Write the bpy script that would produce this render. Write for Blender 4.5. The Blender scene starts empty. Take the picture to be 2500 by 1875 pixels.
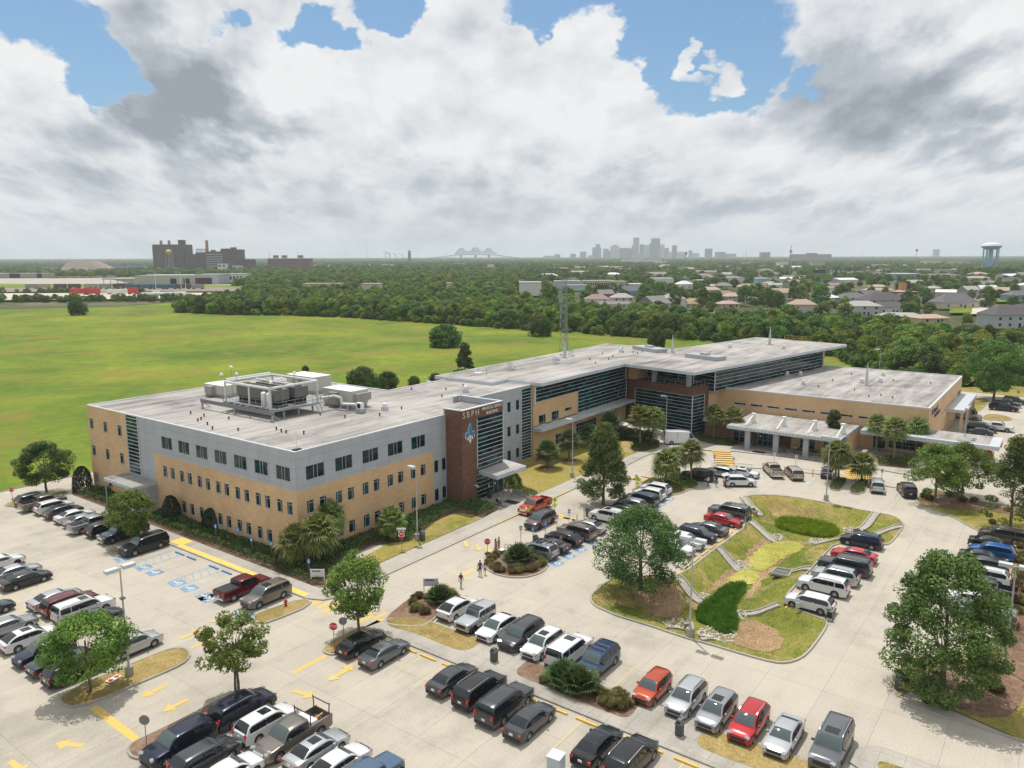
import bpy, bmesh, math, random
import numpy as np
from mathutils import Vector, Matrix, noise as mnoise
from mathutils.geometry import tessellate_polygon
R = math.radians
random.seed(7)
rng = np.random.default_rng(11)
S = bpy.context.scene
COL = S.collection
# ------------------------------------------------------------------ camera
# x runs along the long facade of the office building, y along its short facade
F_PX, PITCH, CAM_H = 1880.0, math.atan(312.5/1880.0), 35.0
YAW = R(36.3)                                   # camera heading, measured from +x towards +y
CAM = Vector((-55.49, -72.40, CAM_H))
FWD = Vector((math.cos(YAW), math.sin(YAW), 0)); RGT = Vector((math.sin(YAW), -math.cos(YAW), 0))
cd = bpy.data.cameras.new('camera'); cam = bpy.data.objects.new('camera', cd); COL.objects.link(cam)
cam.location = CAM
cam.rotation_euler = (math.pi/2 - PITCH, R(0.17), YAW - math.pi/2)
cd.sensor_width = 36.0; cd.lens = 36.0*F_PX/2500.0
cd.clip_start = 0.5; cd.clip_end = 40000
S.camera = cam
def G(u, v, z=0.0):
    """point at height z seen at photo pixel (u, v) of 2500 x 1875"""
    x = (u-1250)/F_PX; y = -(v-937.5)/F_PX
    f = math.cos(PITCH)+y*math.sin(PITCH); up = -math.sin(PITCH)+y*math.cos(PITCH)
    d = RGT*x + FWD*f; t = (z-CAM_H)/up
    return Vector((CAM.x+d.x*t, CAM.y+d.y*t, z))
ORG = dict(z1=(0,1500),z2=(500,1500),z3=(1000,1500),z4=(1500,1500),z5=(2000,1500),z6=(0,1150),z7=(500,1150),z8=(1000,1150),
  y1=(1500,1150),y2=(2000,1150),y3=(200,850),y4=(600,850),y5=(1000,850),y6=(1500,900),y7=(2000,850),y8=(1300,750),
  x1=(0,560),x2=(350,560),x3=(850,560),x4=(1300,560),x5=(1700,560),x6=(2000,560))
K_Z = 500/2212.0
def px(k, x, y): return (ORG[k][0]+x*K_Z, ORG[k][1]+y*K_Z)
def P(k, x, y, z=0.0): u, v = px(k, x, y); return G(u, v, z)
def dirof(u, v):
    x = (u-1250)/F_PX; y = -(v-937.5)/F_PX
    f = math.cos(PITCH)+y*math.sin(PITCH); up = -math.sin(PITCH)+y*math.cos(PITCH)
    return x/f, up/f                            # (U, V) on a vertical plane facing the view axis
# ------------------------------------------------------------------ world: sky with cumulus
SUN_EL, SUN_DIR_XY = R(70), None
sdir = FWD*math.cos(R(17)) - RGT*math.sin(R(17))       # towards the sun, ahead and to the left
SUN_AZ = math.atan2(sdir.y, sdir.x)
W = bpy.data.worlds.new("World"); S.world = W; W.use_nodes = True
def build_world():
    nt = W.node_tree; N = nt.nodes; Lk = nt.links; N.clear()
    def val(x): return x
    def mth(op, a, b=None, c=None, clamp=False):
        n = N.new('ShaderNodeMath'); n.operation = op; n.use_clamp = clamp
        for i, q in enumerate((a, b, c)):
            if q is None: continue
            if isinstance(q, (int, float)): n.inputs[i].default_value = q
            else: Lk.new(q, n.inputs[i])
        return n.outputs[0]
    def mr(x, a, b, c=0.0, d=1.0, smooth=True):
        n = N.new('ShaderNodeMapRange'); n.interpolation_type = 'SMOOTHSTEP' if smooth else 'LINEAR'
        Lk.new(x, n.inputs[0]); n.inputs[1].default_value = a; n.inputs[2].default_value = b; n.inputs[3].default_value = c; n.inputs[4].default_value = d
        return n.outputs[0]
    def noise(vec, scale, detail=6, rough=0.55, dist=0.0):
        n = N.new('ShaderNodeTexNoise'); Lk.new(vec, n.inputs['Vector']); n.inputs['Scale'].default_value = scale
        n.inputs['Detail'].default_value = detail; n.inputs['Roughness'].default_value = rough; n.inputs['Distortion'].default_value = dist
        return n.outputs['Fac']
    tc = N.new('ShaderNodeTexCoord'); gen = tc.outputs['Generated']
    def dot(v):
        n = N.new('ShaderNodeVectorMath'); n.operation = 'DOT_PRODUCT'; Lk.new(gen, n.inputs[0]); n.inputs[1].default_value = v; return n.outputs['Value']
    dx, dy, dz = dot(RGT), dot(FWD), dot((0,0,1))
    ady = mth('MAXIMUM', mth('ABSOLUTE', dy), 0.05)
    U, V = mth('DIVIDE', dx, ady), mth('MAXIMUM', mth('DIVIDE', dz, ady), 0.0)
    den = mth('ADD', V, 0.13)
    comb = N.new('ShaderNodeCombineXYZ')
    Lk.new(mth('DIVIDE', U, mth('POWER', den, 0.55)), comb.inputs[0]); Lk.new(mth('MULTIPLY', mth('LOGARITHM', den, 2.718), 0.80), comb.inputs[1]); Lk.new(mth('MULTIPLY', dy, 2.0), comb.inputs[2])
    Q = comb.outputs[0]
    # warped view-plane coordinates for the placed breaks and dark bases
    wn = N.new('ShaderNodeTexNoise'); Lk.new(Q, wn.inputs['Vector']); wn.inputs['Scale'].default_value = 4.0; wn.inputs['Detail'].default_value = 5; wn.inputs['Roughness'].default_value = 0.6
    sep = N.new('ShaderNodeSeparateXYZ'); Lk.new(wn.outputs['Color'], sep.inputs[0])
    Uw = mth('MULTIPLY_ADD', mth('SUBTRACT', sep.outputs[0], 0.5), 0.20, U); Vw = mth('MULTIPLY_ADD', mth('SUBTRACT', sep.outputs[1], 0.5), 0.16, V)
    def blob(u, v, ru, rv, soft=0.6, k=1.0):
        cu, cv = dirof(u, v)
        a = mth('MULTIPLY', mth('SUBTRACT', Uw, cu), F_PX/ru); b = mth('MULTIPLY', mth('SUBTRACT', Vw, cv), F_PX/rv)
        r = mth('SQRT', mth('ADD', mth('MULTIPLY', a, a), mth('MULTIPLY', b, b)))
        return mth('MULTIPLY', mr(r, 1.0+soft, max(0.0, 1.0-soft)), k)
    def union(bs):
        o = bs[0]
        for b in bs[1:]: o = mth('MAXIMUM', o, b)
        return o
    holes = union([blob(130,60,120,80), blob(235,170,95,75), blob(285,235,60,45), blob(785,82,75,42,.5,.85), blob(965,10,80,40),
                   blob(1560,30,330,95), blob(1700,150,200,110), blob(1300,40,110,55), blob(1760,235,130,55,.6,.8), blob(1950,205,50,35,.6,.7), blob(560,30,40,20,.6,.5),
                   blob(-900,-300,500,250), blob(3600,-400,600,300)])
    puffs = union([blob(1405,120,70,80), blob(1675,155,32,40,.5,.75), blob(1735,205,60,40,.5,.8), blob(1230,90,70,70,.6,.9), blob(1490,230,90,70)])
    darks = union([blob(455,235,200,115,.5,1.25), blob(290,50,130,90,.6,.8), blob(570,300,170,55,.6,1.0), blob(380,150,100,90,.6,1.0), blob(2150,225,250,115,.6,1.1), blob(2040,300,130,60,.6,.6), blob(1090,420,190,55,.7,.6),
                   blob(190,360,120,80,.7,.5), blob(2380,370,170,45,.7,.7), blob(880,120,180,60,.7,.15), blob(1500,470,260,35,.7,.45), blob(650,470,330,35,.7,.45), blob(1850,520,420,28,.7,.5), blob(300,540,450,22,.7,.3),
                   blob(1130,250,150,70,.8,.15), blob(1760,390,220,60,.8,.4), blob(80,470,160,40,.7,.4)])
    n1 = noise(Q, 2.0, 8, 0.52); n2 = noise(Q, 6.5, 7, 0.56)
    sh = N.new('ShaderNodeVectorMath'); sh.operation = 'ADD'; Lk.new(Q, sh.inputs[0]); sh.inputs[1].default_value = (-0.03, 0.07, 0)
    n1b = noise(sh.outputs[0], 2.0, 8, 0.52); n2b = noise(sh.outputs[0], 6.5, 7, 0.56)
    cov = mth('ADD', 0.66, mth('MULTIPLY', mth('SUBTRACT', n1, 0.5), 0.8))
    cov = mth('ADD', cov, mth('MULTIPLY', mth('SUBTRACT', n2, 0.5), 0.75))
    cov = mth('SUBTRACT', cov, mth('MULTIPLY', mth('MAXIMUM', mth('SUBTRACT', holes, puffs), 0.0), 0.85))
    cov = mth('ADD', cov, mr(V, 0.20, 0.03, 0.0, 0.3))
    mask = mr(cov, 0.15, 0.42)
    edge = mr(cov, 0.30, 0.60)
    relief = mth('ADD', mth('MULTIPLY', mth('SUBTRACT', n1, n1b), 1.3), mth('MULTIPLY', mth('SUBTRACT', n2, n2b), 0.6))
    lum = mth('ADD', 0.94, relief)
    lum = mth('SUBTRACT', lum, mth('MULTIPLY', mth('MAXIMUM', mth('SUBTRACT', n1b, 0.50), 0.0), mth('MULTIPLY', edge, 1.0)))
    lum = mth('SUBTRACT', lum, mth('MULTIPLY', darks, 0.42))
    lum = mth('MINIMUM', mth('MAXIMUM', lum, 0.38), 1.0)
    lum = mth('ADD', mth('MULTIPLY', lum, mr(V, 0.0, 0.14, 0.45, 1.0)), mr(V, 0.0, 0.14, 0.40, 0.0))
    ramp = N.new('ShaderNodeValToRGB'); Lk.new(lum, ramp.inputs[0]); cr = ramp.color_ramp
    cr.elements[0].position = 0.30; cr.elements[0].color = (0.27, 0.315, 0.375, 1)
    cr.elements[1].position = 1.0; cr.elements[1].color = (0.98, 0.99, 1.0, 1)
    e = cr.elements.new(0.62); e.color = (0.56, 0.61, 0.67, 1)
    e = cr.elements.new(0.82); e.color = (0.83, 0.855, 0.885, 1)
    sky = N.new('ShaderNodeTexSky'); sky.sky_type = 'NISHITA'; sky.sun_disc = False
    sky.sun_elevation = SUN_EL; sky.sun_rotation = math.pi/2 - SUN_AZ; sky.air_density = 1.0; sky.dust_density = 1.5; sky.ozone_density = 2.0
    cl = N.new('ShaderNodeMix'); cl.data_type = 'RGBA'; cl.blend_type = 'MULTIPLY'; cl.inputs[0].default_value = 1.0
    Lk.new(ramp.outputs[0], cl.inputs[6]); cl.inputs[7].default_value = (CLOUD, CLOUD, CLOUD, 1)
    skm = N.new('ShaderNodeMix'); skm.data_type = 'RGBA'; skm.blend_type = 'MULTIPLY'; skm.inputs[0].default_value = 1.0
    Lk.new(sky.outputs[0], skm.inputs[6]); skm.inputs[7].default_value = SKYMUL
    mix = N.new('ShaderNodeMix'); mix.data_type = 'RGBA'; Lk.new(mask, mix.inputs[0]); Lk.new(skm.outputs[2], mix.inputs[6]); Lk.new(cl.outputs[2], mix.inputs[7])
    bg = N.new('ShaderNodeBackground'); Lk.new(mix.outputs[2], bg.inputs[0]); bg.inputs[1].default_value = 0.1
    out = N.new('ShaderNodeOutputWorld'); Lk.new(bg.outputs[0], out.inputs[0])
HAZE = 0.8e-4
CLOUD = 9.0; SKYMUL = (0.82, 1.05, 1.16, 1)
build_world()
sl = bpy.data.lights.new('sun', 'SUN'); sun = bpy.data.objects.new('sun', sl); COL.objects.link(sun)
sl.energy = 3.7; sl.angle = R(0.6); sl.color = (1.0, 0.95, 0.87)
sv = Vector((math.cos(SUN_EL)*sdir.x, math.cos(SUN_EL)*sdir.y, math.sin(SUN_EL)))
sun.rotation_euler = sv.to_track_quat('Z', 'Y').to_euler()
S.view_settings.view_transform = 'Standard'; S.view_settings.look = 'None'; S.view_settings.gamma = 1.0; S.view_settings.exposure = 0.0
S.view_settings.use_curve_mapping = False
S.cycles.max_bounces = 6; S.cycles.transparent_max_bounces = 6; S.cycles.volume_bounces = 1
# ------------------------------------------------------------------ naming helpers
def tag(o, label=None, cat=None, group=None, kind=None):
    if label: o['label'] = label
    if cat: o['category'] = cat
    if group: o['group'] = group
    if kind: o['kind'] = kind
    return o
def link(name, data, parent=None, loc=None, rz=0.0, mat=None):
    o = bpy.data.objects.new(name, data); COL.objects.link(o)
    if parent is not None: o.parent = parent
    if loc is not None: o.location = loc
    if rz: o.rotation_euler = (0, 0, rz)
    if mat is not None and data is not None:
        if not data.materials: data.materials.append(None)
        o.material_slots[0].link = 'OBJECT'; o.material_slots[0].material = mat
    return o
def thing(name, label, cat, loc=(0,0,0), rz=0.0, group=None):
    return tag(link(name, None, None, loc, rz), label, cat, group)
def tree_copy(o, loc=None, rz=None, label=None, scale=None, group=None):
    def cp(s, par):
        c = s.copy(); COL.objects.link(c); c.parent = par
        for ch in s.children: cp(ch, c)
        return c
    c = cp(o, None)
    if loc is not None: c.location = loc
    if rz is not None: c.rotation_euler = (0, 0, rz)
    if scale is not None: c.scale = scale if hasattr(scale, '__len__') else (scale,)*3
    if label: c['label'] = label
    if group: c['group'] = group
    return c
class MB:
    """collects faces; build() links them as one mesh object"""
    def __init__(s): s.v=[]; s.f=[]; s.m=[]; s.uv=[]
    def face(s, pts, mi=0, uv=None):
        n=len(s.v); s.v += [tuple(p) for p in pts]; s.f.append(tuple(range(n, n+len(pts)))); s.m.append(mi)
        s.uv.append(uv if uv else [(0,0)]*len(pts))
    def box(s, c, d, rz=0.0, mi=0, taper=1.0):
        cx,cy,cz=c; dx,dy,dz=d[0]/2,d[1]/2,d[2]/2; ca,sa=math.cos(rz),math.sin(rz)
        def q(x,y,z): return (cx+x*ca-y*sa, cy+x*sa+y*ca, cz+z)
        t=taper
        a=[q(-dx,-dy,-dz),q(dx,-dy,-dz),q(dx,dy,-dz),q(-dx,dy,-dz),q(-dx*t,-dy*t,dz),q(dx*t,-dy*t,dz),q(dx*t,dy*t,dz),q(-dx*t,dy*t,dz)]
        for i in ((0,3,2,1),(4,5,6,7),(0,1,5,4),(1,2,6,5),(2,3,7,6),(3,0,4,7)): s.face([a[k] for k in i], mi)
    def bar(s, p0, p1, w=0.1, h=None, mi=0):
        p0=Vector(p0); p1=Vector(p1); h=h or w; d=(p1-p0)
        if d.length<1e-6: return
        d.normalize(); up=Vector((0,0,1)) if abs(d.z)<0.95 else Vector((1,0,0))
        a=d.cross(up).normalized()*w/2; b=a.cross(d).normalized()*h/2
        A=[p0-a-b,p0+a-b,p0+a+b,p0-a+b]; B=[p1-a-b,p1+a-b,p1+a+b,p1-a+b]
        s.face(A[::-1],mi); s.face(B,mi)
        for i in range(4): s.face([A[i],A[(i+1)%4],B[(i+1)%4],B[i]],mi)
    def cyl(s, p0, p1, r0, r1=None, n=10, mi=0, caps=True):
        p0=Vector(p0); p1=Vector(p1); r1=r0 if r1 is None else r1; d=(p1-p0).normalized()
        up=Vector((0,0,1)) if abs(d.z)<0.95 else Vector((1,0,0)); a=d.cross(up).normalized(); b=a.cross(d)
        A=[p0+(a*math.cos(t)+b*math.sin(t))*r0 for t in [2*math.pi*i/n for i in range(n)]]
        B=[p1+(a*math.cos(t)+b*math.sin(t))*r1 for t in [2*math.pi*i/n for i in range(n)]]
        for i in range(n): s.face([A[i],A[(i+1)%n],B[(i+1)%n],B[i]],mi)
        if caps:
            if r0>1e-4: s.face(A[::-1],mi)
            if r1>1e-4: s.face(B,mi)
    def tube(s, pts, r, n=8, mi=0):
        for a,b in zip(pts[:-1],pts[1:]): s.cyl(a,b,r,r,n,mi)
    def prism(s, poly, z0, z1, mi=0, mtop=None, bottom=False):
        n=len(poly); mtop=mi if mtop is None else mtop
        area=sum(poly[i][0]*poly[(i+1)%n][1]-poly[(i+1)%n][0]*poly[i][1] for i in range(n))
        if area<0: poly=poly[::-1]
        L=0
        for i in range(n):
            a,b=poly[i],poly[(i+1)%n]; l=math.hypot(b[0]-a[0],b[1]-a[1])
            s.face([(a[0],a[1],z0),(b[0],b[1],z0),(b[0],b[1],z1),(a[0],a[1],z1)],mi,[(L,z0),(L+l,z0),(L+l,z1),(L,z1)]); L+=l
        s.cap(poly,z1,mtop)
        if bottom: s.cap(poly,z0,mi,flip=True)
    def cap(s, poly, z, mi=0, flip=False, holes=()):
        loops=[[Vector((p[0],p[1],0)) for p in poly]]+[[Vector((p[0],p[1],0)) for p in h] for h in holes]
        flat=[p for l in loops for p in l]
        for t in tessellate_polygon(loops):
            a,b,c=[flat[i] for i in t]
            cr=(b.x-a.x)*(c.y-a.y)-(b.y-a.y)*(c.x-a.x)
            if (cr<0)!=flip: a,c=c,a
            s.face([(q.x,q.y,z) for q in (a,b,c)],mi,[(q.x,q.y) for q in (a,b,c)])
    def lathe(s, prof, n=12, c=(0,0,0), mi=0):
        for (r0,z0),(r1,z1) in zip(prof[:-1],prof[1:]):
            for i in range(n):
                t0,t1=2*math.pi*i/n,2*math.pi*(i+1)/n
                p=[(c[0]+r0*math.cos(t0),c[1]+r0*math.sin(t0),c[2]+z0),(c[0]+r0*math.cos(t1),c[1]+r0*math.sin(t1),c[2]+z0),
                   (c[0]+r1*math.cos(t1),c[1]+r1*math.sin(t1),c[2]+z1),(c[0]+r1*math.cos(t0),c[1]+r1*math.sin(t0),c[2]+z1)]
                if r0<1e-4: p=p[1:]
                elif r1<1e-4: p=p[:3]
                s.face(p,mi)
    def mesh(s, name, mats=(), smooth=False, merge=False):
        me=bpy.data.meshes.new(name); me.from_pydata(s.v,[],s.f)
        for m in mats: me.materials.append(m)
        if any(s.m): me.polygons.foreach_set('material_index', s.m)
        if any(u and (u[0]!=(0,0) or u[-1]!=(0,0)) for u in s.uv):
            l=me.uv_layers.new(name='UVMap'); flat=[c for u in s.uv for p in u for c in p]; l.data.foreach_set('uv', flat)
        if merge:
            bm=bmesh.new(); bm.from_mesh(me); bmesh.ops.remove_doubles(bm,verts=bm.verts,dist=0.0008); bm.to_mesh(me); bm.free()
        if smooth:
            me.polygons.foreach_set('use_smooth',[True]*len(me.polygons))
            if smooth is not True: me.set_sharp_from_angle(angle=R(smooth))
        me.update(); return me
    def build(s, name, mat=None, parent=None, smooth=False, merge=False, loc=None, rz=0.0):
        mats = mat if isinstance(mat,(list,tuple)) else ([mat] if mat else [])
        return link(name, s.mesh(name,mats,smooth,merge), parent, loc, rz)
# ------------------------------------------------------------------ materials
_M = {}
def pbr(name, col, rough=0.7, metal=0.0, spec=0.5, coat=0.0, emis=None, alpha=None):
    if name in _M: return _M[name]
    m=bpy.data.materials.new(name); m.use_nodes=True; b=m.node_tree.nodes['Principled BSDF']
    b.inputs['Base Color'].default_value=(*col,1); b.inputs['Roughness'].default_value=rough; b.inputs['Metallic'].default_value=metal
    b.inputs['Specular IOR Level'].default_value=spec; b.inputs['Coat Weight'].default_value=coat; b.inputs['Coat Roughness'].default_value=0.04
    _M[name]=m; return m
class NB:
    """small node builder on top of a principled material"""
    def __init__(s, m): s.m=m; s.nt=m.node_tree; s.N=s.nt.nodes; s.L=s.nt.links; s.b=s.N['Principled BSDF']
    def new(s,t,**k):
        n=s.N.new(t)
        for a,b in k.items(): setattr(n,a,b)
        return n
    def con(s,a,b): s.L.new(a,b)
    def obj(s, rz=0.0, scale=(1,1,1), src='Object'):
        tc=s.new('ShaderNodeTexCoord'); mp=s.new('ShaderNodeMapping'); mp.inputs['Rotation'].default_value=(0,0,rz); mp.inputs['Scale'].default_value=scale
        s.con(tc.outputs[src],mp.inputs[0]); return mp.outputs[0]
    def pos(s, scale=(1,1,1), rz=0.0):
        g=s.new('ShaderNodeNewGeometry'); mp=s.new('ShaderNodeMapping'); mp.inputs['Scale'].default_value=scale; mp.inputs['Rotation'].default_value=(0,0,rz)
        s.con(g.outputs['Position'],mp.inputs[0]); return mp.outputs[0]
    def noise(s, vec, scale=1, detail=4, rough=0.6, dist=0.0):
        n=s.new('ShaderNodeTexNoise'); s.con(vec,n.inputs['Vector']); n.inputs['Scale'].default_value=scale; n.inputs['Detail'].default_value=detail
        n.inputs['Roughness'].default_value=rough; n.inputs['Distortion'].default_value=dist; return n.outputs['Fac']
    def ramp(s, fac, stops, interp='LINEAR'):
        n=s.new('ShaderNodeValToRGB'); cr=n.color_ramp; cr.interpolation=interp
        while len(cr.elements)<len(stops): cr.elements.new(0.5)
        for e,(p,c) in zip(cr.elements,stops): e.position=p; e.color=(*c,1) if len(c)==3 else c
        s.con(fac,n.inputs[0]); return n.outputs[0]
    def mix(s, fac, a, b, mode='MIX'):
        n=s.new('ShaderNodeMix'); n.data_type='RGBA'; n.blend_type=mode
        for v,i in ((fac,0),(a,6),(b,7)):
            if isinstance(v,(int,float)): n.inputs[i].default_value=v
            elif isinstance(v,tuple): n.inputs[i].default_value=(*v,1) if len(v)==3 else v
            else: s.con(v,n.inputs[i])
        return n.outputs[2]
    def math(s, op, a, b=0.0, clamp=False):
        n=s.new('ShaderNodeMath'); n.operation=op; n.use_clamp=clamp
        for i,q in enumerate((a,b)):
            if isinstance(q,(int,float)): n.inputs[i].default_value=q
            else: s.con(q,n.inputs[i])
        return n.outputs[0]
    def bump(s, h, strength=0.3, dist=0.05):
        n=s.new('ShaderNodeBump'); n.inputs['Strength'].default_value=strength; n.inputs['Distance'].default_value=dist; s.con(h,n.inputs['Height']); s.con(n.outputs[0],s.b.inputs['Normal'])
    def color(s, c): s.con(c, s.b.inputs['Base Color'])
    def rough(s, c): s.con(c, s.b.inputs['Roughness'])
def newmat(name, rough=0.8, spec=0.3):
    return NB(pbr(name,(0.5,0.5,0.5),rough,0,spec))
def m_concrete(name, base, dark, joints=True, jl=(6.0,4.5), streak=0.35):
    n=newmat(name,0.85,0.25); g=n.pos()
    big=n.noise(g,0.035,5,0.6,0.5); mid=n.noise(g,0.3,6,0.65); fine=n.noise(g,6,3,0.7)
    st=n.noise(n.pos((0.05,0.6,1)),1.0,5,0.6,0.3)
    fac=n.math('ADD',n.math('MULTIPLY',big,0.45),n.math('ADD',n.math('MULTIPLY',mid,0.35),n.math('MULTIPLY',st,streak*0.6)))
    c=n.ramp(fac,[(0.36,dark),(0.50,base),(0.66,tuple(min(1,x*1.13) for x in base))])
    c=n.mix(0.22,c,n.ramp(fine,[(0.3,(0.25,0.24,0.22)),(0.7,(0.75,0.72,0.66))]),'OVERLAY')
    if joints:
        br=n.new('ShaderNodeTexBrick'); br.offset=0.0; n.con(n.pos(),br.inputs['Vector']); br.inputs['Scale'].default_value=1.0
        br.inputs['Mortar Size'].default_value=0.022; br.inputs['Mortar Smooth'].default_value=0.3; br.inputs['Brick Width'].default_value=jl[0]; br.inputs['Row Height'].default_value=jl[1]
        br.inputs['Color1'].default_value=(1,1,1,1); br.inputs['Color2'].default_value=(.94,.94,.95,1); br.inputs['Mortar'].default_value=(0.66,0.64,0.60,1)
        c=n.mix(1.0,c,br.outputs[0],'MULTIPLY')
    ol=n.noise(n.pos((1,1,1)),0.14,2,0.5); c=n.mix(n.ramp(ol,[(0.66,(0,0,0)),(0.76,(0.35,)*3)]),c,tuple(x*0.6 for x in dark))
    n.color(c); n.bump(fine,0.08,0.02); return n.m
M_LOT=m_concrete('lot concrete',(0.44,0.405,0.345),(0.31,0.285,0.245))
M_WALK=m_concrete('walk concrete',(0.40,0.375,0.335),(0.26,0.245,0.22),True,(1.6,1.6))
M_KERB=m_concrete('kerb concrete',(0.36,0.345,0.31),(0.22,0.21,0.185),False)
def m_grass(name, a, b, c, sc=1.0, dry=None, bump=0.5, stretch=(1,1,1)):
    n=newmat(name,0.9,0.15); g=n.pos(stretch)
    big=n.noise(g,0.045*sc,5,0.6,0.6); mid=n.noise(g,0.5*sc,5,0.7); fine=n.noise(n.pos(),5,3,0.8)
    f=n.math('ADD',n.math('MULTIPLY',big,0.55),n.math('ADD',n.math('MULTIPLY',mid,0.3),n.math('MULTIPLY',fine,0.15)))
    col=n.ramp(f,[(0.38,a),(0.5,b),(0.62,c)])
    if dry:
        d=n.noise(n.pos(stretch),0.11*sc,6,0.65,0.8); col=n.mix(n.ramp(d,[(0.50,(0,0,0)),(0.62,(0.85,)*3)]),col,dry)
    col=n.mix(0.5,col,n.ramp(fine,[(0.25,(0.18,0.18,0.18)),(0.75,(0.8,0.8,0.8))]),'OVERLAY')
    n.color(col); n.bump(n.math('ADD',fine,mid),bump,0.08); return n.m
M_FIELD=m_grass('meadow grass',(0.075,0.125,0.014),(0.125,0.185,0.018),(0.235,0.255,0.024),0.45,(0.20,0.175,0.035),1.0,(1,1,1))
M_LAWN=m_grass('lawn grass',(0.10,0.125,0.022),(0.24,0.215,0.05),(0.33,0.27,0.075),1.5,(0.36,0.26,0.105),0.6)
M_DRY=m_grass('dry grass',(0.20,0.155,0.055),(0.33,0.25,0.10),(0.42,0.31,0.14),2.0,(0.24,0.18,0.06),0.6)
M_BASIN=m_grass('basin grass',(0.085,0.125,0.018),(0.17,0.185,0.032),(0.27,0.235,0.06),2.2,(0.34,0.25,0.105),0.7)
M_FAR=m_grass('distant ground',(0.035,0.055,0.015),(0.06,0.075,0.028),(0.11,0.11,0.06),0.12,(0.16,0.14,0.09),0.3)
M_MULCH=m_grass('mulch',(0.10,0.058,0.036),(0.20,0.125,0.085),(0.30,0.20,0.14),3.0,(0.26,0.18,0.13),0.6)
def m_paint(name,c):
    n=newmat(name,0.6,0.3); w=n.noise(n.pos(),3.5,5,0.7); n.color(n.ramp(w,[(0.30,(0.42,0.39,0.32)),(0.44,c),(0.7,tuple(min(1,x*1.1) for x in c))])); return n.m
M_YEL=m_paint('yellow road paint',(0.64,0.42,0.11)); M_YFADE=m_paint('faded yellow paint',(0.56,0.44,0.18)); M_BLUP=m_paint('faded blue road paint',(0.16,0.28,0.42)); M_WHP=m_paint('white road paint',(0.74,0.74,0.72))
M_BLINE=m_paint('thin blue paint',(0.22,0.33,0.44))
# ------------------------------------------------------------------ ground, lots, islands, kerbs
def chaikin(p, n=2, closed=True):
    p=[tuple(q[:2]) for q in p]
    for _ in range(n):
        o=[]; m=len(p)
        rg=range(m) if closed else range(m-1)
        if not closed: o.append(p[0])
        for i in rg:
            a,b=p[i],p[(i+1)%m]; o+=[(a[0]*.75+b[0]*.25,a[1]*.75+b[1]*.25),(a[0]*.25+b[0]*.75,a[1]*.25+b[1]*.75)]
        if not closed: o.append(p[-1])
        p=o
    return p
def ccw(p):
    a=sum(p[i][0]*p[(i+1)%len(p)][1]-p[(i+1)%len(p)][0]*p[i][1] for i in range(len(p)))
    return p if a>0 else p[::-1]
def offset(p, d, closed=True):
    m=len(p); o=[]
    for i in range(m):
        a=Vector(p[(i-1)%m] if closed or i>0 else p[i]); b=Vector(p[i]); c=Vector(p[(i+1)%m] if closed or i<m-1 else p[i])
        n=Vector((0,0))
        for u in ((b-a),(c-b)):
            if u.length>1e-6: u=u.normalized(); n+=Vector((u.y,-u.x))
        if n.length<1e-6: n=Vector((1,0))
        n.normalize(); o.append((b.x+n.x*d,b.y+n.y*d))
    return o
def sheet(name, poly, z, mat, holes=()):
    b=MB(); b.cap(ccw([tuple(q[:2]) for q in poly]),z,0,False,holes); return tag(b.build(name,mat),kind='structure')
def kerb(name, poly, w=0.16, h=0.13, z=0.0, closed=True, mat=None):
    p=[tuple(q[:2]) for q in poly]; p=ccw(p) if closed else p
    o=offset(p,w/2,closed); i=offset(p,-w/2,closed); b=MB(); m=len(p)
    for k in range(m if closed else m-1):
        j=(k+1)%m
        b.face([(*o[k],z),(*o[j],z),(*o[j],z+h),(*o[k],z+h)]); b.face([(*i[j],z),(*i[k],z),(*i[k],z+h),(*i[j],z+h)])
        b.face([(*o[k],z+h),(*o[j],z+h),(*i[j],z+h),(*i[k],z+h)])
    if not closed:
        for k in (0,m-1): b.face([(*o[k],z),(*i[k],z),(*i[k],z+h),(*o[k],z+h)])
    return tag(b.build(name,mat or M_KERB),kind='structure')
def Zs(k, pts): return [tuple(P(k,*q))[:2] for q in pts]
def island(pts, mat, name='lawn', sm=2, kerbed=True, hh=0.11):
    p=chaikin(pts,sm); sheet(name,p,hh,mat)
    if kerbed: kerb('kerb',p,0.17,0.14)
    return p
# basin outline (kerb line of the retention pond between the two car rows)
BAS = [ (20.3,-39.7),(30.0,-39.8),(42.0,-40.05)] + Zs('y1',[(1415,440),(1345,298),(1500,275),(1640,270),(1900,290),(2212,345)]) + Zs('y2',[(250,395),(450,440),(650,475),(800,505),(880,560),(905,610),(800,750),(740,805),(690,812)]) \
    + [(42.5,-50.9),(30.5,-50.75),(19.9,-50.6)] + Zs('z5',[(0,60),(60,85),(75,130),(0,250)]) + Zs('z4',[(2100,400),(2000,490),(1850,540),(1700,532),(1400,450),(1100,360),(930,310),(840,290),(520,185),(430,150),(0,20)]) + Zs('z8',[(2100,1515),(1995,1470),(1940,1400),(1955,1340),(2100,1220),(2212,1150)]) + [(17.2,-37.9)]
BAS = ccw([tuple(b) for b in BAS])
BASs = chaikin(BAS,1)
def big_ground():
    b=MB(); r=16000
    ring=[(CAM.x+math.cos(t)*r,CAM.y+math.sin(t)*r) for t in [2*math.pi*i/48 for i in range(48)]]
    b.cap(ring,-1.7,0); return tag(b.build('ground',M_FAR),kind='structure')
big_ground()
LOT=[(-130,-190),(-130,56.4),(20,56.4),(60,50),(120,24),(172,-46),(172.4,-50),(171.5,-64),(171,-150),(60,-190)]
sheet('parking_lot',LOT,0.0,M_LOT,[BASs[::-1]])
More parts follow.
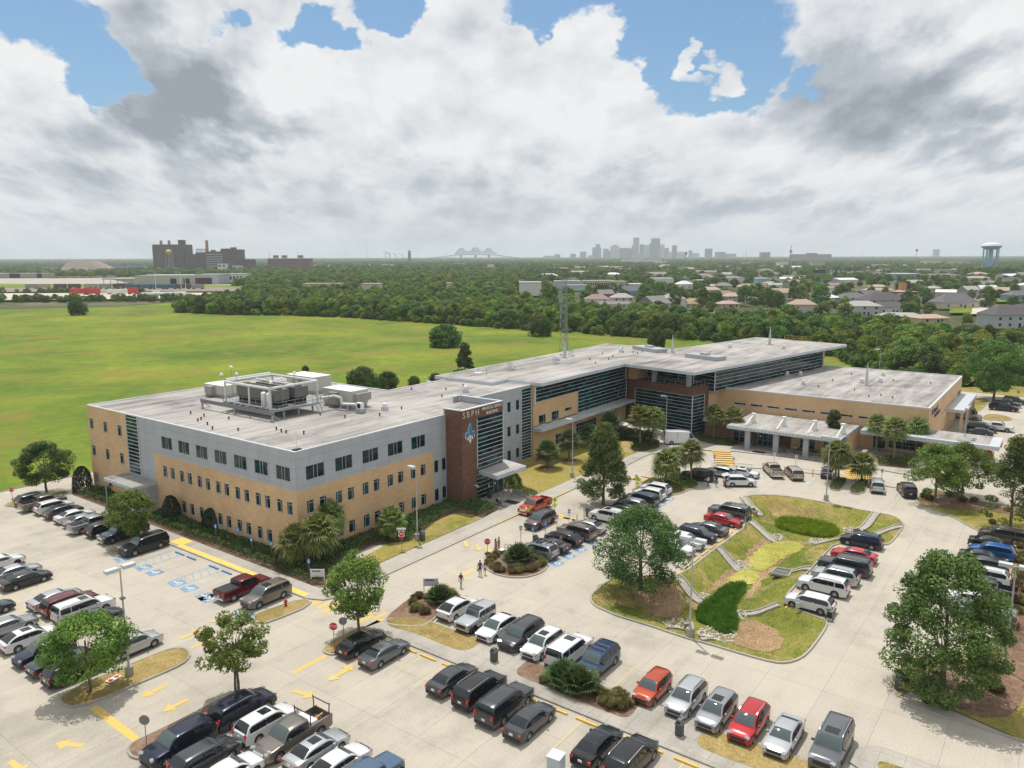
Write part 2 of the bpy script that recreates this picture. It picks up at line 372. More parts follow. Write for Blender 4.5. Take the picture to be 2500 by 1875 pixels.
# meadow behind: slightly raised so it meets the lot at z=0
FIELD=[(-900,55),(15,55),(56,48),(112,22),(165,-44),(165,-48),(300,-60),(700,-150)]
fl=[tuple(G(u,v)[:2]) for u,v in ((2300,850),(2040,815),(1800,792),(1500,778),(1290,764),(1000,748),(850,742),(437,735),(300,745),(0,752),(-500,775),(-1500,830))]
sheet('meadow',FIELD+fl,-0.02,M_FIELD)
kerb('kerb',[(-130,56.4),(20,56.4),(60,50)],closed=False)
def basin():
    from mathutils.bvhtree import BVHTree
    p=BASs; cs=[Vector(q) for q in p]; n=len(cs)
    xs=[q[0] for q in p]; ys=[q[1] for q in p]
    seg=[(np.array(p[i]),np.array(p[(i+1)%n])) for i in range(n)]
    A=np.array([s[0] for s in seg]); B=np.array([s[1] for s in seg]); D=B-A; L2=(D**2).sum(1)+1e-9
    def dist(q):
        t=np.clip(((q-A)*D).sum(1)/L2,0,1); c=A+D*t[:,None]; return np.sqrt(((c-q)**2).sum(1).min())
    def inside(q):
        x,y=q; c=False
        for a,b in seg:
            if (a[1]>y)!=(b[1]>y) and x<(b[0]-a[0])*(y-a[1])/(b[1]-a[1])+a[0]: c=not c
        return c
    pts=[]; st=0.9
    y=min(ys)
    while y<max(ys):
        x=min(xs)
        while x<max(xs):
            q=np.array((x+random.uniform(-.2,.2),y+random.uniform(-.2,.2)))
            if inside(q):
                d=dist(q)
                if d>0.45: pts.append((q,d))
            x+=st
        y+=st
    from mathutils.geometry import delaunay_2d_cdt
    vs=[Vector(q) for q in p]+[Vector(q) for q,_ in pts]
    r=delaunay_2d_cdt(vs,[(i,(i+1)%n) for i in range(n)],[],1,1e-4)
    b=[]
    for v in r[0]:
        d=dist(np.array(v)) ; t=min(1,max(0,(d-0.2)/3.6)); z=0.10-1.15*(t*t*(3-2*t))
        if d>0.3: z+=0.10*mnoise.noise(Vector((v.x*.5,v.y*.5,0)))
        b.append((v.x,v.y,z))
    me=bpy.data.meshes.new('retention_basin'); me.from_pydata(b,[],[f if True else f for f in r[2]]); me.materials.append(M_BASIN)
    me.polygons.foreach_set('use_smooth',[True]*len(me.polygons)); me.update()
    return tag(link('retention_basin',me),kind='structure'), BVHTree.FromPolygons(b,r[2])
_bo,BAS_BVH=basin()
def zbas(x,y):
    h=BAS_BVH.ray_cast(Vector((x,y,5)),Vector((0,0,-1)))
    return h[0].z if h[0] is not None else 0.0
kerb('kerb',BASs,0.18,0.15)
def drape(name, poly, mat, dz=0.03, step=0.8):
    """sheet laid over the basin slopes"""
    p=ccw([tuple(q[:2]) for q in poly]); bm=bmesh.new();
    b=MB(); b.cap(p,0,0); me=b.mesh(name,[mat]); bm.from_mesh(me); bmesh.ops.remove_doubles(bm,verts=bm.verts,dist=1e-4)
    for _ in range(5):
        ed=[e for e in bm.edges if e.calc_length()>step]
        if not ed: break
        bmesh.ops.subdivide_edges(bm,edges=ed,cuts=1); bmesh.ops.triangulate(bm,faces=bm.faces)
    for v in bm.verts: v.co.z=zbas(v.co.x,v.co.y)+dz
    bm.to_mesh(me); bm.free(); me.update(); return tag(link(name,me),kind='structure')
def sh_poly(k, pts): return [tuple(P(k,*q,-0.75))[:2] for q in pts]
def rag(poly,amp=.45,st=.5):
    o=[]; p=[tuple(q[:2]) for q in poly]; n=len(p)
    for i in range(n):
        a,b=Vector(p[i]),Vector(p[(i+1)%n]); k=max(1,int((b-a).length/st)); nn=(b-a).normalized() if (b-a).length>1e-6 else Vector((1,0)); nn=Vector((nn.y,-nn.x))
        for j in range(k): q=a.lerp(b,j/k); o.append(tuple(q+nn*amp*(mnoise.noise(Vector((q.x*1.3,q.y*1.3,2)))+.6*mnoise.noise(Vector((q.x*4,q.y*4,7))))))
    return o
M_ALGAE=m_grass('algae mat',(0.20,0.20,0.035),(0.34,0.32,0.07),(0.46,0.42,0.12),4,None,0.25)
M_MUD=m_grass('bare bank',(0.18,0.11,0.06),(0.32,0.21,0.12),(0.42,0.30,0.18),3,None,0.6)
drape('mud_bank',rag(sh_poly('y1',[(1000,1300),(1150,1120),(1400,960),(1440,860),(1560,760),(1720,700),(1900,740),(2100,760),(1900,900),(1720,1040),(1600,1150),(1480,1330),(1400,1360),(1500,1180),(1250,1180),(1120,1240)])),M_MUD,0.02)
drape('algae_water',rag(sh_poly('y1',[(1420,1000),(1480,890),(1600,790),(1750,745),(1950,755),(2040,790),(1980,860),(1850,910),(1740,990),(1620,1060),(1480,1050)])),M_ALGAE,0.06)
drape('algae_water',rag(sh_poly('y1',[(1220,1170),(1290,1080),(1380,1035),(1500,1065),(1560,1100),(1540,1170),(1440,1200),(1300,1200)])),M_ALGAE,0.06)
drape('bare_soil',rag(sh_poly('z4',[(1300,60),(1480,40),(1700,120),(1830,250),(1780,380),(1560,400),(1350,330),(1240,260),(1330,160)])),M_MUD,0.03)
drape('bare_soil',rag(sh_poly('y1',[(1650,330),(1900,400),(2150,420),(2212,520),(1900,500),(1700,470)])),M_DRY,0.03)
drape('bare_soil',rag(sh_poly('y1',[(60,1250),(350,1200),(700,1300),(760,1450),(640,1580),(420,1540),(250,1420)])),M_MUD,0.03)
def flume(pts, k='y1', mat=None):
    b=[tuple(P(kk,x,y))[:2] for kk,x,y in pts]; o=drape('drain_flume',b,M_WALK,0.07,1.0)
    c0,c1,c2,c3=[Vector(q) for q in b]
    for a,c in ((c0,c3),(c1,c2)):
        m=MB(); n=8; d=(c-a); w=Vector((-d.y,d.x)).normalized()*0.08
        for i in range(n):
            u,v=a+d*(i/n),a+d*((i+1)/n); zu=zbas(u.x,u.y)+0.0; zv=zbas(v.x,v.y)+0.0
            m.face([(u.x-w.x,u.y-w.y,zu+.2),(v.x-w.x,v.y-w.y,zv+.2),(v.x+w.x,v.y+w.y,zv+.2),(u.x+w.x,u.y+w.y,zu+.2)][::-1])
            for s in (-1,1): m.face([(u.x+s*w.x,u.y+s*w.y,zu-.1),(v.x+s*w.x,v.y+s*w.y,zv-.1),(v.x+s*w.x,v.y+s*w.y,zv+.2),(u.x+s*w.x,u.y+s*w.y,zu+.2)])
        tag(m.build('kerb',M_KERB),kind='structure')
flume([('y1',1087,862),('y1',1130,836),('y1',1375,972),('y1',1310,1008)])
flume([('y1',1435,575),('y1',1480,548),('y1',1760,680),('y1',1700,700)])
flume([('y1',615,1165),('y1',690,1140),('y1',965,1310),('y1',905,1345)])
flume([('y1',1350,297),('y1',1400,285),('y1',1600,450),('y1',1500,480)])
flume([('y2',575,462),('y2',648,478),('y2',480,575),('y2',345,590)])
flume([('y2',905,600),('y2',892,632),('y2',520,680),('y2',470,610)])
flume([('y2',215,720),('y2',225,745),('y2',-60,765),('y2',-80,735)])
flume([('y1',2110,1060),('y1',2090,1095),('y1',1900,1085),('y1',1900,1058)])
flume([('y1',1740,1430),('y1',1780,1470),('y1',1380,1470),('y1',1370,1432)])
flume([('z4',640,125),('z4',560,170),('z4',740,110),('z4',780,80)])
flume([('z4',905,255),('z4',935,305),('z4',1060,260),('z4',960,215)])
# islands in the near lot
island(Zs('z1',[(630,900),(650,960),(740,995),(870,985),(1050,925),(1400,775),(1700,650),(1950,540),(2035,460),(2040,405),(1980,365),(1860,360),(1700,410),(1400,535),(1150,640),(850,765),(720,840)]),M_DRY,'traffic_island',1)
island([tuple(P('z1',*q))[:2] for q in [(1365,1470),(1400,1535),(1500,1560),(1620,1545)]]+[tuple(P('z2',*q))[:2] for q in [(95,1180),(540,880),(530,845),(480,820),(370,818),(280,840),(0,990)]]+[tuple(P('z1',*q))[:2] for q in [(1800,1200),(1500,1340),(1400,1395)]],M_MULCH,'traffic_island',1)
island([(-13.4,48.5),(-12.6,46.7),(-10.6,46.5),(-5.4,46.6),(-4.9,49.2),(-10,49.6),(-12.6,49.4)],M_LAWN,'traffic_island',1)
island(Zs('z6',[(1148,850),(1165,878),(1240,884),(1320,868)])+[(-7.7,16.3),(-7.7,18.2),(-11.5,18.4)],M_DRY,'traffic_island',1)
island(Zs('z7',[(515,1590),(530,1620),(580,1640),(680,1635),(1160,1440)])+[(-7.7,-10.4)]+Zs('z7',[(600,1520),(540,1550)]),M_DRY,'traffic_island',1)
island(Zs('z2',[(1262,385),(1290,420),(1350,437),(1415,430)])+[(-8.5,-22.6),(-8.5,-20.2)]+Zs('z2',[(1700,130),(1500,220),(1370,290),(1290,350)]),M_DRY,'traffic_island',1)
island(Zs('z8',[(820,1060),(860,1090),(950,1130),(1080,1155),(1250,1155),(1400,1110),(1470,1060),(1475,990),(1400,930),(1260,860),(1020,868),(890,890),(805,950),(790,1010)]),M_MULCH,'traffic_island',2)
# planted bed at the head of the median strip
island(Zs('z8',[(0,1365),(120,1342),(260,1310),(400,1310),(520,1395),(300,1560)])+[(-4.1,-24.6),(-5.2,-24.6)]+Zs('z2',[(1990,120),(1900,70)]),M_MULCH,'planting_bed',1)
# median strip with the walk
sheet('median_walk',[(-8.4,-20.5),(-8.4,-95),(-4.0,-95),(-4.0,-24.6),(-5.2,-24.6),(-5.6,-21)],0.12,M_WALK)
kerb('kerb',[(-8.4,-20.5),(-8.4,-95)],closed=False); kerb('kerb',[(-4.0,-95),(-4.0,-24.6)],closed=False)
def bed(pts, mat, nm='lawn', sm=2, z=0.135): sheet(nm,chaikin(pts,sm),z,mat)
bed(Zs('z3',[(0,20),(215,85),(700,268),(755,300),(735,330),(640,390),(540,402),(430,370),(0,190)])+Zs('z2',[(1990,150),(1920,60)]),M_DRY)
bed([(-4.15,-36.4),(-4.15,-47.4)]+Zs('z4',[(240,1010),(160,1125),(60,1130)])+Zs('z3',[(2212,1105),(1900,990),(1450,790),(1170,680),(1140,640),(1160,590),(1240,530)]),M_MULCH,'planting_bed')
bed([(-4.15,-54.8),(-4.15,-66.6),(-5.0,-67.2),(-6.3,-66.5)]+Zs('z4',[(1400,1652),(1000,1500),(890,1440),(872,1380),(960,1275)]),M_DRY)
isl=[(-4.0,-66.8),(-3.0,-66.9)]+Zs('z5',[(300,1659),(380,1500),(450,1462),(560,1450),(700,1470),(1200,1655),(1700,1850)])+[(-9,-84),(-6,-74)]
sheet('pavement',chaikin(isl,1),0.125,M_WALK); kerb('kerb',chaikin(isl,1)); bed(Zs('z5',[(600,1650),(640,1605),(820,1660),(1000,1740),(700,1800)]),M_LAWN,z=0.14)
# walks and lawns round the office building
sheet('pavement',[(-7.65,47),(-7.65,-10.6),(-6.9,-12.4),(-5.5,-13.1),(67,-13.1),(67,-10.2),(-4.9,-10.2),(-5.3,-9.0),(-5.3,47)],0.12,M_WALK)
kerb('kerb',[(-7.65,47),(-7.65,-10.6),(-6.9,-12.4),(-5.5,-13.1),(52,-13.1)]+[tuple(q) for q in Zs('y6',[(150,1040),(300,960),(400,925)])],closed=False)
bed([(-5.2,46.8),(-5.2,-9.0),(-4.8,-10.0),(8,-10.1),(22.4,-10.1),(22.5,-6.2),(19,-5.4),(14,-6.2),(8,-6.6),(2,-7.5),(-1,-6.0),(-1.55,-2.1),(-1.6,46.8)],M_LAWN,sm=0,z=0.125)
def fromz(k,pts): return Zs(k,pts)
bed([(-1.6,46.7),(-5.2,46.7),(-5.2,-9.5)]+fromz('z7',[(1240,1270),(1400,1085),(1480,985),(1600,905),(1800,800),(2212,765)])+fromz('z8',[(220,590),(350,500),(500,455),(660,468),(770,508),(960,410)])+[(27.5,-5.0),(24,-5.0),(-1.5,-2.2)],M_MULCH,'planting_bed',0,0.15)
sheet('pavement',[(28.0,-10.3),(28.4,-5.0),(34.4,-5.0),(34.8,-10.3)],0.125,M_WALK)
bed([(34.8,-10.2),(34.6,-5.0),(34.6,2.8),(51.8,2.8),(85,2.4),(84,-6)]+fromz('y6',[(440,890),(250,912),(120,965),(40,1020)])+[(60.5,-10.2)],M_LAWN,sm=0,z=0.13)
pw=fromz('y6',[(40,1020),(120,965),(250,912),(440,890),(560,880),(560,915),(420,925),(300,958),(150,1040),(60,1080)])
sheet('pavement',pw,0.118,M_WALK)
bed(fromz('y8',[(930,1470),(1040,1450),(1060,1560),(1100,1570),(1000,1610)]),M_DRY,z=0.15)
# plaza in front of the hospital entrance and the raised walk round the drop-off loop
plz=fromz('y6',[(850,850),(940,820),(1340,850),(1400,830)])+[(84,-23.0),(84,-44),(92,-46),(93.5,-52)]+fromz('y7',[(1100,1260),(960,1395),(620,1330),(560,1335)])+fromz('y6',[(2212,1090),(1400,890),(1100,890),(900,890)])
sheet('pavement',[(67,-13.2),(72,-13.0),(79,-14.2),(83,-16.5),(86,-17),(94,-14),(94,-58)]+fromz('y7',[(1250,1310),(960,1390),(620,1325),(330,1240)])+fromz('y6',[(2212,1010),(1300,905),(930,890),(820,900),(600,890),(440,925)]),0.115,M_WALK)
sheet('pavement',fromz('y6',[(400,1200),(700,1145),(1030,1100),(1300,1050),(1640,1055),(2212,1120)])+fromz('y7',[(300,1390),(540,1450),(960,1490),(1020,1530),(960,1545),(520,1480),(300,1430)])+fromz('y6',[(2212,1155),(1640,1090),(1280,1085),(1030,1120),(760,1160),(530,1190),(400,1225)]),0.10,M_LOT)
kerb('kerb',fromz('y6',[(380,1225),(530,1190),(760,1160),(1030,1120),(1280,1085),(1640,1090),(2212,1155)]),closed=False)
kerb('kerb',fromz('y6',[(380,1215),(520,1175),(700,1145),(1030,1100),(1300,1050),(1640,1055),(2212,1120)])+fromz('y7',[(300,1390),(540,1450)]),closed=False)
I_H1=island(fromz('y6',[(160,1330),(270,1262),(380,1222),(520,1195),(640,1150),(760,1170),(905,1262),(880,1300),(775,1325),(700,1362),(560,1378),(420,1320),(300,1270)]),M_LAWN,'traffic_island',1)
island(fromz('y7',[(90,1535),(130,1450),(200,1425),(295,1440),(255,1500),(205,1562)]),M_MULCH,'traffic_island',1)
island(fromz('y7',[(312,1575),(340,1520),(430,1455),(520,1465),(480,1570),(400,1600)]),M_MULCH,'traffic_island',1)
# right side lawns
RL=[(7.59,-72.23),(10.0,-64.2)]+Zs('z5',[(860,905),(785,830),(757,760),(775,715),(860,690),(1000,705)])+[(14.5,-62.5),(22,-69.2),(53.4,-69.1),(54.5,-71.0),(40,-82),(5,-84),(-12,-90),(-5,-79)]
sheet('lawn',chaikin(RL,0),0.10,M_LAWN); kerb('kerb',[(-10,-84.0),(-1.5,-77.0)]+Zs('z5',[(2212,1400),(1700,1230),(1300,1110),(1000,1000),(850,900),(780,820),(757,760),(775,715),(860,690)]),closed=False)
kerb('kerb',[(22,-69.0),(53.4,-69.0)],closed=False)
bed([(13.0,-62.9),(20,-69.2),(30,-69.5),(52,-69.4),(52,-71.3),(30,-72.2),(14,-72),(9,-70.5),(9.8,-66)],M_MULCH,'planting_bed',1,0.12)
nl=Zs('y2',[(1020,370),(1250,440),(1450,520),(1600,610),(1740,680),(1850,690),(2500,700),(2500,420),(1790,370),(1440,270),(1200,200),(1090,240)])
island(nl,M_LAWN,'lawn',1)
bed(Zs('y2',[(1040,360),(1100,270),(1250,230),(1700,340),(2300,450),(2300,520),(1500,420),(1250,400)]),M_MULCH,'planting_bed',1,0.13)
island(Zs('y7',[(1590,560),(1790,560),(1835,600),(1650,755),(1600,750),(1530,620)]),M_LAWN,'lawn',0)
island([(142.4,-58.3),(142.9,-60.5),(140.0,-63.2),(136.2,-62.4),(134.4,-59.6),(136.2,-57.4)],M_DRY,'traffic_island',2)
bed(Zs('y7',[(1500,440),(2212,420),(2600,470),(2600,560),(2212,545),(1540,480)]),M_LAWN,sm=0,z=0.02)
# hedge beds in front of the low wing
bed(Zs('y7',[(560,1190),(760,1200),(1000,1210),(1050,1290),(940,1320),(640,1290)]),M_MULCH,'planting_bed',0,0.14)
bed(Zs('y6',[(850,725),(940,700),(1040,760),(1220,770),(1400,830),(1250,850),(1100,840),(940,800),(850,780)]),M_MULCH,'planting_bed',0,0.14)
bed(Zs('y6',[(175,860),(240,820),(360,790),(480,800),(480,860),(330,900),(200,905)]),M_MULCH,'planting_bed',0,0.16)
# ------------------------------------------------------------------ painted markings
def strip(name, a, b, w, mat, z=0.006):
    a=Vector(a[:2]); b=Vector(b[:2]); n=Vector((-(b-a).y,(b-a).x)).normalized()*w/2
    m=MB(); m.face([(a.x-n.x,a.y-n.y,z),(b.x-n.x,b.y-n.y,z),(b.x+n.x,b.y+n.y,z),(a.x+n.x,a.y+n.y,z)]); return tag(m.build(name,mat),kind='structure')
def lines(name, segs, w, mat, z=0.006):
    m=MB()
    for a,b in segs:
        a=Vector(a[:2]); b=Vector(b[:2]); n=Vector((-(b-a).y,(b-a).x)).normalized()*w/2
        m.face([(a.x-n.x,a.y-n.y,z),(b.x-n.x,b.y-n.y,z),(b.x+n.x,b.y+n.y,z),(a.x+n.x,a.y+n.y,z)][::-1])
    return tag(m.build(name,mat),kind='structure')
_ak=[0]
def arrow(c, ang, mat=None, L=1.9, w=0.95, z=0.006):
    _ak[0]+=1; z+=.003*_ak[0]; c=Vector(c[:2]); d=Vector((math.cos(ang),math.sin(ang))); n=Vector((-d.y,d.x)); m=MB()
    q=lambda s,t: (c.x+d.x*s+n.x*t, c.y+d.y*s+n.y*t, z)
    m.face([q(-L/2,-w*.17),q(L*.1,-w*.17),q(L*.1,w*.17),q(-L/2,w*.17)]); m.face([q(L*.1,-w/2),q(L/2,0),q(L*.1,w/2)])
    return tag(m.build('road_arrow',mat or M_YEL),kind='structure')
strip('stop_line',P('z1',990,985),P('z1',1470,1350),0.62,M_YEL)
strip('lane_line',P('z1',2040,355),P('z2',190,205),0.3,M_YEL)
strip('lane_line',P('z2',940,625),P('z2',1300,435),0.45,M_YEL)
for k,x,y,an in (('z1',735,1390,math.pi/2+.5),('z1',170,1635,-math.pi/2),('z1',1645,820,math.pi),('z1',1880,975,math.pi),('z1',2055,205,0.0),('z2',1060,855,-math.pi/2+.2),('z2',1420,655,math.pi),('z2',1500,600,0.1),('z2',180,65,-.9),('z8',600,790,-2.3),('z8',730,830,-2.3),('z8',840,850,-2.3)):
    arrow(P(k,x,y),an,M_YFADE if k=='z8' or (k,y) in (('z2',655),('z2',65)) else M_YEL, 2.2,1.25)
strip('lane_line',P('z8',560,1120),P('z8',690,1055),0.55,M_YFADE); strip('lane_line',P('z8',580,1165),P('z8',680,1140),0.3,M_YFADE); arrow(P('z8',430,1265),-2.2,M_YFADE,2.2,1.3)
# stall lines
seg=[]
def stalls(a0,a1,bs,skip=()): return [((a0,b),(a1,b)) for b in bs]
lines('stall_lines',stalls(-13.2,-8.6,[ -25.6-2.75*i for i in range(0,14)]),0.1,M_YFADE)
lines('stall_lines',stalls(-3.9,0.6,[ -25.2-2.75*i for i in range(0,15)]),0.1,M_YFADE)
lines('stall_lines',stalls(-13.0,-7.8,[ 13.6+2.75*i for i in range(2,12)]),0.1,M_YFADE)
lines('stall_lines',stalls(-31.5,-21,[ 26.2-2.75*i for i in range(0,11)])+[((-26.1,-1.5),(-26.1,27))],0.1,M_YFADE)
lines('stall_lines',stalls(-31.5,-21,[ -22.6-2.75*i for i in range(0,9)])+[((-26.4,-22),(-26.4,-46))],0.1,M_YFADE)
lines('stall_lines',[((a,-39.6),(a,-35)) for a in [21.0+2.75*i for i in range(8)]]+[((a,-55.6),(a,-51.0)) for a in [20.8+2.75*i for i in range(8)]]+[((a,-68.8),(a,-64.4)) for a in [25+3.7*i for i in range(8)]],0.1,M_YFADE)
# accessible bays along the short facade
HB=[(-13.6,9.5),(-13.6,6.4),(-13.6,1.4),(-13.6,-1.4),(-13.6,-6.5)]
def wheelchair(c, ang, s=1.0, z=0.012):
    c=Vector(c[:2]); d=Vector((math.cos(ang),math.sin(ang))); n=Vector((-d.y,d.x)); b=MB()
    q=lambda u,v,zz=z: (c.x+d.x*u*s+n.x*v*s, c.y+d.y*u*s+n.y*v*s, zz)
    b2=MB(); b2.face([q(-.8,-.8,.006),q(.8,-.8,.006),q(.8,.8,.006),q(-.8,.8,.006)]); tag(b2.build('bay_symbol_ground',M_BLUP),kind='structure')
    def ln(u0,v0,u1,v1,w=.09):
        e=Vector((u1-u0,v1-v0)); m=Vector((-e.y,e.x)).normalized()*w/2
        b.face([q(u0-m.x,v0-m.y),q(u1-m.x,v1-m.y),q(u1+m.x,v1+m.y),q(u0+m.x,v0+m.y)])
    for i in range(10):
        t0,t1=1.9+i*.43,1.9+(i+1)*.43; ln(-.22+.33*math.cos(t0),.05+.33*math.sin(t0),-.22+.33*math.cos(t1),.05+.33*math.sin(t1))
    ln(.36,.08,-.1,.05,.13); ln(-.1,.05,-.12,-.3,.12); ln(-.12,-.3,-.42,-.42,.12); ln(.15,.05,.13,-.25,.1)
    for i in range(6):
        t0,t1=i*math.pi/3,(i+1)*math.pi/3; b.face([q(.52,.1),q(.52+.11*math.cos(t0),.1+.11*math.sin(t0)),q(.52+.11*math.cos(t1),.1+.11*math.sin(t1))])
    tag(b.build('bay_symbol',M_WHP),kind='structure')
for x,y in ((1310,940),(1540,1030),(1660,1085),(1905,1200),(2035,1258),(2205,1345)): wheelchair(P('z6',x,y),math.pi/2-.15)
for x,y in ((430,1540),(30,1365)): wheelchair(P('z7',x,y),math.pi/2-.15,1.05)
for x,y in ((1825,850),(1700,920),(1570,995),(1960,775)): wheelchair(P('z8',x,y),math.pi/2-.15)
for x,y in ((570,305),(480,358),(400,412)): wheelchair(P('y1',x,y),math.pi/2)
def hatch(x0,x1,y0,y1,n=6,mat=None,w=.1):
    sg=[((x0,y0),(x1,y0)),((x0,y1),(x1,y1)),((x0,y0),(x0,y1))]
    for i in range(n): sg.append(((x0+(x1-x0)*i/n,y0),(x0+(x1-x0)*(i+1)/n,y1)))
    lines('bay_hatching',sg,w,mat or M_BLINE,0.008)
hatch(-13.8,-8.2,11.0,13.2); hatch(-13.8,-8.2,2.9,4.9); hatch(-13.8,-8.2,-5.0,-2.9); hatch(-13.8,-8.2,-8.2,-6.9,4)
lines('stall_lines',[((-13.8,y),(-8.2,y)) for y in (13.3,10.9,8.0,5.0,2.9,0,-2.9,-5.0,-8.0)],0.11,M_BLINE)
# tactile yellow strip at the kerb edge with ramp, crosswalks
M_TACT=m_paint('tactile yellow',(0.80,0.52,0.11))
sheet('tactile_strip',[(-7.55,13.8),(-7.55,-10.2),(-6.85,-10.2),(-6.85,13.8)],0.128,M_TACT)
sheet('tactile_strip',[(-7.2,13.6),(-7.2,16.0),(-5.5,16.0),(-5.5,13.6)],0.132,M_TACT)
for c in (('z7',1215,1405),('z7',1290,1440),('z7',1345,1487),('z2',1720,45),('z2',1790,110),('z2',1830,90)):
    a=P(*c); strip('crosswalk_bar',(a.x-1.0,a.y),(a.x+1.0,a.y),0.6,M_YEL,0.008)
for i in range(6): strip('crosswalk_bar',(-6.8+0.0,-13.9-i*1.15),(-5.0,-13.9-i*1.15),0.45,M_YEL if i%2 else M_YFADE,0.008)
for c in ((1580,470),(1650,505),(1730,520),(1815,545)):
    a=P('z8',*c); strip('crosswalk_bar',(a.x,a.y-1.1),(a.x,a.y+1.1),0.7,M_YEL,0.008)
for c in ((205,1095),(270,1105),(345,1130),(360,1075)):
    a=P('y1',c[0],c[1]-1000); strip('crosswalk_bar',(a.x,a.y-1.2),(a.x,a.y+1.2),0.6,M_YEL,0.124)
cw0=P('y6',1145,893); cw1=P('y6',1215,1110)
cd_=(cw1-cw0); cn=Vector((-cd_.y,cd_.x,0)).normalized()
for i in range(9):
    a=cw0+cd_*((i+.5)/9); strip('crosswalk_bar',a-cn*1.6,a+cn*1.6,0.95,M_YEL,0.124)
cw0=P('y7',440,1290); cw1=P('y7',370,1440); cd_=(cw1-cw0); cn=Vector((-cd_.y,cd_.x,0)).normalized()
for i in range(8):
    a=cw0+cd_*((i+.5)/8); strip('crosswalk_bar',a-cn*2.0,a+cn*2.0,0.9,M_YEL,0.124)
lines('kerb_paint',[((22,-13.1),(40,-13.1))],0.2,M_YEL,0.145)
pk=fromz('y6',[(850,872),(940,888),(1180,905)]); lines('kerb_paint',[(pk[0],pk[1]),(pk[1],pk[2])],0.3,M_YFADE,0.13)
# bays in the drop-off loop
lines('stall_lines',[(P('y6',*a),P('y6',*b)) for a,b in (((1600,1130),(1625,1235)),((1825,1150),(1808,1235)),((2045,1170),(1985,1255)),((2180,1190),(2095,1275)),((1340,1110),(1500,1215)),((1515,1150),(1520,1230)))],0.12,M_BLINE)
lines('stall_lines',[(P('y7',*a),P('y7',*b)) for a,b in (((735,1545),(665,1620)),((850,1560),(805,1640)))],0.12,M_BLINE)
lines('bay_hatching',[(P('y6',1515+i*0,1160+i*14),P('y6',1610,1160+i*14)) for i in range(5)]+[(P('y6',2050-i*12,1185+i*14),P('y6',2165-i*14,1200+i*14)) for i in range(5)]+[(P('y7',740-i*14,1560+i*14),P('y7',835-i*6,1575+i*14)) for i in range(5)],0.08,M_WHP)
# ------------------------------------------------------------------ building materials
def m_brick(name, c1, c2, mort, bw=0.6, rh=0.2, var=0.5):
    n=newmat(name,0.9,0.15); tc=n.new('ShaderNodeUVMap'); uv=tc.outputs[0]
    br=n.new('ShaderNodeTexBrick'); n.con(uv,br.inputs['Vector']); br.inputs['Scale'].default_value=1.0; br.inputs['Brick Width'].default_value=bw; br.inputs['Row Height'].default_value=rh
    br.inputs['Mortar Size'].default_value=0.012; br.inputs['Color1'].default_value=(*c1,1); br.inputs['Color2'].default_value=(*c2,1); br.inputs['Mortar'].default_value=(*mort,1)
    w=n.noise(n.pos(),0.25,5,0.6); w2=n.noise(n.pos((1,1,3)),2.0,4,0.7)
    c=n.mix(0.5,br.outputs[0],n.ramp(w,[(0.3,(0.40,0.40,0.40)),(0.7,(0.60,0.60,0.60))]),'OVERLAY'); c=n.mix(var,c,n.ramp(w2,[(0.3,(0.38,0.38,0.38)),(0.7,(0.64,0.62,0.60))]),'OVERLAY')
    n.color(c); n.bump(br.outputs['Fac'],0.15,0.01); return n.m
M_TAN=m_brick('tan brick',(0.56,0.375,0.205),(0.62,0.43,0.25),(0.55,0.42,0.29))
M_BRN=m_brick('brown brick',(0.135,0.070,0.050),(0.19,0.105,0.075),(0.15,0.10,0.08))
def m_panel(name, base, seam, bw=2.1, rh=1.1, rough=0.45):
    n=newmat(name,rough,0.4); uv=n.new('ShaderNodeUVMap').outputs[0]
    br=n.new('ShaderNodeTexBrick'); br.offset=0.0; n.con(uv,br.inputs['Vector']); br.inputs['Scale'].default_value=1.0; br.inputs['Brick Width'].default_value=bw; br.inputs['Row Height'].default_value=rh
    br.inputs['Mortar Size'].default_value=0.018; br.inputs['Color1'].default_value=(*base,1); br.inputs['Color2'].default_value=(*[x*.93 for x in base],1); br.inputs['Mortar'].default_value=(*seam,1)
    w=n.noise(n.pos((1,1,.3)),0.6,5,0.6); c=n.mix(0.35,br.outputs[0],n.ramp(w,[(0.3,(0.42,)*3),(0.7,(0.58,)*3)]),'OVERLAY'); n.color(c); return n.m
M_PAN=m_panel('grey metal panel',(0.40,0.43,0.475),(0.24,0.25,0.27))
M_FAS=m_panel('fascia metal',(0.50,0.54,0.58),(0.36,0.38,0.41),3.0,2.0)
M_COP=pbr('coping metal',(0.60,0.64,0.68),0.4,0.0,0.5)
M_FRM=pbr('window frame aluminium',(0.42,0.44,0.45),0.4,0.2)
M_MUL=pbr('mullion aluminium',(0.62,0.65,0.66),0.35,0.1)
def m_glass(name, a, b, c, cell=(1.25,0.56), dirt=0.0):
    n=newmat(name,0.06,0.32); uv=n.new('ShaderNodeUVMap').outputs[0]; mp=n.new('ShaderNodeMapping'); mp.inputs['Scale'].default_value=(1/cell[0],1/cell[1],1); n.con(uv,mp.inputs[0])
    fl=n.new('ShaderNodeVectorMath'); fl.operation='FLOOR'; n.con(mp.outputs[0],fl.inputs[0]); wn=n.new('ShaderNodeTexWhiteNoise'); wn.noise_dimensions='2D'; n.con(fl.outputs[0],wn.inputs['Vector'])
    lo=n.noise(n.pos(),0.16,3,0.5); f=n.math('ADD',n.math('MULTIPLY',wn.outputs['Value'],0.55),n.math('MULTIPLY',lo,0.5))
    n.color(n.ramp(f,[(0.35,a),(0.62,b),(0.85,c)])); n.b.inputs['IOR'].default_value=1.45
    n.bump(n.noise(n.pos(),0.8,2,0.5),0.02,0.05); return n.m
M_GLS=m_glass('teal curtain glass',(0.003,0.011,0.016),(0.005,0.034,0.044),(0.010,0.10,0.105))
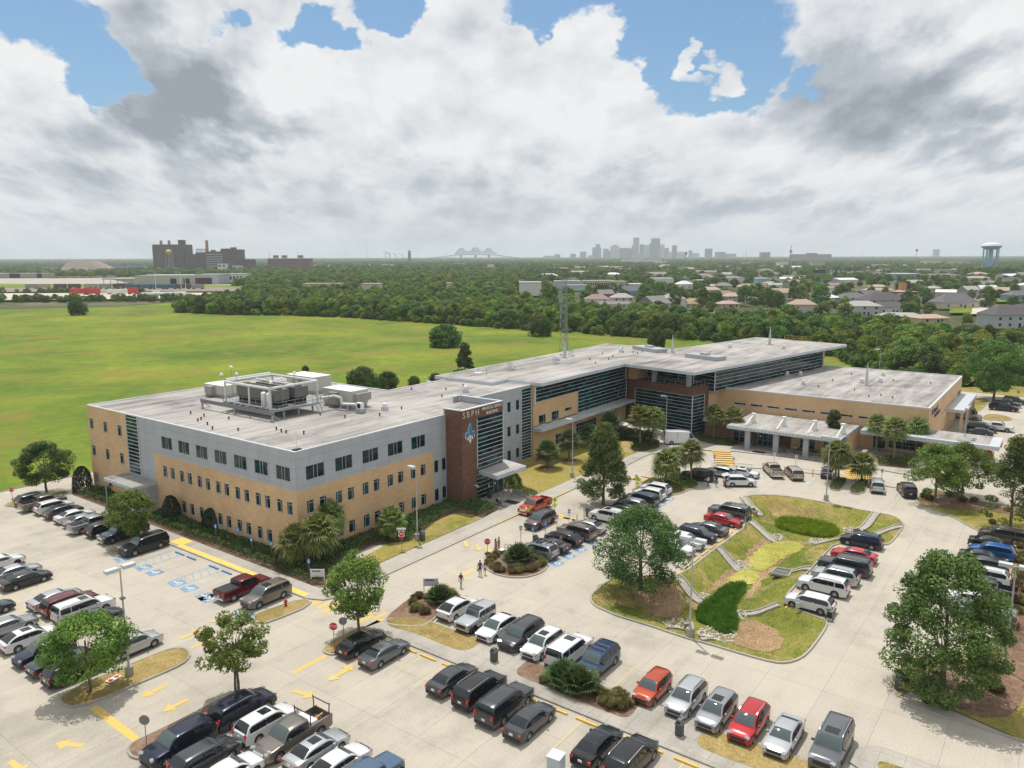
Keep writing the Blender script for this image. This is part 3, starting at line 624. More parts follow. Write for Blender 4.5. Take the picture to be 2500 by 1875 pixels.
M_WIN=m_glass('window glass',(0.004,0.014,0.018),(0.008,0.035,0.04),(0.012,0.07,0.075),(0.9,0.9))
def m_roof():
    n=newmat('roof membrane',0.85,0.2); g=n.pos(); big=n.noise(g,0.07,6,0.65,1.0); st=n.noise(n.pos((0.12,0.9,1)),0.6,5,0.65,0.4); fine=n.noise(g,3,4,0.7)
    f=n.math('ADD',n.math('MULTIPLY',big,0.5),n.math('MULTIPLY',st,0.5)); c=n.ramp(f,[(0.36,(0.14,0.13,0.125)),(0.46,(0.29,0.275,0.26)),(0.56,(0.40,0.38,0.36)),(0.66,(0.47,0.45,0.43))])
    br=n.new('ShaderNodeTexBrick'); br.offset=0.0; n.con(g,br.inputs['Vector']); br.inputs['Scale'].default_value=1.0; br.inputs['Brick Width'].default_value=30.0; br.inputs['Row Height'].default_value=2.9
    br.inputs['Mortar Size'].default_value=0.04; br.inputs['Color1'].default_value=(1,1,1,1); br.inputs['Color2'].default_value=(.93,.93,.93,1); br.inputs['Mortar'].default_value=(.8,.79,.78,1)
    c=n.mix(1.0,c,br.outputs[0],'MULTIPLY'); c=n.mix(0.25,c,n.ramp(fine,[(0.3,(.3,.3,.3)),(0.7,(.7,.7,.7))]),'OVERLAY')
    ru=n.noise(g,0.11,5,0.6,1.5); c=n.mix(n.ramp(ru,[(0.66,(0,0,0)),(0.78,(0.4,)*3)]),c,(0.36,0.26,0.18)); n.color(c); return n.m
M_ROOF=m_roof()
M_WHITE=pbr('white paint',(0.74,0.74,0.72),0.5); M_STEEL=pbr('galvanised steel',(0.36,0.38,0.40),0.4,0.5); M_DSTEEL=pbr('weathered steel beam',(0.20,0.20,0.20),0.6,0.3)
M_BLACK=pbr('black rubber',(0.015,0.015,0.016),0.8); M_DARK=pbr('dark recess',(0.012,0.012,0.013),0.9)
M_AHU=m_panel('air handler casing',(0.50,0.49,0.42),(0.30,0.29,0.25),1.5,3.0,0.5)
M_PIPE=pbr('insulated pipe jacket',(0.62,0.63,0.63),0.35,0.3)
M_LET=pbr('letter face',(0.72,0.70,0.66),0.5); M_LETC=pbr('letter cream',(0.60,0.50,0.42),0.5); M_BLUE=pbr('sign blue',(0.02,0.10,0.40),0.5); M_LOGO=pbr('emblem blue',(0.0,0.22,0.52),0.4); M_NAVY=pbr('navy letter',(0.012,0.03,0.12),0.5)
# ------------------------------------------------------------------ wall and window builders
def wall(mb, p0, p1, z0, z1, holes=(), mi=0, depth=0.16, u0=0.0):
    """wall plane from p0 to p1 (outside on the right of the direction) with rectangular openings"""
    p0=Vector(p0[:2]); p1=Vector(p1[:2]); L=(p1-p0).length; d=(p1-p0)/L; n=Vector((d.y,-d.x))
    xs=sorted({0.0,L}|{min(max(h[i],0),L) for h in holes for i in (0,1)}); zs=sorted({z0,z1}|{min(max(h[i],z0),z1) for h in holes for i in (2,3)})
    def q(s,z,o=0.0): return (p0.x+d.x*s-n.x*o, p0.y+d.y*s-n.y*o, z)
    for i in range(len(xs)-1):
        for j in range(len(zs)-1):
            cx,cz=(xs[i]+xs[i+1])/2,(zs[j]+zs[j+1])/2
            if any(h[0]<cx<h[1] and h[2]<cz<h[3] for h in holes): continue
            a,b,c,e=xs[i],xs[i+1],zs[j],zs[j+1]; mb.face([q(a,c),q(b,c),q(b,e),q(a,e)],mi,[(u0+a,c),(u0+b,c),(u0+b,e),(u0+a,e)])
    for h in holes:
        a,b,c,e=h
        for s0,t0,s1,t1 in ((a,c,b,c),(b,c,b,e),(b,e,a,e),(a,e,a,c)):
            mb.face([q(s0,t0),q(s0,t0,depth),q(s1,t1,depth),q(s1,t1)],mi,[(s0,t0),(s0+.1,t0),(s1+.1,t1),(s1,t1)])
_WM={}
def win_meshes(w,h,kind):
    """frame and pane meshes, opening w x h, in the xz plane looking towards -y"""
    k=(round(w,2),round(h,2),kind)
    if k in _WM: return _WM[k]
    f=MB(); t=0.055
    def fr(x0,z0,x1,z1,y0=0.02,y1=0.10): f.box(((x0+x1)/2,(y0+y1)/2,(z0+z1)/2),(x1-x0,y1-y0,z1-z0))
    fr(0,0,w,t); fr(0,h-t,w,h); fr(0,t,t,h-t); fr(w-t,t,w,h-t)
    fr(-0.04,-0.07,w+0.04,-0.003,-0.05,0.08)
    if kind=='three': fr(w*.42-t/2,t,w*.42+t/2,h-t,0.015,0.095); fr(w*.62-t/2,t,w*.62+t/2,h-t,0.015,0.095)
    if kind in ('small','smallr'):
        s=w*.30 if kind=='small' else w*.70; fr(s-t/2,t,s+t/2,h-t,0.015,0.095)
        a,b=(s+t/2,w-t) if kind=='small' else (t,s-t/2); fr(a,h*.76,b,h*.76+t,0.01,0.09)
    if kind=='cross': fr(w*.72-t/2,t,w*.72+t/2,h-t,0.015,0.095); fr(t,h*.25,w-t,h*.25+t,0.01,0.09)
    if kind=='slit': fr(w*.72-t/2,t,w*.72+t/2,h-t,0.015,0.095)
    if kind=='grid':
        nx=max(2,round(w/1.1)); nz=max(2,round(h/0.8))
        for i in range(1,nx): fr(w*i/nx-.03,t,w*i/nx+.03,h-t,0.015,0.095)
        for i in range(1,nz): fr(t,h*i/nz-.03,w-t,h*i/nz+.03,0.01,0.09)
    p=MB(); r=random.uniform(0,50); p.face([(t,0.075,t),(w-t,0.075,t),(w-t,0.075,h-t),(t,0.075,h-t)],0,[(r,r),(r+w,r),(r+w,r+h),(r,r+h)])
    _WM[k]=(f.mesh('window_frame',[M_FRM]),p.mesh('window_pane',[M_WIN])); return _WM[k]
def window(parent, p0, p1, s, z, w, h, kind):
    p0=Vector(p0[:2]); p1=Vector(p1[:2]); d=(p1-p0).normalized(); a=p0+d*s
    f,p=win_meshes(w,h,kind); o=link('window',f,parent,(a.x,a.y,z),math.atan2(d.y,d.x)); link('pane',p,o)
    return o
def curtain(parent, p0, p1, z0, z1, off=0.03, step=0.54, vert=None, name='curtain_wall', glass=None, ends=True, phase=0.0):
    p0=Vector(p0[:2]); p1=Vector(p1[:2]); L=(p1-p0).length; d=(p1-p0)/L; n=Vector((d.y,-d.x)); m=MB()
    def q(s,z,o): return (p0.x+d.x*s+n.x*o,p0.y+d.y*s+n.y*o,z)
    m.face([q(0,z0,off),q(L,z0,off),q(L,z1,off),q(0,z1,off)],0,[(p0.x,z0),(p0.x+L,z0),(p0.x+L,z1),(p0.x,z1)])
    o=m.build(name,[glass or M_GLS],parent); f=MB(); z=z0+phase
    rz=math.atan2(d.y,d.x)
    def hb(za,zb,s0,s1,o0,o1): c=q((s0+s1)/2,(za+zb)/2,(o0+o1)/2); f.box(c,(s1-s0,o1-o0,zb-za),rz)
    while z<=z1+0.01: hb(z-.03,z+.03,0,L,off+.003,off+0.075); z+=step
    if ends: hb(z0,z1,-.07,.0,off-.01,off+.12); hb(z0,z1,L,L+.07,off-.01,off+.12)
    if vert:
        k=1
        while k*vert<L: hb(z0,z1,k*vert-.03,k*vert+.03,off+.004,off+.05); k+=1
    f.build('mullions',M_MUL,o); return o
def text3d(parent, s, size, loc, rz, mat, name='lettering', align='CENTER', ext=0.03, sx=1.0, space=1.0):
    c=bpy.data.curves.new(name,'FONT'); c.body=s; c.size=size; c.extrude=ext; c.align_x=align; c.align_y='CENTER'; c.space_character=space; c.resolution_u=3; c.materials.append(mat)
    o=bpy.data.objects.new(name,c); COL.objects.link(o); o.parent=parent; o.location=loc; o.rotation_euler=(math.pi/2,0,rz); o.scale=(sx,1,1); return o
def coping(parent, poly, z, w=0.35, h=0.12, mat=None, closed=True):
    i=offset(ccw(poly),-w) if closed else offset(poly,-w,False); p=ccw(poly) if closed else poly; m=MB(); n=len(p)
    for k in range(n if closed else n-1):
        j=(k+1)%n
        m.face([(*p[k],z),(*p[j],z),(*p[j],z+h),(*p[k],z+h)]); m.face([(*p[k],z+h),(*p[j],z+h),(*i[j],z+h),(*i[k],z+h)]); m.face([(*i[j],z-.3),(*i[k],z-.3),(*i[k],z+h),(*i[j],z+h)])
    return m.build('coping',mat or M_COP,parent)
# ------------------------------------------------------------------ the office building
YF, XL, ZR = -2.03, -1.6, 13.0
A=thing('office_building','three-storey tan brick and grey panel office building with brown entrance tower','building',(0,0,0))
def office():
    F0,F1=(XL,YF),(24.4,YF)
    fw=[]  # (s,z,w,h,kind,section)
    for i in range(6): fw.append((1.45+4.39*i,9.36,2.75,1.72,'three'))
    for i in range(5):
        for z in (5.35,1.12): fw.append((1.38+4.35*i,z,1.05,1.58,'small')); fw.append((3.28+4.35*i,z,1.05,1.58,'smallr'))
    for x in (23.45,25.05):
        for z in (5.1,0.98): fw.append((x-0.0,z,0.92,1.8,'plain'))
    split=21.7-XL; L=24.4-XL
    fw=[w for w in fw if w[0]+w[2]<L]
    def sect(p0,p1,s0,s1,z0,z1,wins,mb,mi,u=0.0):
        d=(Vector(p1)-Vector(p0)).normalized(); a=Vector(p0)+d*s0; b=Vector(p0)+d*s1
        hs=[(w[0]-s0,w[0]+w[2]-s0,w[1],w[1]+w[3]) for w in wins if s0<=w[0]<s1 and z0<=w[1]<z1]
        wall(mb,a,b,z0,z1,hs,mi,u0=s0)
    tan=MB(); grey=MB()
    sect(F0,F1,0,split,0,8.35,fw,tan,0); sect(F0,F1,0,L,8.35,ZR,fw,grey,0)
    sect(F0,F1,split,L,0,8.35,fw,grey,0)
    # short facade, direction from the far end (high y) to the corner
    S0,S1=(XL,46.9),(XL,YF); LS=46.9-YF
    sw=[]
    for i in range(7): sw.append((46.9-26.34+4.137*i-0.05,9.36,2.6,1.72,'three'))
    for i in range(7):
        for z in (5.35,1.12): sw.append((46.9-26.5+4.137*i,z,1.0,1.58,'smallr')); sw.append((46.9-24.66+4.137*i,z,1.0,1.58,'small'))
    for y in (46.4,42.25,38.1):
        for z in (9.5,5.35,1.12):
            if not (y<39 and z<2): sw.append((46.9-y,z,1.1,1.6,'smallr'))
    a,b,c=46.9-35.4,46.9-32.2,46.9-28.6
    sect(S0,S1,0,a,0,ZR,sw,tan,0); sect(S0,S1,b,LS,8.35,ZR,sw,grey,0); sect(S0,S1,b,c,0,8.35,[],grey,0); sect(S0,S1,c,LS,0,8.35,sw,tan,0); sect(S0,S1,a,b,0,4.4,[],grey,0)
    wall(grey,(XL,35.4),(XL,32.2),4.4,ZR,[],0)
    for w in fw: window(A,F0,F1,*[w[0],w[1],w[2],w[3],w[4]])
    for w in sw: window(A,S0,S1,w[0],w[1],w[2],w[3],w[4])
    # back and end walls
    for p,q in (((33.9,46.9),(XL,46.9)),((33.9,18.9),(33.9,46.9)),((52.4,18.9),(33.9,18.9)),((52.4,2.86),(52.4,18.9))): wall(tan,p,q,0,ZR,[],0)
    # recessed part right of the tower
    aw=[(45.5-33.8+2.45*i,z,1.0,1.75,'plain') for i in (0,1) for z in (0.85,5.0,9.2)]+[(36.5-33.8+2.45*i,z,1.0,1.75,'plain') for i in (0,1) for z in (0.85,5.0,9.2)]
    sect((33.8,2.86),(52.4,2.86),0,18.6,0,ZR,aw,grey,0)
    for w in aw: window(A,(33.8,2.86),(52.4,2.86),*w)
    tan.build('wall',[M_TAN],A)['label']='tan brick wall'; grey.build('wall',[M_PAN],A)['label']='grey metal panel wall'
    curtain(A,(XL,35.35),(XL,32.25),4.5,ZR-.1); curtain(A,(49.5,2.86),(52.35,2.86),0.15,ZR-.35)
    rp=[(XL,YF),(33.8,YF),(33.8,2.86),(52.4,2.86),(52.4,18.9),(33.9,18.9),(33.9,46.9),(XL,46.9)]
    m=MB(); m.cap(ccw(rp),ZR-.06,0); m.build('roof',[M_ROOF],A); coping(A,rp,ZR,0.34,0.09)
    # brown tower
    T=[(24.4,-5.0),(33.8,-5.0),(33.8,3.4),(24.4,3.4)]; tb=MB(); zt=13.95
    wall(tb,(24.4,-1.9),(24.4,-5.0),0,zt-.15,[],0); wall(tb,(24.4,-5.0),(27.6,-5.0),0,zt-.15,[],0); wall(tb,(27.6,-5.0),(33.8,-5.0),12.3,zt-.15,[],0); wall(tb,(33.8,-5.0),(33.8,2.9),0,zt-.15,[],0)
    tb.build('wall',[M_BRN],A)['label']='dark brown brick tower wall'
    m=MB(); m.cap([(24.55,-4.85),(33.6,-4.85),(33.6,3.3),(24.55,3.3)],12.95,0); m.build('roof',[M_ROOF],A)
    m=MB()
    for (x0,y0,x1,y1) in ((24.4,-5.0,33.8,-4.7),(24.4,-4.7,24.7,-1.6),(33.5,-4.7,33.8,3.4),(32.2,3.1,33.5,3.4)):
        m.box(((x0+x1)/2,(y0+y1)/2,zt-.06),(x1-x0+.06,y1-y0+.06,.12))
    m.build('coping',M_COP,A)
    m=MB(); m.box((33.62,-.9,13.3),(.2,7.9,1.0)); m.box((32.9,3.25,13.3),(1.3,.2,1.0)); m.box((24.52,-3.2,13.3),(.12,3.2,1.0)); m.box((29.1,-4.88,13.3),(9.1,.12,1.0)); m.build('parapet',[M_FAS],A)
    curtain(A,(27.7,-5.0),(33.75,-5.0),4.95,12.28,0.02,0.62); curtain(A,(33.8,-5.0),(33.8,-1.2),4.95,12.28,0.02,0.62)
    curtain(A,(27.7,-4.6),(34.3,-4.6),0.1,4.2,0.02,0.62)
    # entrance doors below the canopy
    d=MB(); d.box((31.7,-4.78,1.35),(0.12,0.16,2.5)); d.box((32.75,-4.78,1.35),(0.12,0.16,2.5)); d.box((33.8,-4.78,1.35),(0.12,0.16,2.5)); d.box((32.75,-4.78,2.62),(2.2,0.16,0.14)); o=d.build('door',M_STEEL,A)
    for x in (32.22,33.27):
        g=MB(); g.box((x,-4.76,1.35),(0.86,0.05,2.4)); g.build('leaf',M_GLS,o)
    n=MB(); n.box((32.1,-4.81,1.7),(0.3,0.02,0.4)); n.box((30.6,-4.83,1.6),(0.3,0.02,0.4)); n.build('notice',M_WHITE,o)
    c=MB(); cp=[(26.9,-8.9),(34.3,-8.9),(35.3,-4.6),(28.0,-4.6)]; cp=[(27.5,-8.7),(34.2,-9.0),(35.2,-4.3),(28.3,-4.3)]
    c.prism(cp,3.95,4.55,0,bottom=True); o=c.build('canopy',[M_FAS],A); r=MB(); r.cap(ccw(offset(ccw(cp),-.3)),4.47+.09,0); r.build('canopy_roof',[M_ROOF],o)
    text3d(A,'8050',0.62,(31.9,-8.97,4.25),math.atan2(-.3,6.7),M_LET)
    text3d(A,'S B P H',1.25,(26.35,-5.07,13.15),0,M_LETC,space=0.95); text3d(A,'MEDICAL OFFICE',0.62,(31.2,-5.07,13.42),0,M_LET); text3d(A,'BUILDING',0.62,(31.2,-5.07,12.72),0,M_LET)
    # emblem: lily of two side petals over a banded stem
    def petal(pts,mat,nm,off):
        e=MB(); k=len(pts); cx,cz=26.15,10.45
        F=[(cx+x,-5.0-off,cz+z) for x,z in pts]; B_=[(cx+x,-5.0,cz+z) for x,z in pts]; e.face(F)
        for i in range(k): e.face([F[i],B_[i],B_[(i+1)%k],F[(i+1)%k]])
        return e.build(nm,mat,em)
    em=link('emblem',None,A)
    up=[(0,1.35),(-.2,1.05),(-.38,.7),(-.40,.4),(-.25,.05),(-.12,-.2),(.12,-.2),(.25,.05),(.40,.4),(.38,.7),(.2,1.05)]
    petal([(x*1.15,z*1.08-.02) for x,z in up],M_LET,'emblem_rim',0.05); petal(up,M_LOGO,'petal',0.09)
    for s in (-1,1):
        q=[(s*.22,-.18),(s*.38,.1),(s*.62,.22),(s*.88,.16),(s*1.02,-.06),(s*1.0,-.22)]
        petal([(x*1.06,z*1.15+.02) for x,z in q],M_LET,'emblem_rim',0.05); petal(q,M_LOGO,'petal',0.09)
        w=[(s*1.05,-.28),(s*1.02,-.6),(s*.9,-.72),(s*.8,-.62),(s*.92,-.5),(s*.9,-.34),(s*.6,-.3),(s*.5,-.48),(s*.58,-.72),(s*.72,-.82),(s*.6,-.98),(s*.36,-.82),(s*.30,-.55),(s*.38,-.32)]
        petal(w,M_LET,'scroll',0.06)
    petal([(-.2,-.3),(.2,-.3),(.12,-.8),(.28,-1.05),(0,-1.5),(-.28,-1.05),(-.12,-.8)],M_LET,'scroll',0.06)
    cm=MB(); cm.box((27.15,-5.15,2.6),(.16,.3,.12)); cm.cyl((27.3,-5.35,2.6),(27.3,-5.35,2.35),.12); cm.build('camera_dome',M_WHITE,A)
    # side canopy on the short facade
    c=MB(); c.prism([(-5.0,36.3),(-1.6,36.3),(-1.6,28.3),(-5.0,28.3)],3.85,4.3,0,bottom=True); o=c.build('canopy',[M_FAS],A); r=MB(); r.cap([(-4.85,28.45),(-1.65,28.45),(-1.65,36.15),(-4.85,36.15)],4.325,0); r.build('canopy_roof',[M_ROOF],o)
    w=MB(); w.prism([(-4.6,28.5),(XL,28.5),(XL,31.4),(-4.6,31.4)],0,3.85,0); w.build('wall',[M_PAN],A)
    d=MB(); d.box((-4.63,29.3,1.15),(0.06,1.0,2.2)); d.build('door',M_WHITE,A)['label']='white service door'
    o=link('door',None,A);
    for y in (32.3,33.3,34.3):
        g=MB(); g.box((-2.0,y,1.35),(0.05,0.86,2.4)); g.build('leaf',M_GLS,o)
    g=MB()
    for y in (31.8,32.8,33.8,34.8): g.box((-2.0,y,1.4),(0.1,0.1,2.6))
    g.box((-2.0,33.3,2.75),(0.1,3.1,0.12)); g.build('door_frame',M_STEEL,o)
    for x,y in ((-4.9,36.1),): m=MB(); m.cyl((x,y,0),(x,y,3.85),.09); m.build('canopy_post',M_STEEL,A)
office()
# ------------------------------------------------------------------ the hospital: long wing, glazed corner block, upper storey
Hs=thing('hospital_building','long glazed hospital wing with overhanging flat roof and brown brick corner block','building',(0,0,0))
F1v=Vector((math.cos(R(-10.5)),math.sin(R(-10.5)))); F2v=Vector((-F1v.y,F1v.x)); OC=Vector((84.5,-13.2))
def C(p,q): v=OC+F1v*p+F2v*q; return (v.x,v.y)
def hospital():
    yb=2.5; L=34.0; tan=MB()
    gw=[(59.8-52.6,0.9,3.0,1.9,'grid'),(66.9-52.6,0.6,7.6,2.9,'grid'),(77.5-52.6,0.6,5.5,2.9,'grid')]
    tw=[(54.3-52.6,5.25,2.2,2.0,'cross'),(58.4-52.6,5.25,2.35,2.0,'cross'),(62.9-52.6,6.6,2.2,0.6,'slit')]
    p0,p1=(52.6,yb),(86.8,yb)
    hs=[(w[0],w[0]+w[2],w[1],w[1]+w[3]) for w in gw+tw]
    wall(tan,p0,p1,0,5.55,[h for h in hs if h[3]<5.5 and h[2]<5],0); wall(tan,p0,(67.2,yb),5.25,9.75,[(max(h[0],0),h[1],h[2],h[3]) for h in hs if h[2]>=5],0);
    wall(tan,p0,p1,9.75,12.9,[],0); wall(tan,(67.2,yb),p1,5.55,9.75,[],0)
    for w in gw+tw: window(Hs,p0,p1,*w)
    wall(tan,(111,20.5),(52.6,20.5),0,12.9,[],0); wall(tan,(52.6,20.5),(52.6,yb),0,12.9,[],0); wall(tan,(111,2.4),(111,20.5),0,12.9,[],0)
    a,b=C(53.6,-1.2),C(53.6,17.0); wall(tan,a,b,0,12.9,[],0); wall(tan,b,(110.0,2.6),0,12.9,[],0)
    wall(tan,C(52.7,-1.2),C(53.6,-1.2),8.0,12.9,[],0)
    tan.build('wall',[M_TAN],Hs)['label']='tan brick wall'
    m=MB(); m.box((52.9,yb-.1,11.1),(.35,.25,3.2)); m.build('corner_post',M_COP,Hs)
    curtain(Hs,(53.2,yb),(86.2,yb),9.8,12.5,0.04,0.67); curtain(Hs,(67.25,yb),(86.6,yb),5.6,9.75,0.04,0.69)
    c=MB(); c.prism([(52.4,yb),(52.4,0.6),(87.0,0.6),(87.0,yb)],4.85,5.4,0,bottom=True); c.build('canopy',[M_FAS],Hs)
    # brown block
    zt=9.6; bl=16.0; bw=5.7; tb=MB()
    wall(tb,C(0,bl),C(0,13.9),0,zt,[],0); wall(tb,C(0,13.9),C(0,0),7.9,zt,[],0); wall(tb,C(0,0),C(4.1,0),7.9,zt,[],0); wall(tb,C(4.1,0),C(bw,0),0,zt,[],0); wall(tb,C(0,13.9),C(0,0),0,.35,[],0); wall(tb,C(0,0),C(4.1,0),0,.35,[],0)
    tb.cap(ccw([C(0,0),C(bw,0),C(bw,bl),C(0,bl)]),zt-.02,0); wall(tb,C(bw,0),C(bw,6),0,zt,[],0)
    tb.build('wall',[M_BRN],Hs)['label']='dark brown brick corner block'
    curtain(Hs,C(0,13.85),C(0,0),.4,7.9,0.03,0.68); curtain(Hs,C(0,0),C(4.05,0),.4,7.9,0.03,0.68)
    # terrace: rail, columns, furniture
    r=MB()
    def rail(p,q):
        p=Vector((*p,zt)); q=Vector((*q,zt)); n=max(1,int((q-p).length/1.3))
        for i in range(n+1): s=p.lerp(q,i/n); r.bar(s,s+Vector((0,0,1.0)),.05)
        r.bar(p+Vector((0,0,1)),q+Vector((0,0,1)),.06); r.bar(p+Vector((0,0,.15)),q+Vector((0,0,.15)),.04)
    rail(C(.15,13.5),C(.15,.15)); rail(C(.15,.15),C(bw,.15)); r.build('terrace_rail',M_STEEL,Hs)
    for p,q in ((.5,1.3),(.5,9.6)): m=MB(); m.box((*C(p,q),(zt+12.9)/2),(.75,.75,12.9-zt),R(-10.5)); m.build('column',[M_FAS],Hs)
    up=MB(); wall(up,C(4.0,bl+1),C(4.0,11.5),zt-1,12.9,[],0); wall(up,C(0.0,bl),C(0.0,14.0),zt,12.9,[],0); wall(up,C(0,14.0),C(4,14.0),zt,12.9,[],0); up.build('wall',[M_TAN],Hs)
    curtain(Hs,C(4.0,13.9),C(4.0,2.6),zt,12.85,0.03,0.62,2.6,glass=M_GLS); curtain(Hs,C(4.0,2.6),C(5.8,2.6),zt,12.85,0.03,0.62); curtain(Hs,C(5.8,-1.2),C(52.6,-1.2),8.3,12.8,0.03,0.74); curtain(Hs,C(5.75,2.6),C(5.75,-1.2),8.3,12.8,0.0,0.74)
    # roof slab
    rp=[(48.0,21.2),(48.0,8.0),(52.3,8.0),(52.3,0.55),(82.1,0.55),tuple(C(-4.95,-3.4)),tuple(C(60.5,-3.4)),tuple(C(60.5,20.6)),(111.5,2.7),(111.5,21.2)]
    m=MB(); m.prism(rp,12.9,13.5,0,bottom=True); m.build('roof_fascia',[M_FAS],Hs); m=MB(); m.cap(ccw(offset(ccw(rp),-.45)),13.53,0); m.build('roof',[M_ROOF],Hs)
    # two low roof monitors
    for k,(x0,y0,x1,y1) in {'a':(1075,455,1370,500),'b':(1640,545,2025,590)}.items():
        p=P('y8',x0,y0,13.55); q=P('y8',x1-((40)),y1,13.55); m=MB()
        d=(q-p); n=Vector((-d.y,d.x,0)).normalized(); L=d.length; c=(p+q)/2+n*(1.6); m.box((c.x,c.y,13.95),(L,3.2,.8),math.atan2(d.y,d.x)); m.box((c.x,c.y,14.5),(L*.2,1.4,.5),math.atan2(d.y,d.x)); m.build('roof_monitor',[M_FAS],Hs)
hospital()
# ------------------------------------------------------------------ low wing with the portico
Dw=thing('hospital_wing','low windowless-looking tan brick hospital wing with slit windows and entrance portico','building',(0,0,0))
def low_wing():
    x0,x1,y0,y1,zt=94.0,139.0,-53.0,-13.2,8.5; t=MB()
    fs=[(y1-y,5.4,2.4,.42,'slit') for y in [-18.05-3.35*k for k in range(0,10)] if y-2.4>y0+1]
    gs=[(-44.2+31.2-0.0,0.1,2.0,3.0,'grid')]
    gw=[(y1+44.3,0.25,2.1,3.2,'plain'),(y1+46.9,0.6,5.6,2.9,'grid'),(y1+34.5,0.4,4.0,2.8,'grid')]
    hs=[(w[0],w[0]+w[2],w[1],w[1]+w[3]) for w in fs+gw]; wall(t,(x0,y1),(x0,y0),0,zt,hs,0)
    for w in fs+gw: window(Dw,(x0,y1),(x0,y0),*w)
    rs=[(110+3.5*k-x0,4.75,1.5,.5,'slit') for k in range(6)]+[(113+3.5*k-x0,.6,1.5,.6,'slit') for k in range(4)]+[(133.2-x0,3.0,4.8,2.7,'grid'),(97-x0,.3,1.4,2.8,'plain')]
    hs=[(w[0],w[0]+w[2],w[1],w[1]+w[3]) for w in rs]; wall(t,(x0,y0),(x1,y0),0,zt,hs,0)
    for w in rs: window(Dw,(x0,y0),(x1,y0),*w)
    wall(t,(x1,y0),(x1,-22.5),0,zt,[],0); wall(t,(90.0,-14.2),(x0,-14.9),0,zt,[],0); t.build('wall',[M_TAN],Dw)['label']='tan brick wall'
    rp=[(x0,y0),(x1,y0),(x1,-22.6),(x0,-14.6)]
    m=MB(); m.cap(ccw(rp),zt-.05,0); m.build('roof',[M_ROOF],Dw)
    c=MB()
    c.box((x0+.12,(y0+y1)/2-1,zt),(.3,abs(y1-y0)-2,.22)); c.box(((x0+x1)/2,y0+.12,zt),(x1-x0,.3,.2)); c.box((x1-.12,-38,zt),(.3,30,.2)); c.build('coping',M_COP,Dw)
    # band canopy running on past the corner
    m=MB(); m.prism([(89.3,-43.0),(89.0,-64.1),(97.0,-64.1),(97.0,-53.0),(94.0,-53.0),(94.0,-43.0)],3.5,4.2,0,bottom=True); o=m.build('canopy',[M_FAS],Dw)
    r=MB(); r.cap(ccw([(90.2,-53.3),(90.0,-62.6),(96.7,-62.6),(96.7,-53.3)]),4.22,0); r.build('canopy_roof',[M_ROOF],o)
    m=MB(); m.box((93.0,-64.18,3.8),(2.4,.1,.5)); m.build('canopy_sign',pbr('sign red',(0.5,0.02,0.03),.5),o)
    for x,y in ((90.6,-61.6),(93.4,-61.6)): m=MB(); m.box((x,y,1.75),(.7,.7,3.5)); m.build('column',[M_FAS],Dw)
    m=MB(); m.prism([(117.2,-53),(117.2,-56.0),(139.8,-56.0),(139.8,-53)],4.1,4.7,0,bottom=True); m.build('canopy',[M_FAS],Dw)
    for x in (118,128.5,139): m=MB(); m.box((x,-55.6,2.05),(.5,.5,4.1)); m.build('column',[M_TAN],Dw)
    # entrance wing and portico
    e=MB(); wall(e,(83.8,-16.2),(83.8,-21.6),0,3.5,[],0); wall(e,(88.0,-15.0),(83.8,-16.2),0,3.5,[],0); wall(e,(83.8,-21.6),(86,-21.6),0,3.5,[],0); e.cap(ccw([(83.8,-16.2),(83.8,-21.6),(94,-21.6),(94,-15)]),3.5,0)
    wall(e,(84.6,-24.8),(84.6,-26.3),0,3.6,[],0); wall(e,(84.6,-30.2),(84.6,-32.4),0,3.6,[],0); e.build('wall',[M_BRN],Dw)
    cp=MB(); cp.box((83.9,-18.9,3.55),(.4,5.8,.15)); cp.box((86,-15.4,3.55),(4.4,.35,.15),R(14)); cp.build('coping',M_COP,Dw)
    e=MB(); wall(e,(84.6,-32.4),(84.6,-42.0),0,3.6,[(1.6,4.2,.6,3.0),(5.6,8.6,.6,3.0)],0); wall(e,(84.6,-42),(94,-42),0,3.6,[],0); e.build('wall',[M_TAN],Dw)
    for s in (1.6,5.6): window(Dw,(84.6,-32.4),(84.6,-42.0),s,.6,2.6 if s<2 else 3.0,2.4,'grid')
    curtain(Dw,(84.6,-21.8),(84.6,-24.75),.1,3.5,0.02,1.1,1.0)
    g=MB()
    for i in range(5): g.box((84.55,-26.35-.96*i,1.35),(.12,.1,2.7))
    g.box((84.55,-28.27,2.72),(.12,3.95,.12)); g.box((84.55,-28.27,1.1),(.1,3.9,.08)); o=g.build('door',M_STEEL,Dw)
    for i in range(4): q=MB(); q.box((84.6,-26.83-.96*i,1.35),(.05,.84,2.6)); q.build('leaf',M_GLS,o)
    q=MB(); q.box((84.56,-26.8,1.75),(.02,.28,.36)); q.box((84.56,-29.8,1.75),(.02,.28,.36)); q.build('notice',M_WHITE,o)
    m=MB(); m.prism([(79.4,-22.2),(79.4,-42.0),(94,-42.0),(94,-22.2)],3.62,4.2,0,bottom=True); o=m.build('portico',[m_panel('portico fascia',(0.44,0.52,0.56),(0.34,0.40,0.44),3,2)],Dw)
    r=MB(); r.cap(ccw([(79.6,-22.4),(79.6,-41.8),(93.9,-41.8),(93.9,-22.4)]),4.23,0); r.build('portico_roof',[M_ROOF],o)
    for y in (-25.9,-31.0,-36.2,-41.0): m=MB(); m.box((80.4,y,1.81),(.7,.9,3.62)); m.build('column',[M_FAS],Dw)
    text3d(Dw,'ST BERNARD PARISH HOSPITAL',0.66,(79.34,-32.4,3.93),-math.pi/2,M_LET,space=1.75)
    m=MB(); m.box((81.3,-42.05,3.9),(2.3,.08,.5)); m.build('portico_sign',M_BLUE,Dw)
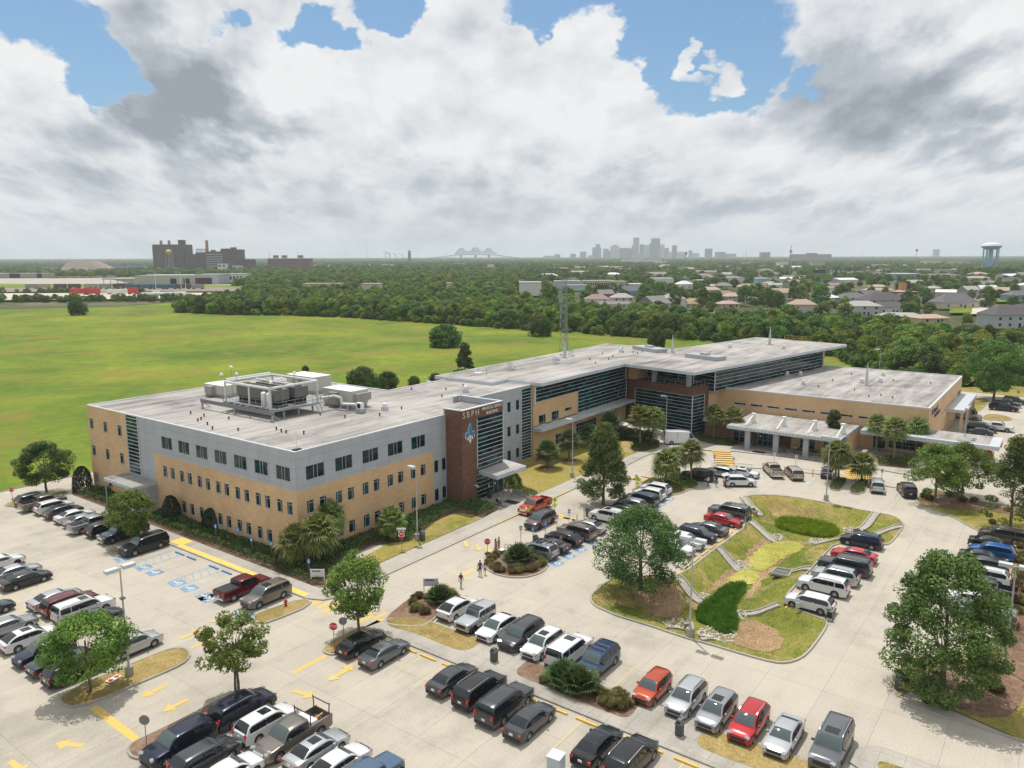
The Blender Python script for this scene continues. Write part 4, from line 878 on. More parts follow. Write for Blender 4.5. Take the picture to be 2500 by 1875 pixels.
    m=text3d(Dw,'St. Bernard',1.5,(100.2,-53.06,7.25),0,M_NAVY); text3d(Dw,'Parish Hospital',1.1,(103.6,-53.06,6.1),0,M_NAVY)
low_wing()
# ------------------------------------------------------------------ vehicles
M_TYRE=pbr('tyre rubber',(0.012,0.012,0.013),0.75); M_RIM=pbr('alloy rim',(0.50,0.51,0.52),0.3,0.7); M_RIMD=pbr('dark alloy rim',(0.05,0.05,0.055),0.35,0.6)
M_CGL=pbr('car glass',(0.012,0.018,0.022),0.03,0.0,0.6); M_TRIM=pbr('black car trim',(0.018,0.018,0.020),0.45); M_CHR=pbr('chrome trim',(0.70,0.71,0.73),0.15,0.9)
M_HL=pbr('headlight lens',(0.30,0.32,0.34),0.12,0.2,0.7); M_TL=pbr('tail light lens',(0.45,0.012,0.015),0.15,0.0,0.8); M_PLT=pbr('number plate',(0.62,0.62,0.60),0.5)
M_WGL=pbr('windscreen glass',(0.06,0.085,0.09),0.03,0.0,0.7)
def paint(name,c,metal=0.35,rough=0.28):
    m=pbr(name,c,rough,metal,0.35,0.65); return m
PT=dict(white=paint('white car paint',(0.60,0.61,0.62),0.0),silver=paint('silver car paint',(0.46,0.48,0.50),0.55),grey=paint('grey car paint',(0.13,0.14,0.155),0.5),dgrey=paint('dark grey car paint',(0.055,0.058,0.066),0.5),
  black=paint('black car paint',(0.008,0.009,0.011),0.2),navy=paint('navy car paint',(0.010,0.016,0.040),0.4),blue=paint('blue car paint',(0.012,0.10,0.36),0.4),sblue=paint('slate blue car paint',(0.07,0.13,0.21),0.4),
  red=paint('red car paint',(0.42,0.014,0.022),0.25),maroon=paint('maroon car paint',(0.115,0.010,0.018),0.4),orange=paint('orange red car paint',(0.42,0.060,0.022),0.35),brown=paint('bronze brown car paint',(0.10,0.085,0.070),0.5),
  pewter=paint('pewter car paint',(0.19,0.175,0.155),0.6),plum=paint('plum grey car paint',(0.115,0.085,0.10),0.5),tan=paint('tan beige car paint',(0.36,0.32,0.25),0.4),teal=paint('dark teal car paint',(0.03,0.05,0.058),0.4),dblue=paint('deep blue car paint',(0.02,0.05,0.13),0.4),lgrey=paint('light grey car paint',(0.30,0.315,0.335),0.5))
# L,W,H, wheel radius, wheelbase, belt z, hood height front/rear of hood, cabin x: rear base, roof rear, roof front, screen base
CT=dict(
 sedan=dict(L=4.85,W=1.84,H=1.45,r=.335,wb=2.80,belt=.93,prof=[(-2.42,.60),(-2.40,.92),(-2.30,1.02),(-1.75,1.06),(.85,.97),(1.30,.94),(2.05,.82),(2.34,.68),(2.42,.50)],cab=(-1.95,-.95,.35,1.15)),
 coupe=dict(L=4.7,W=1.88,H=1.36,r=.345,wb=2.75,belt=.92,prof=[(-2.35,.60),(-2.33,.92),(-2.2,1.03),(-1.6,1.03),(.75,.95),(1.3,.93),(2.0,.82),(2.28,.68),(2.35,.5)],cab=(-1.9,-.75,.15,1.0)),
 suv=dict(L=4.75,W=1.88,H=1.70,r=.365,wb=2.75,belt=1.06,prof=[(-2.37,.62),(-2.35,1.02),(-2.25,1.10),(-1.6,1.12),(1.0,1.08),(1.45,1.06),(2.02,.96),(2.30,.80),(2.37,.55)],cab=(-2.27,-1.75,.40,1.22)),
 bsuv=dict(L=5.1,W=1.98,H=1.80,r=.385,wb=2.92,belt=1.12,prof=[(-2.55,.65),(-2.53,1.05),(-2.48,1.15),(-1.6,1.18),(1.05,1.14),(1.55,1.13),(2.22,1.05),(2.48,.88),(2.55,.58)],cab=(-2.48,-2.10,.45,1.25)),
 lsuv=dict(L=5.5,W=2.04,H=1.90,r=.40,wb=3.15,belt=1.18,prof=[(-2.75,.65),(-2.73,1.1),(-2.70,1.2),(-1.6,1.22),(1.15,1.20),(1.7,1.18),(2.45,1.12),(2.70,.95),(2.75,.6)],cab=(-2.70,-2.45,.55,1.28)),
 soul=dict(L=4.2,W=1.80,H=1.62,r=.34,wb=2.6,belt=1.02,prof=[(-2.1,.6),(-2.08,1.0),(-2.04,1.08),(-1.4,1.1),(.95,1.04),(1.35,1.02),(1.85,.93),(2.05,.76),(2.1,.52)],cab=(-2.04,-1.85,.30,1.0)),
 hatch=dict(L=4.7,W=1.88,H=1.60,r=.36,wb=2.75,belt=1.02,prof=[(-2.35,.62),(-2.33,1.0),(-2.2,1.10),(-1.5,1.10),(.95,1.03),(1.4,1.0),(2.0,.90),(2.28,.76),(2.35,.52)],cab=(-2.18,-1.10,.30,1.2)),
 mini=dict(L=5.15,W=2.0,H=1.75,r=.36,wb=3.05,belt=1.08,prof=[(-2.57,.6),(-2.55,1.0),(-2.5,1.1),(-1.6,1.12),(1.4,1.08),(1.7,1.04),(2.25,.93),(2.5,.78),(2.57,.52)],cab=(-2.5,-2.15,.60,1.62)),
 jeep=dict(L=4.75,W=1.86,H=1.86,r=.42,wb=3.0,belt=1.20,prof=[(-2.15,.62),(-2.14,1.1),(-2.1,1.22),(-1.6,1.22),(.62,1.22),(1.2,1.18),(2.1,1.10),(2.2,1.0),(2.22,.62)],cab=(-2.12,-2.05,.22,.60)),
 pickup=dict(L=5.85,W=2.02,H=1.90,r=.41,wb=3.65,belt=1.22,prof=[(-2.92,.62),(-2.90,1.2),(-2.86,1.30),(-1.1,1.30),(1.25,1.20),(1.8,1.18),(2.62,1.08),(2.86,.92),(2.92,.6)],cab=(-.95,-.80,.70,1.40),bed=(-2.80,-1.08)),
 van=dict(L=6.4,W=2.05,H=2.60,r=.37,wb=3.9,belt=1.25,prof=[(-3.2,.6),(-3.18,1.1),(-3.15,1.3),(-1.6,1.3),(1.9,1.25),(2.2,1.15),(2.85,.98),(3.1,.8),(3.2,.5)],cab=(-3.15,-3.05,1.35,2.35)),
)
def interp(pr,x):
    if x<=pr[0][0]: return pr[0][1]
    for (a,b),(c,d) in zip(pr[:-1],pr[1:]):
        if x<=c: return b+(d-b)*(x-a)/(c-a) if c>a else d
    return pr[-1][1]
_PM={}
def car_meshes(t):
    if t in _PM: return _PM[t]
    c=CT[t]; L,W,H,r,wb,belt,pr,cab=c['L'],c['W'],c['H'],c['r'],c['wb'],c['belt'],c['prof'],c['cab']
    hw=W/2; xf,xr=wb/2+ (0.05 if t!='jeep' else 0.0),-wb/2+0.05; ra=r+.055; zb0=.24 if t not in('jeep','pickup') else .34
    xs={p[0] for p in pr}|{pr[0][0]+.001}
    for xc in (xf,xr):
        for i in range(9): xs.add(xc+ra*math.cos(math.pi*i/8))
        xs|={xc-ra-.01,xc+ra+.01}
    x=pr[0][0]
    while x<pr[-1][0]: xs.add(x); x+=.35
    bed=c.get('bed')
    if bed: xs|={bed[0]-.01,bed[0],bed[1],bed[1]+.01}
    xs=sorted(xs); x0,x1=pr[0][0],pr[-1][0]
    def wid(x):
        k=1.0
        if x>x1-.75: k-= (.15 if t not in('jeep','pickup','van') else .09)*((x-(x1-.75))/.75)**2
        if x<x0+.6: k-=(.10 if not bed else .03)*((x0+.6-x)/.6)**2
        return hw*k
    rows=[]
    for x in xs:
        w=wid(x); zt=interp(pr,x); zb=zb0+ (.10*max(0,(x-(x1-.5))/.5)+.08*max(0,(x0+.4-x)/.4))
        for xc in (xf,xr):
            if abs(x-xc)<ra: zb=max(zb,r+math.sqrt(max(0,ra*ra-(x-xc)**2)))
        zm=max(.58,zb+.03); zs=max(min(zt-.16,belt-.10),zm+.03); ze=max(zt-.03,zs+.02)
        inb=bed and bed[0]<=x<=bed[1]
        ins=[(w*.84,zt),(w*.83,.78 if inb else zt+.01),(0,.78 if inb else zt+.035)] if bed else [(w*.80,zt+.008),(w*.45,zt+.028),(0,zt+.034)]
        side=[(w*.90,zb),(w*.985,zb+.01),(w,zm),(w*.985,zs),(w*.95,ze)]+ins
        rows.append([(x,y,z) for y,z in side]+[(x,-y,z) for y,z in side[::-1][1:]])
    m=MB(); k=len(rows[0])
    for a,b in zip(rows[:-1],rows[1:]):
        for i in range(k-1): m.face([a[i],a[i+1],b[i+1],b[i]])
    m.face(rows[0][::1]); m.face(rows[-1][::-1])
    body=m
    # cabin
    cb0,cr0,cf1,cf0=cab; wbz=hw*.945; T=H-.06; wr=hw*(.76 if t not in('jeep','van','lsuv','bsuv','pickup','mini') else .83)
    if t=='van': wr=hw*.9
    if t in('jeep',): wr=hw*.88
    zb_=belt-.02
    def ys(z): return wbz+(wr-wbz)*min(1,(z-belt)/(T-belt))
    N=[(cb0,belt+.01)];
    for i in range(1,4): s=i/4; N.append((cb0+(cr0-cb0)*s,belt+(T-belt)*(math.sin(s*math.pi/2)**.9)))
    N.append((cr0,T)); nr=4
    for i in range(1,nr): N.append((cr0+(cf1-cr0)*i/nr,T+.035*math.sin(math.pi*i/nr)))
    N.append((cf1,T))
    for i in (3,2,1): s=i/4; N.append((cf0+(cf1-cf0)*s,belt+(T-belt)*(math.sin(s*math.pi/2)**.92)))
    N.append((cf0,belt+.01))
    cr=[]
    for x,z in N:
        y=ys(z); h=z-belt; e=min(.06,h*.5)
        cr.append([(x,wbz,zb_-.03),(x,y,z-e),(x,max(y-.09,0),z-.005),(x,y*.5,z+.012),(x,0,z+.018),(x,-y*.5,z+.012),(x,-max(y-.09,0),z-.005),(x,-y,z-e),(x,-wbz,zb_-.03)])
    for a,b in zip(cr[:-1],cr[1:]):
        for i in range(8): m.face([a[i],a[i+1],b[i+1],b[i]])
    def cz(x): return interp(sorted(N),x)
    out={}
    out['body']=body.mesh('car_body',[],smooth=38,merge=True)
    # underbody
    u=MB(); u.box((.0,0,.47),(x1-x0-.5,W-.5,.36)); out['underbody']=u.mesh('underbody',[M_DARK])
    # glass
    def gl(name,xa,xb,ya,yb_,inset=.06,mat=M_CGL,n=4,off=.014):
        g=MB(); pts=[]
        for i in range(n+1):
            s=inset+(1-2*inset)*i/n; x=xa+(xb-xa)*s; z=cz(x); yv=(ys(z)-.10)
            pts.append([(x,yv,z-.004),(x,yv*.5,z+.013),(x,0,z+.019),(x,-yv*.5,z+.013),(x,-yv,z-.004)])
        dx=1 if xb>xa else -1
        P_=[]
        for row in pts: P_.append([(p[0]+dx*off,p[1],p[2]+off) for p in row])
        for a,b in zip(P_[:-1],P_[1:]):
            for i in range(4): g.face([a[i],a[i+1],b[i+1],b[i]])
        return g.mesh(name,[mat],smooth=True,merge=True)
    out['windscreen']=gl('windscreen',cf1,cf0,0,0,.05,M_WGL);
    out['rear_window']=gl('rear_window',cr0,cb0,0,0,.08)
    # side windows
    zlo=belt+.05; zhi=T-.105
    def side(xa,xb,nm):
        res=[]
        for sg in (1,-1):
            g=MB(); n=5; top=[];bot=[]
            for i in range(n+1):
                x=xa+(xb-xa)*i/n; zt=min(zhi,cz(x)-.11); zl=zlo
                if zt<zl+.02: zt=zl+.02
                top.append((x,sg*(ys(zt)+.014),zt)); bot.append((x,sg*(ys(zl)+.014),zl))
            for i in range(n):
                f=[bot[i],bot[i+1],top[i+1],top[i]]; g.face(f if sg<0 else f[::-1])
            res.append(g.mesh(nm,[M_CGL]))
        return res
    fx=cf0-.22; mid=(cf1+cr0)/2+.12 if t not in('pickup','van') else (cf1+cr0)/2+.05
    if t in('bsuv','lsuv','mini'):
        q=cr0+(cf1-cr0)*.30; out['side']=[side(mid+.04,fx,'side_window'),side(q+.06,mid-.04,'side_window'),side(cb0+.20,q-.04,'quarter_window')]
    elif t=='van': out['side']=[side(1.35,fx,'side_window')]
    elif t=='jeep': q=-1.15; out['side']=[side(-.42,fx+.02,'side_window'),side(-1.2,-.5,'side_window'),side(-2.0,-1.28,'quarter_window')]
    elif t=='pickup': out['side']=[side(mid+.04,fx,'side_window'),side(cb0+.2,mid-.04,'side_window')]
    else: out['side']=[side(mid+.04,fx,'side_window'),side(cb0+(.42 if t in('sedan','coupe') else .3),mid-.04,'side_window')]
    # wheel
    w=MB(); w.lathe([(r*.55,-.11),(r*.93,-.11),(r,-.085),(r,.085),(r*.93,.11),(r*.55,.11)],20)
    me=w.mesh('wheel',[M_TYRE],smooth=45,merge=True); me.transform(Matrix.Rotation(math.pi/2,4,'X')); out['wheel']=me
    w=MB(); rr=r*.68; w.lathe([(0,.055),(rr*.9,.055)],16,mi=1); w.lathe([(rr*.90,.06),(rr,.115),(rr*1.04,.112)],16)
    for i in range(5):
        a=2*math.pi*i/5; ca,sa=math.cos(a),math.sin(a);
        for s in (-.09,.09):
            c2,s2=math.cos(a+s*1.2),math.sin(a+s*1.2); n2=Vector((-s2,c2));
            w.face([(c2*rr*.12-n2.x*.022,s2*rr*.12-n2.y*.022,.095),(c2*rr*.95-n2.x*.026,s2*rr*.95-n2.y*.026,.100),(c2*rr*.95+n2.x*.026,s2*rr*.95+n2.y*.026,.100),(c2*rr*.12+n2.x*.022,s2*rr*.12+n2.y*.022,.095)])
    w.lathe([(0,.105),(rr*.2,.10),(rr*.22,.06)],10)
    me=w.mesh('rim',[M_RIM,M_DARK]); me.transform(Matrix.Rotation(-math.pi/2,4,'X')); out['rim']=me     # faces +y
    me2=me.copy(); me2.transform(Matrix.Rotation(math.pi,4,'Z')); out['rim2']=me2
    out['wx']=(xf,xr)
    # lights, mirrors, grille, bumpers, plate, rails
    def quadbox(c,d,rz=0,ry=0):
        b=MB(); b.box((0,0,0),d); me=b; M=Matrix.Translation(c)@Matrix.Rotation(rz,4,'Z')@Matrix.Rotation(ry,4,'Y'); me.v=[tuple(M@Vector(v)) for v in me.v]; return me
    zh=interp(pr,x1-.30)-.10; wf=wid(x1-.12)
    out['hl']=[quadbox((x1-.16,s*(wf-.20),zh),(.24,.40,.13),-s*.42,.35).mesh('headlight',[M_HL]) for s in (1,-1)]
    zt_=interp(pr,x0+.05)-.10; wr_=wid(x0+.05)
    tall=t in('suv','bsuv','lsuv','mini','jeep','pickup','van','soul')
    out['tl']=[quadbox((x0+.03,s*(wr_-.13),zt_ if not tall else belt-.10),(.14,.26 if not tall else .17,.15 if not tall else .34),s*.22).mesh('tail_light',[M_TL]) for s in (1,-1)]
    out['mir']=[quadbox((cf0-.42,s*(hw+.07),belt+.07),(.16,.17,.14),s*.25).mesh('mirror',[]) for s in (1,-1)]
    g=quadbox((x1-.035,0,.62 if t not in('jeep','pickup','lsuv') else .80),(.10,(W*.56),.20 if t not in('pickup','lsuv','jeep') else .30)); g2=quadbox((x1-.01,0,.36),(.12,W*.62,.13)); g.face
    n=len(g.v); g.v+=g2.v; g.f+=[tuple(i+n for i in f) for f in g2.f]; g.m+=g2.m; g.uv+=g2.uv; out['grille']=g.mesh('grille',[M_TRIM if t!='pickup' else M_CHR])
    out['bump']=quadbox((x0+.03,0,.38 if t!='pickup' else .55),(.16,W*.80,.20)).mesh('bumper',[M_TRIM if t!='pickup' else M_CHR])
    out['plate']=quadbox((x0-.02,0,.78 if t not in('sedan','coupe') else .74),(.05,.32,.16)).mesh('number_plate',[M_PLT])
    if t in('suv','bsuv','lsuv','hatch','mini'):
        out['rails']=[]
        for s in (1,-1):
            b=MB(); y=s*(wr-.07); zr=T+.055; a=cr0+.15; e=cf1-.1
            b.bar((a,y,zr-.03),(a+.2,y,zr+.03),.035); b.bar((a+.2,y,zr+.03),(e-.2,y,zr+.045),.035); b.bar((e-.2,y,zr+.045),(e,y,zr-.03),.035); out['rails'].append(b.mesh('roof_rail',[M_TRIM]))
    b=MB(); X=[cf1-.95+.2*k for k in range(5)]
    for a_,b_ in zip(X[:-1],X[1:]): b.face([(a_,-wr*.55,cz(a_)+.024),(b_,-wr*.55,cz(b_)+.024),(b_,wr*.55,cz(b_)+.024),(a_,wr*.55,cz(a_)+.024)])
    me=b.mesh('sunroof',[M_CGL])
    out['sunroof']=me
    # lower cladding along the sills
    cl=MB()
    for s in (1,-1): cl.box(((xf+xr)/2,s*(hw-.035),zb0+.05),(wb-2*ra-.02,.09,.13))
    out['sill']=cl.mesh('sill',[M_TRIM])
    pl=MB()
    for s in (1,-1):
        pl.box((mid,s*(ys((zlo+zhi)/2)+.006),(zlo+zhi)/2),(.07,.03,zhi-zlo))
    out['pillar']=pl.mesh('door_pillar',[M_TRIM])
    fl=MB()
    if t=='jeep':
        for xc in (xf,xr):
            for s in (1,-1):
                for i in range(6):
                    a0,a1=math.pi*i/6,math.pi*(i+1)/6; R1=ra+.03
                    fl.bar((xc+R1*math.cos(a0),s*(hw+.03),r+R1*math.sin(a0)),(xc+R1*math.cos(a1),s*(hw+.03),r+R1*math.sin(a1)),.22,.06)
        out['flare']=fl.mesh('fender_flare',[M_TRIM])
    _PM[t]=out; return out
KIND={'sedan':'sedan','coupe':'coupe','suv':'suv','bsuv':'suv','lsuv':'suv','soul':'hatchback','hatch':'crossover','mini':'minivan','jeep':'off-road car','pickup':'pickup truck','van':'van'}
NAME={'sedan':'parked_sedan','coupe':'parked_coupe','suv':'parked_suv','bsuv':'parked_suv','lsuv':'parked_suv','soul':'parked_hatchback','hatch':'parked_crossover','mini':'parked_minivan','jeep':'parked_offroader','pickup':'parked_pickup','van':'parked_van'}
CARS=[]
def car(x, y, heading, t, col, label, group=None, roof=False, rails=None, darkrim=False, hatch_open=False, full=True, z=0.006):
    o=car_meshes(t); root=thing(NAME[t],label,KIND[t],(x,y,z),heading,group); pm=PT[col]
    link('body',o['body'],root,mat=pm); link('underbody',o['underbody'],root)
    link('windscreen',o['windscreen'],root)
    if not hatch_open: link('rear_window',o['rear_window'],root)
    for pr_ in o['side']:
        for me in pr_: link(me.name.split('.')[0],me,root)
    r=CT[t]['r']; W=CT[t]['W']
    for xw in o['wx']:
        for s in (1,-1):
            w=link('wheel',o['wheel'],root,(xw,s*(W/2-.125),r)); rm=link('rim',o['rim'] if s>0 else o['rim2'],w)
            if darkrim: rm.material_slots[0].link='OBJECT'; rm.material_slots[0].material=M_RIMD
    for me in o['hl']: link('headlight',me,root)
    for me in o['tl']: link('tail_light',me,root)
    for me in o['mir']: link('mirror',me,root,mat=pm)
    link('grille',o['grille'],root); link('bumper',o['bump'],root); link('number_plate',o['plate'],root)
    if full: link('sill',o['sill'],root); link('door_pillar',o['pillar'],root)
    if rails is None: rails=t in('bsuv','lsuv')
    if rails and 'rails' in o:
        for me in o['rails']:
            q=link('roof_rail',me,root)
            if rails=='chrome': q.material_slots[0].link='OBJECT'; q.material_slots[0].material=M_CHR
    if roof: link('sunroof',o['sunroof'],root)
    if 'flare' in o: link('fender_flare',o['flare'],root)
    CARS.append(root); return root
E1,W1,E2,W2=0.0,math.pi,math.pi/2,-math.pi/2     # nose towards +x, -x, +y, -y
G1='cars parked in the near left lot'; G2='cars parked along the short facade'; G3='cars nosed up to the median walk'; G4='cars parked beside the retention basin'; G5='cars parked on the far right row'; G6='cars in the accessible row by the drive'; G7='cars in the drop-off loop'; G8='cars in the lot beyond the low wing'
W2off=.92
def row1(tb):   # near side wheel line at b; centre is one half width further
    for a,b,h,t,c,lab,grp,kw in tb: car(a,b+W2off,h,t,c,lab,grp,**kw)
K={}
row1([
 (-28.9,5.5,E1,'sedan','lgrey','light grey sedan nosed right at the left picture edge behind a white crossover',G1,K),
 (-28.7,1.3,E1,'hatch','white','white crossover with a small sunroof beside a dark navy suv, left lot',G1,dict(roof=True)),
 (-29.0,-2.4,W1,'suv','navy','dark navy suv nosed towards the lower left between white crossover and dark sedan',G1,K),
 (-28.9,-5.1,E1,'sedan','teal','dark green-black sedan with white plate half hidden by the left island tree',G1,K),
 (-28.9,-7.9,E1,'suv','black','black suv with a lit red tail lamp beside the left island tree',G1,K),
 (-23.7,-7.6,E1,'suv','silver','silver suv behind the lamp post on the long grass island',G1,K),
 (-23.2,0.4,E1,'sedan','dgrey','dark grey sedan with its nose showing past the lamp post, left lot',G1,K),
 (-22.9,23.4,E1,'sedan','white','white sedan with black-spoke wheels cut off by the left picture edge',G1,dict(darkrim=True)),
 (-23.0,18.9,E1,'sedan','silver','silver sedan behind a black sedan, back of the left lot',G1,K),
 (-23.2,15.9,E1,'sedan','black','black-green sedan with silver wheels beside an empty bay, back left',G1,K),
 (-28.8,11.0,E1,'sedan','teal','dark teal sedan of which only the nose shows at the left edge',G1,K),
 (-23.5,8.2,E1,'sedan','silver','silver sedan tucked behind the maroon suv, left lot',G1,K),
 (-23.2,5.7,E1,'bsuv','maroon','maroon suv between a silver sedan and a long white suv',G1,dict(rails='chrome')),
 (-23.0,3.2,E1,'lsuv','white','long white suv with black sunroof behind the left island tree',G1,dict(roof=True)),
 (-10.3,45.3,E1,'suv','dgrey','dark grey suv at the far end of the row by the facade corner',G2,K),
 (-10.4,42.4,E1,'pickup','pewter','pewter crew-cab pickup second from the far end of the facade row',G2,K),
 (-10.2,39.4,E1,'suv','white','white suv third from the far end of the facade row',G2,K),
 (-10.3,36.3,E1,'hatch','dgrey','dark grey crossover between the white suv and a white sedan, facade row',G2,dict(roof=True)),
 (-10.2,33.3,E1,'sedan','white','white sedan beside the dark grey crossover, facade row',G2,K),
 (-10.3,30.5,E1,'sedan','lgrey','pale grey sedan beside the silver pickup, facade row',G2,K),
 (-10.5,27.7,E1,'pickup','lgrey','silver pickup with open bed behind the round-crowned facade tree',G2,K),
 (-10.2,24.6,E1,'suv','black','small black suv half hidden behind the round-crowned facade tree',G2,K),
 (-9.8,21.2,W1,'pickup','teal','dark teal pickup nosed out under the round-crowned facade tree',G2,K),
 (-10.5,15.0,W1,'lsuv','black','big black suv nosed out beside the tree island and the accessible bays',G2,dict(rails='chrome')),
 (-10.7,-5.2,E1,'pickup','maroon','dark red pickup with a black bed cover beside the accessible bays',G2,K),
 (-10.4,-8.7,W1,'bsuv','pewter','pewter suv with sunroof beside the island with the red hydrant',G2,dict(roof=True,rails='chrome')),
 (-11.4,-23.9,E1,'sedan','black','glossy black sedan parked beside the stop sign island',G3,K),
 (-11.4,-26.9,E1,'sedan','grey','mid grey sedan beside the glossy black sedan near the stop sign',G3,K),
 (-23.9,-24.2,E1,'bsuv','navy','navy suv with bright roof rails under the small double-trunk tree',G1,dict(rails='chrome')),
 (-24.0,-27.3,E1,'suv','white','white suv with sunroof between the navy suv and the work pickup',G1,dict(roof=True)),
 (-23.9,-30.2,W1,'pickup','pewter','weathered pewter work pickup with ladder rack and toolbox',G1,K),
 (-23.8,-32.8,E1,'sedan','silver','silver sedan with sunroof beside the work pickup, bottom of picture',G1,dict(roof=True)),
 (-24.0,-35.3,E1,'sedan','white','white sedan cut off by the bottom edge beside a slate blue off-roader',G1,K),
 (-23.6,-38.2,E1,'jeep','sblue','slate blue boxy off-roader cut off by the bottom edge',G1,K),
 (-29.2,-24.3,W1,'bsuv','navy','navy suv with a silver sunshade behind its windscreen, mulch island',G1,K),
 (-29.0,-27.3,E1,'suv','dgrey','dark green-grey suv between the sunshade suv and a white sedan',G1,K),
 (-29.0,-30.1,E1,'sedan','white','white sedan cut off by the bottom edge beside the dark green-grey suv',G1,K),
 (-11.1,-34.5,E1,'sedan','dgrey','charcoal sedan with bright red tail lamps, first of four by the kerb stops',G3,K),
 (-11.1,-37.4,E1,'bsuv','black','black suv with bright rear chrome strip beside the charcoal sedan',G3,dict(rails='chrome')),
 (-11.6,-40.3,E1,'lsuv','dgrey','long charcoal suv third of four beside the median walk',G3,K),
 (-12.1,-43.0,E1,'sedan','dgrey','dark grey sedan last of four, with the sun glinting on its rear pillar',G3,K),
 (-11.7,-48.6,E1,'sedan','black','black sedan near the bottom edge past the empty bay',G3,dict(roof=True)),
 (-11.7,-51.3,E1,'bsuv','black','black suv with silver roof rails cut off by the bottom edge',G3,dict(rails='chrome')),
 (-1.0,-26.5,E1,'hatch','white','white crossover with tail towards the walk beside the silver off-roader',G3,K),
 (-1.9,-29.5,W1,'jeep','silver','silver boxy off-roader with black wheels and roof panel',G3,dict(darkrim=True)),
 (-2.0,-32.2,W1,'hatch','white','sleek white crossover between the silver off-roader and a dark suv',G3,K),
 (-1.9,-34.9,W1,'bsuv','dgrey','dark brown-black suv with round chrome grille by the litter bin',G3,K),
 (-2.1,-37.4,W1,'suv','white','white suv with dark panoramic roof beside the brown-black suv',G3,dict(roof=True)),
 (-1.7,-40.0,E1,'lsuv','white','boxy white wagon with two dark roof panes behind the fan palms',G3,dict(roof=True,rails=False)),
 (-1.9,-42.9,W1,'bsuv','dblue','deep blue suv with roof rack beside the fan palm clump',G3,dict(rails=True)),
 (-2.8,-48.5,W1,'soul','orange','orange-red boxy hatchback nosed to the median walk',G3,K),
 (-2.5,-51.3,W1,'suv','silver','silver suv between the orange hatchback and a grey suv',G3,dict(rails=True)),
 (-2.8,-53.9,W1,'suv','lgrey','grey suv with sunroof beside the litter bin on the walk',G3,dict(roof=True)),
 (-2.8,-56.4,W1,'suv','red','dark red suv with silver roof rails beside the grass strip',G3,dict(rails='chrome')),
 (-2.8,-59.0,W1,'sedan','silver','silver-white sedan with black lower grille beside the red suv',G3,K),
 (-2.1,-62.1,W1,'lsuv','grey','large grey suv with sunroof last in the row near the bottom edge',G3,dict(roof=True,rails='chrome')),
])
def row2(tb):   # cars along y; a is the near side wheel line
    for a,b,h,t,c,lab,grp,kw in tb: car(a+W2off,b,h,t,c,lab,grp,**kw)
row2([
 (15.2,-23.6,E2,'suv','lgrey','light silver suv with black roof bars beside the round planted island',G6,dict(rails=True,roof=True)),
 (17.6,-23.7,E2,'coupe','dgrey','dark grey coupe between the roof-bar suv and a black crossover',G6,K),
 (20.3,-23.8,E2,'hatch','black','black crossover with a lit tail lamp and a person at its door',G6,K),
 (23.1,-24.0,E2,'bsuv','pewter','pewter-beige suv with roof rails beside the black crossover',G6,dict(rails=True)),
 (25.8,-24.0,E2,'sedan','silver','silver sedan beyond the pewter-beige suv, behind the oak',G6,K),
 (30.6,-24.2,E2,'bsuv','white','white suv with sunroof beside the litter bin and the conical tree',G6,dict(roof=True)),
 (33.5,-24.3,E2,'suv','black','black suv behind the oak and beside the white sunroof suv',G6,K),
 (36.6,-24.4,E2,'suv','lgrey','silver-grey suv hidden behind the big oak crown',G6,K),
 (39.6,-24.6,E2,'bsuv','teal','dark green suv third from the hedge end of its row',G6,K),
 (42.6,-24.4,E2,'suv','white','white suv second from the hedge end of its row',G6,K),
 (45.4,-24.0,E2,'suv','white','white suv at the hedge end of its row',G6,K),
 (41.6,-36.8,E2,'lsuv','grey','grey long suv with roof bars above the basin corner',G4,dict(rails=True,roof=True)),
 (38.5,-37.2,W2,'sedan','red','bright red sedan nosed towards the basin kerb',G4,K),
 (34.1,-36.9,E2,'sedan','grey','mid grey sedan between the bright red sedan and a navy suv',G4,K),
 (31.2,-36.6,W2,'suv','navy','navy suv nosed towards the basin beside the mid grey sedan',G4,K),
 (28.1,-36.3,W2,'suv','white','white suv nosed towards the basin behind the lamp heads',G4,K),
 (25.5,-36.2,W2,'hatch','white','white crossover at the oak crown edge, nosed to the basin',G4,K),
 (40.8,-53.7,E2,'suv','navy','dark navy suv on its own bay, first on the right side of the basin',G4,dict(rails=True)),
 (35.6,-54.0,E2,'sedan','red','red sedan on the right side of the basin',G4,K),
 (31.4,-54.0,E2,'lsuv','dgrey','black wagon with chrome window line below the red sedan',G4,dict(rails='chrome')),
 (28.1,-53.8,E2,'suv','silver','silver suv between the black wagon and a white suv, right of the basin',G4,dict(rails=True)),
 (24.6,-53.4,E2,'bsuv','white','pearl white suv with black roof bars, right of the basin',G4,dict(rails=True)),
 (52.8,-67.4,E2,'bsuv','brown','brown-grey suv at the top of the far right row',G5,dict(rails=True)),
 (48.9,-66.6,W2,'sedan','black','black sedan second in the far right row',G5,K),
 (46.0,-66.8,E2,'suv','blue','bright blue suv in the far right row',G5,K),
 (43.2,-66.2,W2,'sedan','black','black sedan with red tail lamp just below the blue suv',G5,K),
 (40.6,-66.5,E2,'suv','dgrey','dark grey suv above the white suv in the far right row',G5,K),
 (37.3,-66.9,E2,'suv','white','white suv with black roof rails in the far right row',G5,dict(rails=True)),
 (33.4,-67.3,E2,'pickup','dgrey','charcoal pickup with ladders in its open bed, far right row',G5,K),
 (27.2,-67.5,E2,'pickup','grey','grey pickup with a flat bed cover behind the right oak',G5,K),
 (30.2,-66.2,E2,'sedan','white','white sedan almost hidden by the right oak crown',G5,K),
])
door_car=car(19.6+W2off,-53.4,E2,'suv','white','white suv with its driver door open beside the basin corner',G4)
